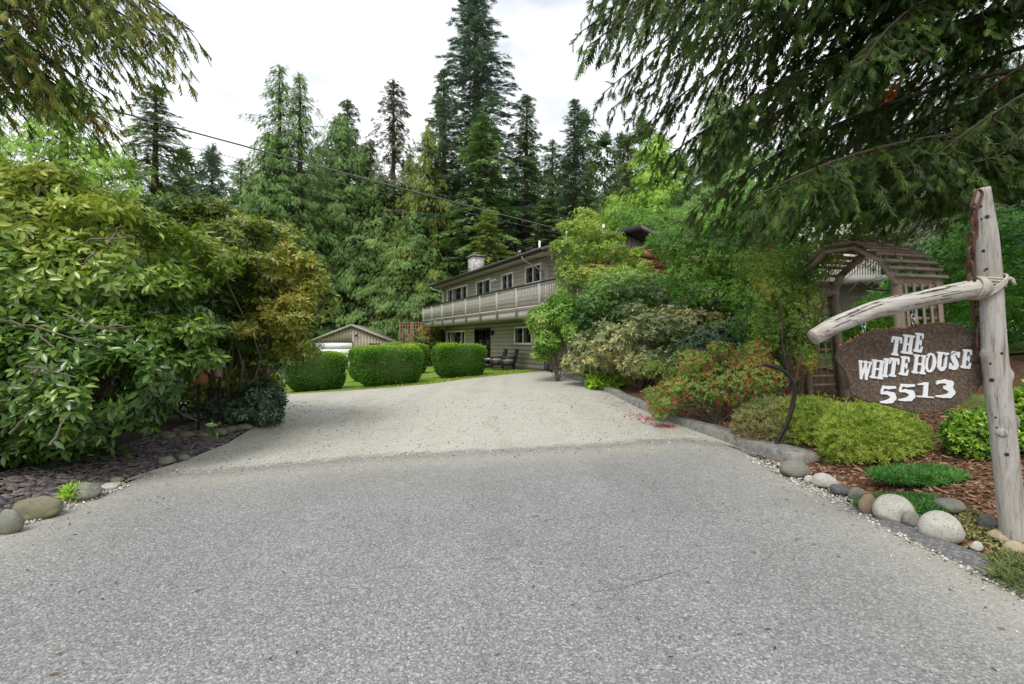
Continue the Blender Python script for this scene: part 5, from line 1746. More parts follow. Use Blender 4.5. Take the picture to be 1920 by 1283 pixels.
def fern(label, base, n, L, seed, mat=M_FERN):
    x, y = base; z = H(x, y)
    r = np.random.default_rng(seed)
    t = thing('sword_fern', label, 'fern', (x, y, z))
    for i in range(n):
        a = r.uniform(0, 6.28); ln = L * r.uniform(.7, 1.1)
        d = np.array([math.cos(a), math.sin(a), 0]); pd = np.array([-d[1], d[0], 0])
        s = np.linspace(0, 1, 22)
        C = np.array([x, y, z]) + d * (ln * .75 * s)[:, None]; C[:, 2] += ln * (1.0 * s - .55 * s * s)
        P = np.repeat(C[1:], 2, axis=0); sg = np.tile([1, -1], 21)
        A = pd * sg[:, None] + d * .35 + np.array([0, 0, -.15])
        sc = np.repeat(.16 * ln * np.sin(np.clip(s[1:] * 1.02, 0, 1) * np.pi * .93 + .2), 2) + .01
        V, F, tt = scatter(*LEAF_NARROW, P, A, np.tile([0, 0, 1.0], (len(P), 1)) + d * -.3, sc, np.clip(r.random() + r.normal(size=len(P)) * .1, 0, 1))
        foliage('frond', mat, [(V, F, tt)], t)
    return t


fern('sword fern with arching fronds right of the silver sign post', (5.75, 6.0), 16, 1.0, 150)
fern('small fern drooping beside the garden arbor posts', (5.0, 8.2), 9, .5, 151)

# grass blades on the near strips of lawn
def blades():
    P = []
    for poly, n in (([(1.3, 21.2), (.1, 20.4), (-1.4, 19.3), (-3.1, 17.3), (-5.3, 16.2), (-5.6, 18), (-3, 21), (-.5, 23), (.6, 22.8)], 9000), ([(7.2, 9.8), (10, 9.2), (12, 12), (9, 14)], 5000)):
        poly = np.array(poly); lo, hi = poly.min(0), poly.max(0)
        Q = rng.uniform(lo, hi, (n * 2, 2)); P.append(Q[inside(poly, Q)][:n])
    P = np.concatenate(P)
    P3 = np.c_[P, height(P[:, 0], P[:, 1])]
    A = rng.normal(size=P3.shape) * .4; A[:, 2] += 1
    o = foliage('grass', M_SPIREA, [scatter(*LEAF_NARROW, P3, A, rng.normal(size=P3.shape), rng.uniform(.04, .09, len(P3)), rng.random(len(P3)))], None)
    tag(o, 'short green and straw coloured grass between the hedges and on the lawns', kind='stuff')


blades()
# ------------------------------------------------------------------ silver driftwood sign post
def driftwood_mat(name, axis, base, dark, warm, warm_amt):
    m, N, L, b, o = new_mat(name)
    sc = [9.0, 9.0, 9.0]; sc[axis] = 0.9
    v = coords(N, L, tuple(sc))
    f = noise(N, L, v, 3.0, 8, 0.7, 0.6)
    f2 = noise(N, L, v, 11.0, 4, 0.7)
    c = ramp(N, L, f, [(0.30, dark), (0.47, base), (0.62, tuple(min(1, q * 1.18) for q in base[:3]) + (1,))])
    c = mixc(N, L, ramp(N, L, f2, [(0.28, g(.75)), (0.42, g(0))]), c, tuple(q * .45 for q in dark[:3]) + (1,))
    w = noise(N, L, coords(N, L, (1.5, 1.5, 1.5)), 1.1, 3, .6)
    c = mixc(N, L, ramp(N, L, w, [(0.5, g(0)), (0.7, g(warm_amt))]), c, warm)
    L.new(c, b.inputs['Base Color'])
    b.inputs['Roughness'].default_value = .85
    b.inputs['Specular IOR Level'].default_value = .2
    bump(N, L, b, f, .8, .012)
    return m


M_DRIFT = driftwood_mat('silver_driftwood', 2, lin(164, 160, 153), lin(92, 86, 80), lin(122, 100, 80), .45)
M_DRIFTX = driftwood_mat('silver_driftwood_beam', 0, lin(168, 163, 155), lin(90, 84, 77), lin(122, 96, 74), .5)
M_KNOT = plain('dark_knot', lin(52, 44, 38), .9, .3, 30.0)
M_ROPE = plain('weathered_rope', lin(186, 180, 166), .95, .14, 40.0, .8)
M_RUST = plain('rusty_iron', lin(84, 54, 42), .85, .3, 22.0, .6)
M_GALV = plain('galvanised_steel', lin(170, 172, 174), .35, .08, 20.0, 0, .8)
M_LETTER = plain('white_painted_letter', lin(222, 224, 226), .55, .03, 12.0, .1)

YP = 3.68
sp = thing('sign_post', 'tall silver driftwood post with a crooked crossbeam lashed on by rope', 'sign post', (*at(1904, 1020, YP)[:2], H(at(1904, 1020, YP)[0], YP)))


def log_shape(C, rad, n=28, seed=1, lump=.05, bumps=()):
    """a hand worn pole along C; bumps = (position 0..1, angle, height, width)"""
    r = np.random.default_rng(seed)
    C = np.asarray(C, float)
    s0 = np.linspace(0, 1, len(C)); K = 90
    s = np.linspace(0, 1, K)
    P = np.stack([np.interp(s, s0, C[:, i]) for i in range(3)], 1)
    for _ in range(6): P[1:-1] = (P[:-2] + 2 * P[1:-1] + P[2:]) / 4
    ra = np.interp(s, s0, rad)
    tg = nrm(np.gradient(P, axis=0))
    x = nrm(np.cross(tg[0], [0.3, 1.0, 0.2])); V = []
    an = np.linspace(0, 2 * np.pi, n, endpoint=False)
    ph = r.uniform(0, 6.28, 6)
    for i in range(K):
        x = nrm(x - tg[i] * np.dot(x, tg[i])); y = np.cross(tg[i], x)
        q = ra[i] * (1 + lump * (np.sin(an * 2 + ph[0] + s[i] * 4) + .6 * np.sin(an * 3 + ph[1] + s[i] * 9) + .35 * np.sin(an * 7 + ph[2] + s[i] * 3) + .5 * math.sin(s[i] * 17 + ph[3])))
        for (b, a, hgt, w) in bumps:
            dl = (s[i] - b); da = (an - a + np.pi) % (2 * np.pi) - np.pi
            q = q + hgt * np.exp(-(dl / w) ** 2 - (da / .42) ** 2)
        V.append(P[i] + (np.cos(an) * q)[:, None] * x + (np.sin(an) * q)[:, None] * y)
    V = np.concatenate(V)
    F = [(i * n + j, i * n + (j + 1) % n, (i + 1) * n + (j + 1) % n, (i + 1) * n + j) for i in range(K - 1) for j in range(n)]
    return V, [np.array(F), np.array([list(range(n))[::-1]]), np.array([[(K - 1) * n + j for j in range(n)]])], P, ra


C = [at(1907, 1045, YP), at(1893, 930, YP), at(1880, 800, YP), at(1868, 690, YP), at(1862, 600, YP), at(1856, 520, YP), at(1851, 440, YP), at(1842, 353, YP)]
rd = np.array([30, 28, 26, 26, 24, 23.5, 21, 15.5]) / FPX * YP * .74
V, F, PP, RA = log_shape(C, rd, 28, 5, .035, [(.30, 3.0, .03, .012), (.47, .1, .022, .012), (.41, 3.2, .03, .014), (.85, .0, .02, .015), (.94, 0.1, .018, .012)])
po = MB().add(V, F).build('post', M_DRIFT, sp, smooth=True)


def knot(px, py, rr, mat=M_KNOT):
    p = at(px, py, YP - .07)
    k = int(np.argmin(np.abs(PP[:, 2] - p[2])))
    c = PP[k]; dx = p[0] - c[0]; ra = RA[k]
    if abs(dx) > ra * .92: dx = math.copysign(ra * .92, dx)
    y = c[1] - math.sqrt(max(0.0, ra * ra - dx * dx))
    n = nrm(np.array([dx, y - c[1], 0])); pt = np.array([c[0] + dx, y, p[2]])
    MB().tube([pt - n * .02, pt + n * .002, pt + n * .005], [rr * 1.0, rr, rr * .55], 9).build('knot', mat, sp)


for px, py, rr in ((1842, 383, .011), (1857, 404, .013), (1844, 407, .006), (1848, 468, .012), (1845, 506, .007), (1858, 503, .010), (1878, 662, .010), (1856, 682, .009), (1864, 713, .016), (1874, 784, .008), (1884, 812, .034), (1868, 803, .007), (1890, 852, .014)):
    knot(px, py, rr, M_DRIFT if rr > .03 else M_KNOT)
knot(1884, 815, .017)

YB = YP - .04
C = [at(1524, 633, YB), at(1565, 610, YB), at(1638, 581, YB), at(1700, 566, YB), at(1770, 552, YB), at(1846, 538, YB)]
rd = np.array([14, 15, 16.5, 17, 17.5, 17.5]) / FPX * YB
V, F, BP, BR = log_shape(C, rd, 22, 8, .045, [(.12, 1.2, .01, .03), (.5, 2.5, .008, .04)])
MB().add(V, F).build('crossbeam', M_DRIFTX, sp, smooth=True)
# weathering checks in the beam
for i in range(12):
    k = rng.integers(3, 72); ln = rng.integers(7, 22); a = rng.uniform(-.5, 1.3)
    pts = []
    for j in range(k, min(88, k + ln)):
        t_ = nrm(BP[j + 1] - BP[j]); up = nrm(np.cross(np.cross(t_, [0, 0, 1.0]), t_)); fr = np.array([0, -1.0, 0])
        pts.append(BP[j] + (up * math.sin(a) + fr * math.cos(a)) * (BR[j] * 1.03))
    if len(pts) > 2: MB().tube(pts, [.0008] + list(rng.uniform(.0012, .0034, len(pts) - 2)) + [.0008], 5).build('crack', M_KNOT, sp)
# rope lashing
cpost = at(1857, 527, YP); rp = .082
def ring(z_l, z_r, rr, squash=1.0, turns=1.0, ph=0.0):
    a = np.linspace(0, 2 * np.pi * turns, int(40 * turns)) + ph
    x = cpost[0] + np.cos(a) * rr; y = YP + np.sin(a) * rr * squash
    z = (z_l + z_r) / 2 + (z_r - z_l) / 2 * np.cos(a)
    return np.c_[x, y, z]
m = MB()
zc = cpost[2]
for i, dz in enumerate((.012, -.008, -.028)): m.tube(ring(zc + dz + .01, zc + dz - .02, rp + .004 * (i % 2)), .0095, 7, False)
for i, dz in enumerate((-.015, -.038, -.060)): m.tube(ring(zc - .075 + dz, zc + .055 + dz * .3, rp + .008), .0095, 7, False)
for dx in (0.0, .024, .046):
    a = np.linspace(0, 2 * np.pi, 30)
    bx = at(1834, 540, YB)
    m.tube(np.c_[bx[0] - dx * .6 + 0.01 * np.sin(a), bx[1] + np.cos(a) * .080, bx[2] + np.sin(a) * .080], .0095, 7, False)
m.tube(np.c_[np.linspace(cpost[0] + .09, cpost[0] + .135, 5), np.full(5, YP - .05), zc + np.array([.0, .02, .012, -.01, -.035])], .012, 7)
m.build('rope', M_ROPE, sp, smooth=True)

# rusty chain down the left side of the post
chn = thing('rusty_chain', 'heavy rusty chain hanging down the left side of the sign post', 'chain', at(1828, 640, YP - .02))


def link_mesh(L, w, r):
    a = np.linspace(0, 2 * np.pi, 28, endpoint=False)
    x = np.cos(a) * w; z = np.sin(a) * w + np.sign(np.sin(a)) * (L / 2 - w)
    P = np.c_[x, np.zeros(28), z]; P = np.vstack([P, P[:1]])
    m = MB(); m.tube(P, r, 8, False)
    return make_mesh('link', np.concatenate(m.v), m.f, M_RUST, True)


lm = link_mesh(.16, .031, .0098)
pts = [(1835, 372, .15), (1826, 402, 0), (1829, 436, 1.45), (1820, 430, 0)]
path = [(1832, 374), (1826, 402), (1828, 428), (1821, 455), (1822, 483), (1820, 509), (1822, 533), (1826, 558), (1831, 583), (1835, 610), (1838, 634)]
for i, (px, py) in enumerate(path):
    p = at(px, py, YP - .06 if i < 7 else YP + .07)
    o = link('link', lm, chn)
    q = Matrix.Translation([float(c) for c in p]) @ Euler((rng.normal() * .06, rng.normal() * .07 + (.35 if i == 0 else 0), (0.25 if i % 2 == 0 else 1.45) + rng.normal() * .08)).to_matrix().to_4x4()
    o.matrix_basis = q

# ------------------------------------------------------------------ the hanging sign
def sign_mat():
    m, N, L, b, o = new_mat('log_slice_end_grain')
    t = N.new('ShaderNodeTexCoord')
    mp_ = N.new('ShaderNodeMapping'); L.new(t.outputs['Object'], mp_.inputs['Vector'])
    mp_.inputs['Location'].default_value = (.06, 0, .03); mp_.inputs['Scale'].default_value = (1.0, 1.0, 1.55)
    v = mp_.outputs['Vector']
    nz = N.new('ShaderNodeTexNoise'); nz.inputs['Scale'].default_value = 3.0; nz.inputs['Detail'].default_value = 4; L.new(v, nz.inputs['Vector'])
    vm = N.new('ShaderNodeVectorMath'); vm.operation = 'MULTIPLY_ADD'
    vm.inputs[1].default_value = (.07, .07, .07); L.new(nz.outputs['Color'], vm.inputs[0]); L.new(v, vm.inputs[2])
    w = N.new('ShaderNodeTexWave'); w.wave_type = 'RINGS'; w.rings_direction = 'Y'; w.inputs['Scale'].default_value = 17.0; w.inputs['Distortion'].default_value = 1.2; w.inputs['Detail'].default_value = 3
    L.new(vm.outputs[0], w.inputs['Vector'])
    f1 = noise(N, L, coords(N, L), 42.0, 5, .7)
    f2 = noise(N, L, coords(N, L), 4.0, 5, .65)
    # saw marks slanting across the face
    f3 = noise(N, L, coords(N, L, (6, 6, 70), 'Object', (0, R(32), 0)), 1.0, 4, .7)
    c = ramp(N, L, w.outputs['Fac'], [(0.0, lin(78, 66, 57)), (0.5, lin(94, 80, 69)), (1.0, lin(104, 90, 78))])
    c = mixc(N, L, .55, c, ramp(N, L, f1, [(0.3, lin(50, 42, 37)), (0.5, lin(108, 94, 82)), (0.72, lin(172, 158, 140))]))
    c = mixc(N, L, .5, c, ramp(N, L, f2, [(0.3, lin(150, 130, 116)), (0.65, g(1.0))]), 'MULTIPLY')
    c = mixc(N, L, ramp(N, L, f3, [(0.56, g(0)), (0.72, g(.5))]), c, lin(148, 134, 116))
    L.new(c, b.inputs['Base Color'])
    b.inputs['Roughness'].default_value = .9; b.inputs['Specular IOR Level'].default_value = .15
    bump(N, L, b, math_(N, L, 'ADD', f1, math_(N, L, 'MULTIPLY', w.outputs['Fac'], .5)), .8, .008)
    return m


M_SLICE = sign_mat()
M_SLICEBARK = plain('bark_rim', lin(92, 78, 66), .95, .4, 22.0, 1.0)
M_LICHEN = plain('orange_lichen', lin(150, 106, 56), .95, .3, 40.0)
YS = 3.80
SC = 3.0 / 16  # zoom pixels to photo pixels


def sgn(zx, zy, dy=0.0): return at(1540 + zx * SC, 560 + zy * SC, YS + dy)


OUT = [(150, 560), (165, 530), (200, 505), (205, 480), (270, 445), (330, 412), (350, 385), (420, 362), (450, 335), (540, 303), (620, 308), (700, 298), (790, 300), (860, 290), (915, 268), (965, 254), (1050, 252), (1130, 240), (1250, 239), (1340, 250), (1400, 264), (1470, 295), (1530, 338), (1575, 375), (1606, 430), (1622, 480), (1636, 560), (1642, 660), (1640, 760), (1622, 850), (1570, 920), (1490, 985), (1400, 1050), (1320, 1088), (1240, 1115), (1150, 1132), (1050, 1150), (950, 1140), (870, 1122), (760, 1098), (650, 1070), (560, 1042), (470, 1030), (400, 1010), (300, 965), (285, 915), (290, 850), (262, 800), (250, 755), (205, 700), (180, 665), (140, 620)]
sc_ = sgn(880, 690)
hs = thing('hanging_sign', 'oval log slice sign reading THE WHITE HOUSE 5513 in white letters', 'sign', sc_, 0.0)
poly3 = np.array([sgn(*p) for p in OUT]) - sc_
poly = np.c_[poly3[:, 0], poly3[:, 2]]
pd = densify([tuple(p) for p in poly], .018, .0022)
np_ = len(pd); cen = pd.mean(0)
V, F = [], []
TH = .045
rings_ = [(1.0, 0.012, 0), (0.985, 0.0, 0)]
layers = [(0.985, -.0), (1.0, .008), (.97, .016), (.89, TH - .008), (.85, TH)]
for s, y in layers:
    q = cen + (pd - cen) * s
    V.append(np.c_[q[:, 0], np.full(np_, y), q[:, 1]])
Vb = np.concatenate(V)
Fr = [(k * np_ + j, k * np_ + (j + 1) % np_, (k + 1) * np_ + (j + 1) % np_, (k + 1) * np_ + j) for k in range(len(layers) - 1) for j in range(np_)]
MB().add(Vb, [np.array(Fr)]).build('bark_rim', M_SLICEBARK, hs, True, True)
# faces
B2 = cen + (pd - cen) * .985
gx_, gz_ = np.meshgrid(np.arange(-.75, .75, .04), np.arange(-.5, .5, .04))
Q = np.c_[gx_.ravel(), gz_.ravel()]; Q = Q[inside(B2, Q)]; Q = Q[seg_dist(Q, np.vstack([B2, B2[:1]])) > .015]
vo, eo, fo, *_ = delaunay_2d_cdt([Vector((float(a), float(b))) for a, b in np.vstack([B2, Q])], [(i, (i + 1) % np_) for i in range(np_)], [list(range(np_))], 1, 1e-6)
P2 = np.array([(v.x, v.y) for v in vo]); Ft = np.array([f for f in fo if len(f) == 3])
MB().add(np.c_[P2[:, 0], -.002 + .0 * P2[:, 0], P2[:, 1]], Ft).build('board', M_SLICE, hs, True, True)
B3 = cen + (pd - cen) * .85
MB().add(np.c_[B3[:, 0], np.full(np_, TH), B3[:, 1]], np.array([list(range(np_))])).build('back_face', M_SLICE, hs, True)

# letters: soft slab serif shapes from rounded strokes, traced to outlines
def seg_sdf(X, Y, a, b, ra, rb):
    ax, ay = a; bx, by = b
    dx, dy = bx - ax, by - ay
    t = np.clip(((X - ax) * dx + (Y - ay) * dy) / (dx * dx + dy * dy + 1e-9), 0, 1)
    return np.hypot(X - ax - t * dx, Y - ay - t * dy) - (ra + (rb - ra) * t)


def box_sdf(X, Y, cx, cy, hw, hh, r=.02):
    qx = np.abs(X - cx) - hw + r; qy = np.abs(Y - cy) - hh + r
    return np.hypot(np.maximum(qx, 0), np.maximum(qy, 0)) + np.minimum(np.maximum(qx, qy), 0) - r


def smin(a, b, k=.05):
    h_ = np.clip(.5 + .5 * (b - a) / k, 0, 1)
    return b * (1 - h_) + a * h_ - k * h_ * (1 - h_)


def glyph(ch, w):
    X, Y = np.meshgrid(np.linspace(-.14, w + .14, 92), np.linspace(-.14, 1.14, 104))
    D = np.full(X.shape, 9.0)
    def S(a, b, r0, r1=None):
        nonlocal D
        D = smin(D, seg_sdf(X, Y, a, b, r0, r0 if r1 is None else r1))
    def Bx(x0, x1, y0, y1, r=.03):
        nonlocal D
        D = smin(D, box_sdf(X, Y, (x0 + x1) / 2, (y0 + y1) / 2, (x1 - x0) / 2, (y1 - y0) / 2, r))
    def stem(x, y0=0.0, y1=1.0, h_=.088, foot=.07, top=True, bot=True):
        Bx(x - h_, x + h_, y0 + .03, y1 - .03)
        if bot: S((x - h_ - foot * .45, y0 + .055), (x + h_ + foot * .45, y0 + .055), .055)
        if top: S((x - h_ - foot * .45, y1 - .055), (x + h_ + foot * .45, y1 - .055), .055)
    def poly_(ps):
        for (x0, y0, r0), (x1, y1, r1) in zip(ps[:-1], ps[1:]): S((x0, y0), (x1, y1), r0, r1)
    if ch == 'T':
        stem(w / 2, 0, .95, .098, .085, False); Bx(.05, w - .05, .86, 1.0, .04)
        S((.07, .92), (.04, .70), .065, .045); S((w - .07, .92), (w - .04, .70), .065, .045)
    elif ch == 'H':
        stem(.14); stem(w - .14); Bx(.14, w - .14, .46, .56, .02)
    elif ch == 'I': stem(w / 2)
    elif ch == 'E':
        stem(.15); Bx(.18, w - .06, .89, 1.0, .03); Bx(.18, w - .04, 0, .125, .03); Bx(.18, w * .72, .46, .57, .02)
        S((w - .08, .93), (w - .05, .75), .06, .04); S((w - .08, .07), (w - .035, .28), .065, .045); S((w * .72, .40), (w * .72, .63), .045)
    elif ch == 'W':
        S((.10, .94), (w * .33, .07), .078, .068); S((w * .33, .08), (w * .5, .72), .05, .06); S((w * .5, .94), (w * .69, .07), .078, .068); S((w * .69, .07), (w - .10, .94), .045, .055)
        for x in (.12, w * .5, w - .12): S((x - .075, .95), (x + .07, .95), .045)
    elif ch == 'O':
        ax, ay = w / 2, .5
        outer = (np.sqrt(((X - ax) / (w / 2)) ** 2 + ((Y - ay) / .515) ** 2) - 1) * min(w / 2, .5)
        inner = (np.sqrt(((X - ax) / (w / 2 - .185)) ** 2 + ((Y - ay) / .41) ** 2) - 1) * (w / 2 - .2)
        D = np.maximum(outer, -inner)
    elif ch == 'U':
        stem(.16, .3, 1.0, .105, .05, True, False); stem(w - .14, .3, 1.0, .065, .06, True, False)
        poly_([(.16, .34, .09), (.18, .2, .09), (.26, .11, .085), (w * .52, .08, .072), (w - .22, .12, .07), (w - .15, .24, .065), (w - .14, .36, .065)])
    elif ch == 'S':
        poly_([(w - .10, .74, .05), (w - .14, .84, .075), (w * .56, .92, .075), (w * .32, .88, .09), (.15, .75, .105), (.20, .62, .115), (w * .5, .50, .125), (w - .19, .37, .12), (w - .14, .24, .11), (w * .66, .11, .085), (w * .42, .08, .075), (.15, .15, .075), (.09, .27, .05)])
        S((w - .08, .94), (w - .08, .70), .045); S((.075, .06), (.075, .30), .045)
    elif ch == '5':
        poly_([(.20, .92, .07), (w * .5, .90, .085), (w - .12, .94, .075)]); poly_([(.20, .93, .06), (.13, .70, .055), (.11, .56, .05)])
        poly_([(.13, .56, .055), (w * .45, .60, .09), (w - .22, .50, .15), (w - .17, .34, .165), (w - .28, .17, .14), (w * .42, .085, .085), (.10, .05, .045)])
    elif ch == '1':
        Bx(w / 2 - .15, w / 2 + .15, .05, .95, .03); S((w / 2 - .02, .93), (.05, .83), .09, .035); S((w / 2, .94), (w / 2 + .14, .98), .07, .03)
        S((.06, .045), (w - .05, .045), .045, .045)
    elif ch == '3':
        poly_([(.06, .74, .045), (.14, .84, .08), (w * .45, .90, .10), (w - .28, .80, .15), (w - .30, .66, .14), (w * .46, .55, .08)])
        poly_([(w * .46, .55, .075), (w - .27, .47, .14), (w - .18, .31, .16), (w - .30, .14, .13), (w * .40, .075, .075), (.07, .07, .045)])
    return X, Y, D


def contours(X, Y, D):
    """closed outlines of D < 0"""
    nxt = {}
    pos = {}
    ny, nx = D.shape

    def ep(i0, j0, i1, j1):
        key = (i0, j0, i1, j1) if (i0, j0) < (i1, j1) else (i1, j1, i0, j0)
        if key not in pos:
            a, b = D[key[0], key[1]], D[key[2], key[3]]
            t = a / (a - b)
            pos[key] = (X[key[0], key[1]] * (1 - t) + X[key[2], key[3]] * t, Y[key[0], key[1]] * (1 - t) + Y[key[2], key[3]] * t)
        return key
    for i in range(ny - 1):
        for j in range(nx - 1):
            c = [(i, j), (i, j + 1), (i + 1, j + 1), (i + 1, j)]
            s = [D[a] < 0 for a in c]
            if all(s) or not any(s): continue
            cr = []
            for k in range(4):
                if s[k] != s[(k + 1) % 4]: cr.append((ep(*c[k], *c[(k + 1) % 4]), s[k]))
            if len(cr) == 2:
                (a, sa), (b, sb) = cr
                if sa: nxt[a] = b
                else: nxt[b] = a
            elif len(cr) == 4:
                for q in range(4):
                    if cr[q][1]: nxt[cr[q][0]] = cr[(q + 1) % 4][0]
    loops = []
    left = dict(nxt)
    while left:
        s0 = next(iter(left)); lp = []; k = s0
        while k in left:
            lp.append(pos[k]); k = left.pop(k)
        if len(lp) > 8: loops.append(np.array(lp))
    return loops


def letter(ch, x0, x1, yb, hgt, slope_):
    """ch between zoom columns x0..x1, baseline row yb at x0, hgt rows high, baseline slope"""
    w = (x1 - x0) / hgt
    X, Y, D = glyph(ch, w)
    lps = contours(X, Y, D)
    cu = bpy.data.curves.new('letter', 'CURVE'); cu.dimensions = '2D'; cu.fill_mode = 'BOTH'; cu.extrude = .004
    k = hgt * SC / FPX * YS
    for lp in lps:
        lp = lp[::2]
        spl = cu.splines.new('POLY'); spl.points.add(len(lp) - 1); spl.use_cyclic_u = True
        for i, (a, b) in enumerate(lp): spl.points[i].co = (a * k, b * k, 0, 1)
    tmp = bpy.data.objects.new('letter', cu); col.objects.link(tmp)
    dg = bpy.context.evaluated_depsgraph_get()
    me = bpy.data.meshes.new_from_object(tmp.evaluated_get(dg))
    bpy.data.objects.remove(tmp)
    me.name = 'letter'
    me.materials.clear(); me.materials.append(M_LETTER)
    o = link('letter', me, hs, True)
    p = sgn(x0, yb) - sc_
    o.location = (p[0] - .006, -.0065, p[2])
    o.rotation_euler = Euler((R(90), math.atan(slope_) * -1.0, 0))
    return o


for ch, x0, x1, yb, hg in (('T', 700, 800, 560, 195), ('H', 805, 905, 540, 192), ('E', 912, 1008, 528, 192)):
    pass
def line(chars, sl, hgt):
    for ch, x0, x1, yb in chars: letter(ch, x0, x1, yb, hgt, sl)


line([('T', 682, 788, 560), ('H', 800, 908, 543), ('E', 920, 1006, 527)], -.135, 190)
line([('W', 352, 492, 800), ('H', 490, 612, 790), ('I', 604, 664, 778), ('T', 660, 762, 772), ('E', 776, 866, 758)], -.125, 188)
line([('H', 908, 1036, 742), ('O', 1020, 1136, 726), ('U', 1140, 1258, 716), ('S', 1268, 1372, 704), ('E', 1394, 1490, 690)], -.115, 190)
line([('5', 578, 746, 1040)], -.06, 175)
line([('5', 762, 936, 1018)], -.06, 172)
line([('1', 950, 1126, 980)], -.07, 150)
line([('3', 1138, 1338, 985)], -.05, 184)
# the split running in from the right edge
def split(pts, w):
    P = densify(pts, 14, 0, False); n = len(P)
    P = P + rng.normal(size=P.shape) * 2.2
    ww = np.linspace(w, w * .25, n) * (0.7 + .6 * rng.random(n))
    A = np.array([sgn(x, y - q) for (x, y), q in zip(P, ww)]) - sc_; B = np.array([sgn(x, y + q) for (x, y), q in zip(P, ww)]) - sc_
    A[:, 1] = B[:, 1] = -.0155
    V = np.vstack([A, B, A + [0, .013, 0], B + [0, .013, 0]]); i = np.arange(n - 1)
    MB().add(V, [np.c_[i, i + 1, n + i + 1, n + i], np.c_[i, 2 * n + i, 2 * n + i + 1, i + 1], np.c_[n + i, n + i + 1, 3 * n + i + 1, 3 * n + i]]).build('crack', M_KNOT, hs, True)


split([(1628, 452), (1560, 462), (1480, 480), (1400, 498), (1350, 520), (1310, 540), (1260, 562), (1190, 590)], 5)
split([(1636, 598), (1580, 612), (1500, 640)], 4)
# tufts of lichen on the upper left rim
b = bmesh.new(); bmesh.ops.create_icosphere(b, subdivisions=1, radius=1)
ICO1 = (np.array([v.co[:] for v in b.verts]), np.array([[v.index for v in f.verts] for f in b.faces])); b.free()
m = MB()
for i in range(70):
    k = rng.integers(3, 20); a = np.array(OUT[k]); c2 = np.array(OUT[k + 1]); q = a + (c2 - a) * rng.random() + rng.normal(size=2) * 5
    p = sgn(*q) - sc_
    m.add(ICO1[0] * rng.uniform(.004, .011) * np.array([1.3, .6, .8]) + p + np.array([0, rng.uniform(0, .05), .004]), ICO1[1])
lc = m.build('lichen', M_LICHEN, hs, True, True); lc['kind'] = 'stuff'
# hooks and eyes that carry the board
for zx, top, bot in ((455, 200, 318), (955, 95, 262)):
    a = sgn(zx, top) - sc_; c_ = sgn(zx + 14, bot) - sc_
    m = MB()
    Lk = a[2] - c_[2]
    s = np.linspace(0, 2 * np.pi, 18)
    m.tube([a + [0, .04, .03], a + [0, .04, -.01], a * .62 + c_ * .38 + [0, .04, 0]], .0035, 6)
    mid = a * .5 + c_ * .5
    m.tube(np.c_[mid[0] + np.cos(s) * .016, np.full(18, .04), mid[2] + np.sin(s) * .021], .0042, 6, False)
    m.tube(np.c_[np.full(18, mid[0] + .002), .04 + np.cos(s) * .014, mid[2] - .034 + np.sin(s) * .022], .0042, 6, False)
    m.tube([mid + [0, .04, -.05], c_ + [0, .04, -.02]], .0035, 6)
    m.build('hook', M_GALV, hs, True, True)

# ------------------------------------------------------------------ the arbor
M_ARBOR = plain('weathered_grey_timber', lin(142, 127, 111), .9, .22, 7.0, .6, 0, (1.5, 1.5, .35))
FLp, FRp = np.array([5.30, 8.75]), np.array([5.72, 7.10])
PZ = 2.43
ar = thing('garden_arbor', 'weathered timber arbor with an arched slatted top overgrown on its left side', 'arbor', (*((FLp + FRp) / 2), H(*((FLp + FRp) / 2))))
av = nrm(FRp - FLp); bv = np.array([-av[1], av[0]]) if -av[1] > 0 else np.array([av[1], -av[0]])
DB = .74; WID = np.linalg.norm(FRp - FLp)
LEAN = .085


def arb(s, d, z):
    """s along the arch 0..1, d back into the passage, z height; the whole frame leans a little to the left"""
    p = FLp + av * WID * s + bv * d
    return np.array([p[0] - LEAN * (z - 1.6), p[1], z])


ARC = [(-.035, PZ - .02), (.10, PZ + .34), (.36, PZ + .63), (.68, PZ + .60), (.90, PZ + .33), (1.02, PZ - .02)]
for s in (0, 1):
    for d in (0, DB):
        g0 = H(*arb(s, d, 1.0)[:2]) - .1
        MB().beam(arb(s, d, g0), arb(s, d, PZ), .105, .105, (av[0], av[1], 0)).build('post', M_ARBOR, ar)
for d in (-.02, DB + .02):
    for (s0, z0), (s1, z1) in zip(ARC[:-1], ARC[1:]):
        a, b = arb(s0, d, z0), arb(s1, d, z1)
        e = nrm(b - a) * .02
        up = nrm(np.cross(np.cross(b - a, [bv[0], bv[1], 0]), b - a))
        MB().beam(a - e, b + e, .045, .15, up).build('arch_board', M_ARBOR, ar)
# slats across the top
for (s0, z0), (s1, z1) in zip(ARC[:-1], ARC[1:]):
    L = np.linalg.norm(arb(s1, 0, z1) - arb(s0, 0, z0)); n = max(2, int(round(L / .125)))
    for i in range(n):
        f = (i + .5) / n
        s, z = s0 + (s1 - s0) * f, z0 + (z1 - z0) * f
        a, b = arb(s, -.12, z), arb(s, DB + .14, z)
        tdir = nrm(arb(s1, 0, z1) - arb(s0, 0, z0)); up = nrm(np.cross(tdir, b - a))
        if up[2] < 0: up = -up
        MB().beam(a + up * .10, b + up * .10, .05, .032, up).build('slat', M_ARBOR, ar)
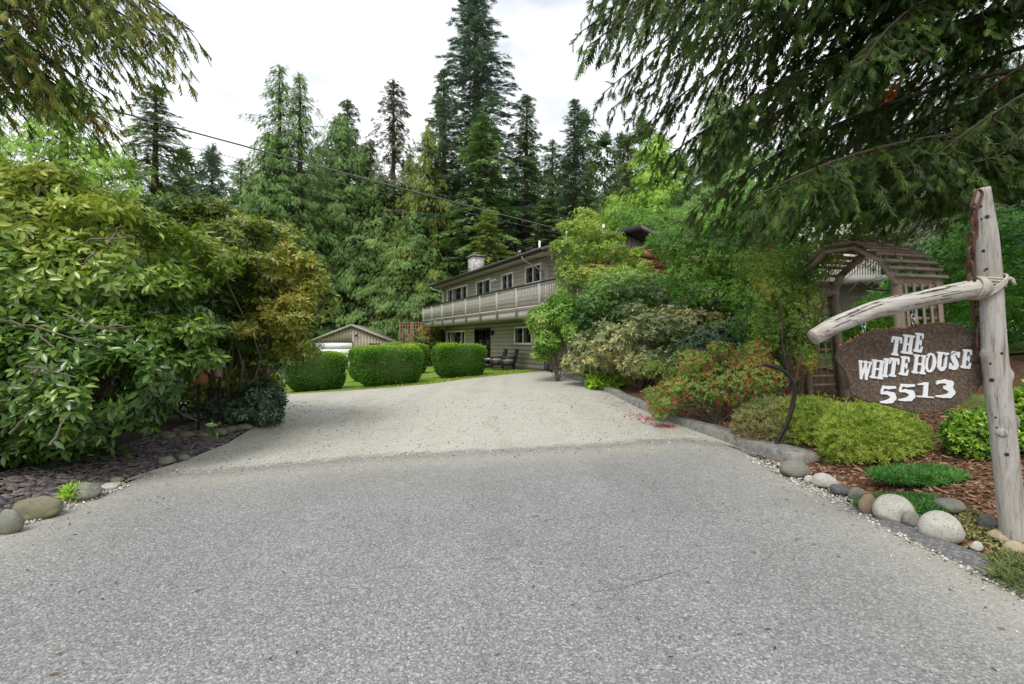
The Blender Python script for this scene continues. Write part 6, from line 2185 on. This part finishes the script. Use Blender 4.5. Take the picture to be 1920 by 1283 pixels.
# lattice sides
for s in (0, 1):
    g0 = H(*arb(s, DB / 2, 1.0)[:2])
    so = s + (.03 if s else -.03)
    for i in range(11):
        z = g0 + .25 + i * (PZ - g0 - .3) / 10
        MB().beam(arb(so, .03, z), arb(so, DB - .03, z), .012, .045).build('slat', M_ARBOR, ar)
    for i in range(5):
        d = .06 + i * (DB - .12) / 4
        MB().beam(arb(so + (.016 if s else -.016), d, g0 + .15), arb(so + (.016 if s else -.016), d, PZ - .02), .045, .012, (av[0], av[1], 0)).build('slat', M_ARBOR, ar)
MB().beam(arb(0, -.06, PZ + .02), arb(0, DB + .1, PZ + .02), .05, .12).build('top_plate', M_ARBOR, ar)
MB().beam(arb(1, -.06, PZ + .02), arb(1, DB + .1, PZ + .02), .05, .12).build('top_plate', M_ARBOR, ar)
o = arb(0, DB - .1, H(5.6, 8.8) + .1)
MB().box((o[0] + .05, o[1] - .2, o[2]), (.16, .22, .18), Euler((0, .25, .3)).to_matrix()).build('footing_block', M_ARBOR, ar)
# the climber on it
S = [(5.15, 8.8, 2.55, .35, .35, .35), (5.2, 8.7, 2.0, .28, .35, .45), (5.25, 8.8, 1.35, .28, .35, .5), (4.98, 8.7, 2.95, .38, .4, .28), (5.5, 8.8, 3.22, .4, .4, .15), (4.85, 8.9, 2.5, .4, .4, .4), (4.8, 9.0, 1.8, .35, .4, .5), (5.85, 8.5, 3.3, .45, .4, .12), (6.15, 8.1, 3.26, .4, .4, .07), (4.7, 9.2, 3.0, .5, .5, .35)] + [lob(1520, 565, 8.5, .2, .25, .3), lob(1533, 512, 8.4, .18, .2, .16), lob(1500, 610, 8.5, .25, .3, .4), lob(1512, 660, 8.4, .18, .2, .3), lob(1560, 488, 8.3, .18, .2, .1)]
vine = shrub('climbing_vine', 'tangled climbing vine over the left side and top of the arbor', 'vine', (5.05, 8.75), S, 3000, 5, .062, LEAF_MID, M_VINE, None, (.6, 1.6), .25, .12, .5, clumpy(20, 3, .4, .35), .012, 24, 0, 160, .5, .6, smooth=False)
m = MB()
r = np.random.default_rng(161)
for i in range(46):
    s = r.uniform(.15, 1.0); z = np.interp(s, [a[0] for a in ARC], [a[1] for a in ARC]) + .14
    p = arb(s, r.uniform(-.1, .9), z)
    d = nrm(r.normal(size=3) * [1, 1, .5] + [0.2, 0, .45]); L = r.uniform(.25, .85)
    q = np.linspace(0, 1, 6)[:, None]
    C = p + d * L * q; C[:, 2] -= (.55 * L * q ** 2)[:, 0]; C += r.normal(size=3) * .12 * L * np.sin(q * 3.1)
    m.tube(C, np.linspace(.0055, .002, 6), 4, False)
m.build('dry_stems', M_BARKGREY, vine)

# ------------------------------------------------------------------ bent pipe and iron rod
M_PIPE = plain('black_poly_pipe', lin(28, 28, 30), .35, .1, 20.0)
def smooth_path(P, n=40):
    P = np.array(P, float); s0 = np.linspace(0, 1, len(P)); s = np.linspace(0, 1, n)
    Q = np.stack([np.interp(s, s0, P[:, i]) for i in range(3)], 1)
    for _ in range(10): Q[1:-1] = (Q[:-2] + 2 * Q[1:-1] + Q[2:]) / 4
    return Q


YH = 6.72
pp = MB().tube(smooth_path([at(1430, 683, YH), at(1448, 686, YH), at(1470, 694, YH), at(1487, 710, YH), at(1493, 732, YH), at(1488, 762, YH), at(1478, 790, YH), at(1465, 815, YH), at(1450, 842, YH)]), .023, 10).build('bent_pipe', M_PIPE, None, smooth=True)
tag(pp, 'black plastic pipe bent like a hook standing at the end of the kerb', 'pipe')
rod = MB().tube(smooth_path([at(1503, 662, 6.8), at(1494, 700, 6.8), at(1486, 740, 6.8), at(1476, 790, 6.75), at(1463, 840, 6.7)]), .014, 8).build('rusty_stake', M_RUST, None, smooth=True)
tag(rod, 'rusty iron stake leaning beside the bent black pipe', 'stake')

# ------------------------------------------------------------------ birdhouses under the left bushes
M_BIRD = plain('brown_birdhouse_wood', lin(126, 84, 54), .85, .14, 8.0)
M_BIRDPALE = plain('pale_nest_board', lin(150, 122, 104), .85, .14, 8.0)
pb = at(372, 705, 7.9)
bh = thing('birdhouse', 'small brown pitched roof birdhouse on a stake in the shade', 'birdhouse', (*pb[:2], H(*pb[:2])))
zb = pb[2]
M3 = Euler((0, 0, .5)).to_matrix()
m = MB(); m.prism([(-.13, -.12), (.13, -.12), (.13, .05), (0, .17), (-.13, .05)], -.12, .12, np.array(M3) @ np.array([[1, 0, 0], [0, 0, -1], [0, 1, 0]]), (pb[0], pb[1], zb)); m.build('box', M_BIRD, bh)
m = MB()
for s in (-1, 1):
    a = np.array(M3) @ np.array([0, 0, .19]); b = np.array(M3) @ np.array([s * .19, 0, .03])
    fr = np.array(M3) @ np.array([0, 1, 0])
    m.beam(np.array([*pb[:2], zb]) + a, np.array([*pb[:2], zb]) + b, .34, .018, np.cross(fr, b - a))
m.build('roof', M_BARK, bh)
f = np.array(M3) @ np.array([0, -.121, 0.0])
MB().tube([np.array(pb) + f, np.array(pb) + f * 1.03], .025, 12).build('entrance_hole', M_BLACK, bh)
MB().beam((pb[0], pb[1], H(*pb[:2]) - .1), (pb[0], pb[1], zb - .12), .03, .03, (0, 1, 0)).build('stake', M_DARKINT, bh)
pb = at(407, 680, 8.0)
nb2 = thing('nest_board', 'tall narrow pale nest box with three round holes beside the birdhouse', 'birdhouse', (*pb[:2], H(*pb[:2])))
MB().box(pb, (.115, .09, .46)).build('box', M_BIRDPALE, nb2)
for dz in (.13, .02, -.09): MB().tube([(pb[0], pb[1] - .044, pb[2] + dz), (pb[0], pb[1] - .048, pb[2] + dz)], .02, 12).build('hole', M_BLACK, nb2)
MB().beam((pb[0], pb[1] + .07, H(*pb[:2]) - .1), (pb[0], pb[1] + .07, pb[2] + .1), .03, .03, (0, 1, 0)).build('stake', M_DARKINT, nb2)

# ------------------------------------------------------------------ stones
b = bmesh.new(); bmesh.ops.create_icosphere(b, subdivisions=4, radius=1)
ICO = (np.array([v.co[:] for v in b.verts]), np.array([[v.index for v in f.verts] for f in b.faces])); b.free()


def granite(name, base, dark, light, moss=0.0):
    m, N, L, b, o = new_mat(name)
    v = coords(N, L)
    f = noise(N, L, v, 70.0, 3, .75); f2 = noise(N, L, v, 6.0, 5, .6)
    c = ramp(N, L, f, [(0.34, dark), (0.45, base), (0.62, base), (0.72, light)])
    c = mixc(N, L, .6, c, ramp(N, L, f2, [(0.3, g(.58)), (0.5, g(.95)), (0.7, g(1.12))]), 'MULTIPLY')
    if moss:
        f3 = noise(N, L, v, 9.0, 5, .7)
        c = mixc(N, L, ramp(N, L, f3, [(0.48, g(0)), (0.62, g(moss))]), c, lin(112, 112, 66))
    L.new(c, b.inputs['Base Color']); b.inputs['Roughness'].default_value = .85; b.inputs['Specular IOR Level'].default_value = .25
    bump(N, L, b, f2, .35, .03)
    return m


G_GREY = granite('grey_granite', lin(128, 128, 118), lin(88, 88, 82), lin(162, 160, 150), .3)
G_WHITE = granite('white_granite', lin(178, 175, 166), lin(120, 117, 110), lin(206, 204, 197), .12)
G_DARK = granite('dark_stone', lin(98, 97, 96), lin(68, 67, 66), lin(130, 128, 126))
G_BROWN = granite('brown_stone', lin(142, 126, 106), lin(106, 92, 76), lin(170, 156, 136))
G_MOSSY = granite('mossy_brown_stone', lin(122, 117, 100), lin(88, 83, 70), lin(156, 150, 132), .7)
G_TAN = granite('tan_stone', lin(164, 150, 126), lin(126, 112, 92), lin(190, 178, 156))


def stone(name, label, px, py, w, h_, mat, seed, flat=1.0, angular=.10, rot=None):
    """px, py = where the stone's foot meets the ground in the photograph; w, h_ its size there"""
    Y = 4.0
    for _ in range(30):
        x = (px - 960) / FPX * Y; Y = (1.55 - H(x, Y)) * FPX / (py - 641)
    r = np.random.default_rng(seed)
    w = w * (.25 + .75 * math.cos(math.atan(abs(px - 960) / FPX)))
    hw = .93 * w / FPX * Y / 2; hh = h_ / FPX * Y
    Y += hw * .55 * flat
    x = (px - 960) / FPX * Y
    P = ICO[0].copy()
    P = P * (1 + angular * 1.1 * quad_noise(P, 1.6, seed) + angular * .4 * quad_noise(P, 4.0, seed + 1) + .012 * quad_noise(P, 11.0, seed + 2))[:, None]
    for _k in range(5):
        _d = nrm(r.normal(size=3)); _h = r.uniform(.78, .95); _t = P @ _d; P = P - np.maximum(_t - _h, 0)[:, None] * _d * .8
    P[:, 2] = np.where(P[:, 2] < 0, P[:, 2] * .7, P[:, 2])
    P *= np.array([hw, hw * .8 * flat, hh * .54])
    a = r.uniform(-.5, .5) if rot is None else rot
    P = P @ np.array([[math.cos(a), math.sin(a), 0], [-math.sin(a), math.cos(a), 0], [0, 0, 1]])
    z = H(x, Y)
    o = MB().add(P + [0, 0, hh * .28], ICO[1]).build(name, mat, None, smooth=True)
    o.location = (x, Y, z)
    tag(o, label, 'stone', 'stones edging the driveway')
    return o


stone('boulder', 'rounded grey green boulder at the near end of the kerb', 1490, 897, 64, 40, G_GREY, 1, rot=0)
stone('stone', 'small white stone right after the grey green boulder', 1518, 907, 26, 17, G_WHITE, 2)
stone('boulder', 'white stone with a low rounded top before the flat dark stone', 1546, 916, 54, 30, G_WHITE, 3)
stone('stone', 'flat dark grey stone sunk in the mulch', 1574, 930, 52, 24, G_DARK, 4, angular=.2)
stone('stone', 'grey stone tucked against the brown stone', 1606, 940, 34, 30, G_GREY, 5)
stone('stone', 'upright brown stone left of the largest white boulder', 1628, 966, 40, 48, G_BROWN, 6, angular=.07)
stone('boulder', 'large smooth white boulder resting on the asphalt lip', 1676, 984, 86, 62, G_WHITE, 7, angular=.07, rot=-.2)
stone('stone', 'small pale grey stone wedged between the two biggest boulders', 1708, 992, 48, 38, G_GREY, 8)
stone('boulder', 'biggest speckled pale boulder nearest the camera on the right', 1764, 1022, 98, 68, G_WHITE, 9, angular=.05, rot=-.15)
stone('boulder', 'long low grey boulder behind the biggest speckled boulder', 1781, 966, 72, 30, G_GREY, 10, angular=.14)
stone('stone', 'dark stone close to the foot of the sign post', 1850, 996, 48, 34, G_DARK, 11, angular=.15)
stone('stone', 'flat tan slab leaning at the foot of the sign post', 1878, 1020, 66, 24, G_TAN, 12, angular=.2)
stone('stone', 'small bright white stone right of the biggest boulder', 1832, 1034, 34, 20, G_WHITE, 13, angular=.2)
stone('stone', 'pale orange stone at the right edge below the post', 1902, 1042, 50, 28, G_TAN, 14, angular=.14)
stone('boulder', 'grey and white boulder cut by the left edge of the picture', 18, 1002, 62, 56, G_GREY, 15, angular=.14)
stone('boulder', 'long mossy brown boulder behind the cut boulder at the left edge', 72, 975, 126, 48, G_MOSSY, 16, .7, .18, .1)
stone('boulder', 'smooth grey boulder by the green weed tuft', 158, 940, 78, 36, G_GREY, 17, angular=.08)
stone('stone', 'flat pale stone in the gravel next to the smooth grey boulder', 206, 918, 46, 12, G_WHITE, 18, angular=.2)
stone('stone', 'flat mossy stone lying on the slate chips', 220, 905, 34, 11, G_MOSSY, 19)
stone('stone', 'round pale stone on the slate edge by the gravel', 312, 872, 36, 19, G_GREY, 20)
stone('stone', 'grey stone right beside the round pale stone', 344, 864, 28, 14, G_GREY, 21)
for i, (px, py, w, h_, lb) in enumerate(((412, 818, 40, 17, 'largest mossy stone under the orange rhododendron'), (350, 822, 34, 14, 'leftmost mossy stone in the shade of the orange rhododendron'), (381, 822, 26, 12, 'low mossy stone between the birdhouse stakes'), (434, 810, 30, 12, 'mossy stone behind the largest mossy one'), (458, 807, 40, 12, 'flat grey stone at the foot of the small dark bush'), (318, 824, 28, 12, 'last mossy stone before the slate chips end'))):
    stone('stone', lb, px, py, w, h_, G_MOSSY if i != 4 else G_GREY, 30 + i)

# ------------------------------------------------------------------ loose ground litter
M_CHIP = leaf_mat('bark_chip', st((70, 46, 34), (106, 74, 56), (140, 108, 86), (176, 148, 124)), .9, 0.0, .1)
M_SLATE = leaf_mat('slate_chip', st((54, 50, 52), (80, 75, 75), (104, 98, 97), (126, 110, 102)), .7, 0.0, .3)
M_PEBBLE = leaf_mat('loose_gravel', st((96, 94, 88), (150, 146, 136), (190, 186, 174), (214, 212, 204)), .9, 0.0, .15)
M_DEADLEAF = leaf_mat('fallen_leaf', st((52, 40, 30), (84, 62, 42), (120, 88, 56), (60, 52, 44)), .8, 0.1, .2)
CHIP = T([(-.16, 0, 0), (.16, 0, .02), (.12, 1, .05), (-.14, .9, 0), (0, .5, .12)], [(0, 1, 4), (1, 2, 4), (2, 3, 4), (3, 0, 4)])
PEB = T(np.array([(-1, -.8, 0), (1, -.9, 0), (.9, .8, 0), (-.8, 1, 0), (-.5, -.4, .9), (.5, -.5, 1), (.45, .5, .8), (-.5, .4, 1)]) * .5, [(0, 1, 5), (0, 5, 4), (1, 2, 6), (1, 6, 5), (2, 3, 7), (2, 7, 6), (3, 0, 4), (3, 4, 7), (4, 5, 6), (4, 6, 7)])
SLB = T(np.array([(-.5, -.3, 0), (.3, -.5, 0), (.55, .1, 0), (.1, .5, 0), (-.45, .3, 0), (-.48, -.28, .16), (.28, -.47, .17), (.5, .1, .15), (.1, .46, .17), (-.42, .28, .16)]), [(0, 1, 6), (0, 6, 5), (1, 2, 7), (1, 7, 6), (2, 3, 8), (2, 8, 7), (3, 4, 9), (3, 9, 8), (4, 0, 5), (4, 5, 9), (5, 6, 7), (5, 7, 8), (5, 8, 9)])


def litter(name, label, tmpl, mat, P, size, zoff, flat, seed):
    r = np.random.default_rng(seed)
    P3 = np.c_[P, height(P[:, 0], P[:, 1]) + zoff]
    A = r.normal(size=P3.shape); A[:, 2] *= flat
    N_ = r.normal(size=P3.shape) * flat; N_[:, 2] += 1
    o = foliage(name, mat, [scatter(*tmpl, P3, A, N_, r.uniform(size[0], size[1], len(P3)), r.random(len(P3)))], None)
    tag(o, label, kind='stuff')


def fill(poly, n, seed, dens=None):
    r = np.random.default_rng(seed); poly = np.array(poly); lo, hi = poly.min(0), poly.max(0)
    Q = r.uniform(lo, hi, (n * 4, 2)); Q = Q[inside(poly, Q)]
    if dens is not None: Q = Q[r.random(len(Q)) < dens(Q)]
    return Q[:n]


chip_poly = [(3.40, 2.4), (3.42, 5.6), (3.95, 6.5), (3.6, 8), (3.4, 9.4), (3.2, 12), (4.6, 12), (6.4, 8), (6.6, 4), (4.8, 2.6)]
litter('bark_mulch', 'loose red brown bark chips covering the garden bed', CHIP, M_CHIP, fill(chip_poly, 17000, 1), (.03, .075), .004, .25, 201)
sl_poly = [(-4.42, 3.0), (-4.44, 5.0), (-4.32, 6.3), (-4.4, 7.4), (-4.65, 8.6), (-5.1, 9.8), (-5.7, 9.2), (-5.4, 7.6), (-5.3, 6.2), (-5.6, 4.6), (-5.6, 3.0)]
litter('slate_chips', 'purplish grey slate chips strewn under the left rhododendron', SLB, M_SLATE, fill(sl_poly, 6500, 2), (.03, .085), .006, .16, 202)
# loose grains thrown from the gravel over the asphalt edge
r = np.random.default_rng(9)
e = densify(ASPH_EDGE[:-1], .02, 0, False)
k = r.integers(0, len(e), 2600)
P = e[k] + np.c_[r.normal(size=2600) * .15, r.normal(size=2600) * .34 - .12]
litter('loose_gravel', 'loose pale grains scattered along the edge of the asphalt', PEB, M_PEBBLE, P, (.004, .011), .004, .4, 203)
P = np.vstack([fill([(3.05, 2.3), (3.34, 2.3), (3.42, 6.2), (3.1, 6.6)], 1600, 4), fill([(-4.45, 2.6), (-4.1, 2.6), (-4.1, 5.2), (-4.4, 5.4)], 1600, 5), fill([(-4.3, 5.4), (3.2, 7.2), (2.8, 13), (-6, 13)], 2600, 6)])
litter('gravel', 'coarser pale stones lying on the gravel', PEB, M_PEBBLE, P, (.008, .024), .008, .4, 204)
P = np.vstack([fill([(-6.6, 12.8), (-5.2, 10.4), (-4.6, 8.4), (-3.4, 8.8), (-3.6, 11), (-5.2, 13.2)], 420, 7, lambda Q: np.exp(-np.clip(Q[:, 0] + 4.9 + (Q[:, 1] - 9) * .3, 0, 9) / .5)), fill([(-4.0, 5.6), (2.8, 7.4), (2, 18), (-5, 15)], 130, 8), fill([(2.6, 7.4), (3.15, 7.4), (2.7, 13), (2.0, 13)], 60, 10)])
litter('fallen_leaves', 'dry brown leaves and twigs lying on the gravel', LEAF_MID, M_DEADLEAF, P, (.03, .085), .014, .2, 205)
P = np.vstack([fill([(-4, 2.2), (3, 2.2), (3, 6.8), (-3.8, 5.6)], 150, 12), fill([(-4.2, 3), (-3.4, 3), (-3.4, 5.4), (-4.1, 5.2)], 40, 14), fill([(2.6, 3), (3.3, 3), (3.4, 7), (2.7, 7)], 90, 13)])
litter('needle_litter', 'tiny dry needles and leaf bits strewn over the asphalt', LEAF_NARROW, M_DEADLEAF, P, (.02, .06), .008, .1, 208)
P = np.vstack([np.c_[2.62 + r.normal(size=200) * .13, 9.6 + r.normal(size=200) * .28], np.c_[2.78 + r.normal(size=120) * .11, 8.75 + r.normal(size=120) * .10], np.c_[2.55 + r.normal(size=30) * .25, 10.4 + r.normal(size=30) * .4]])
litter('fallen_petals', 'red fuchsia petals fallen on the gravel beside the kerb', LEAF_MID, M_FLOWER, P, (.03, .06), .014, .25, 206)
P = fill([(3.55, 3.5), (4.1, 3.5), (4.0, 4.2), (3.6, 4.1)], 240, 11)
litter('stonecrop', 'pale rosettes of stonecrop between the stones by the sign post', LEAF_MID, M_LAVENDER, np.repeat(P, 7, axis=0) + np.tile(np.zeros(2), (len(P) * 7, 1)), (.02, .045), .03, .6, 207)

# planter pot by the sliding door
pp_ = house_pt(5.85, .9, 0)
t = thing('planter', 'dark plant pot with a leafy plant beside the sliding door', 'planter', (pp_[0], pp_[1], HZ + .04))
MB().tube([(pp_[0], pp_[1], HZ + .04), (pp_[0], pp_[1], HZ + .2), (pp_[0], pp_[1], HZ + .36)], [.16, .2, .23], 14).build('pot', M_BLACK, t)
q = rng.normal(size=(160, 3)) * [.13, .13, .12] + [pp_[0], pp_[1], HZ + .5]
a = rng.normal(size=(160, 3)); a[:, 2] += .6
foliage('foliage', M_FERN, [scatter(*LEAF_MID, q, a, rng.normal(size=(160, 3)), rng.uniform(.07, .14, 160), rng.random(160))], t)
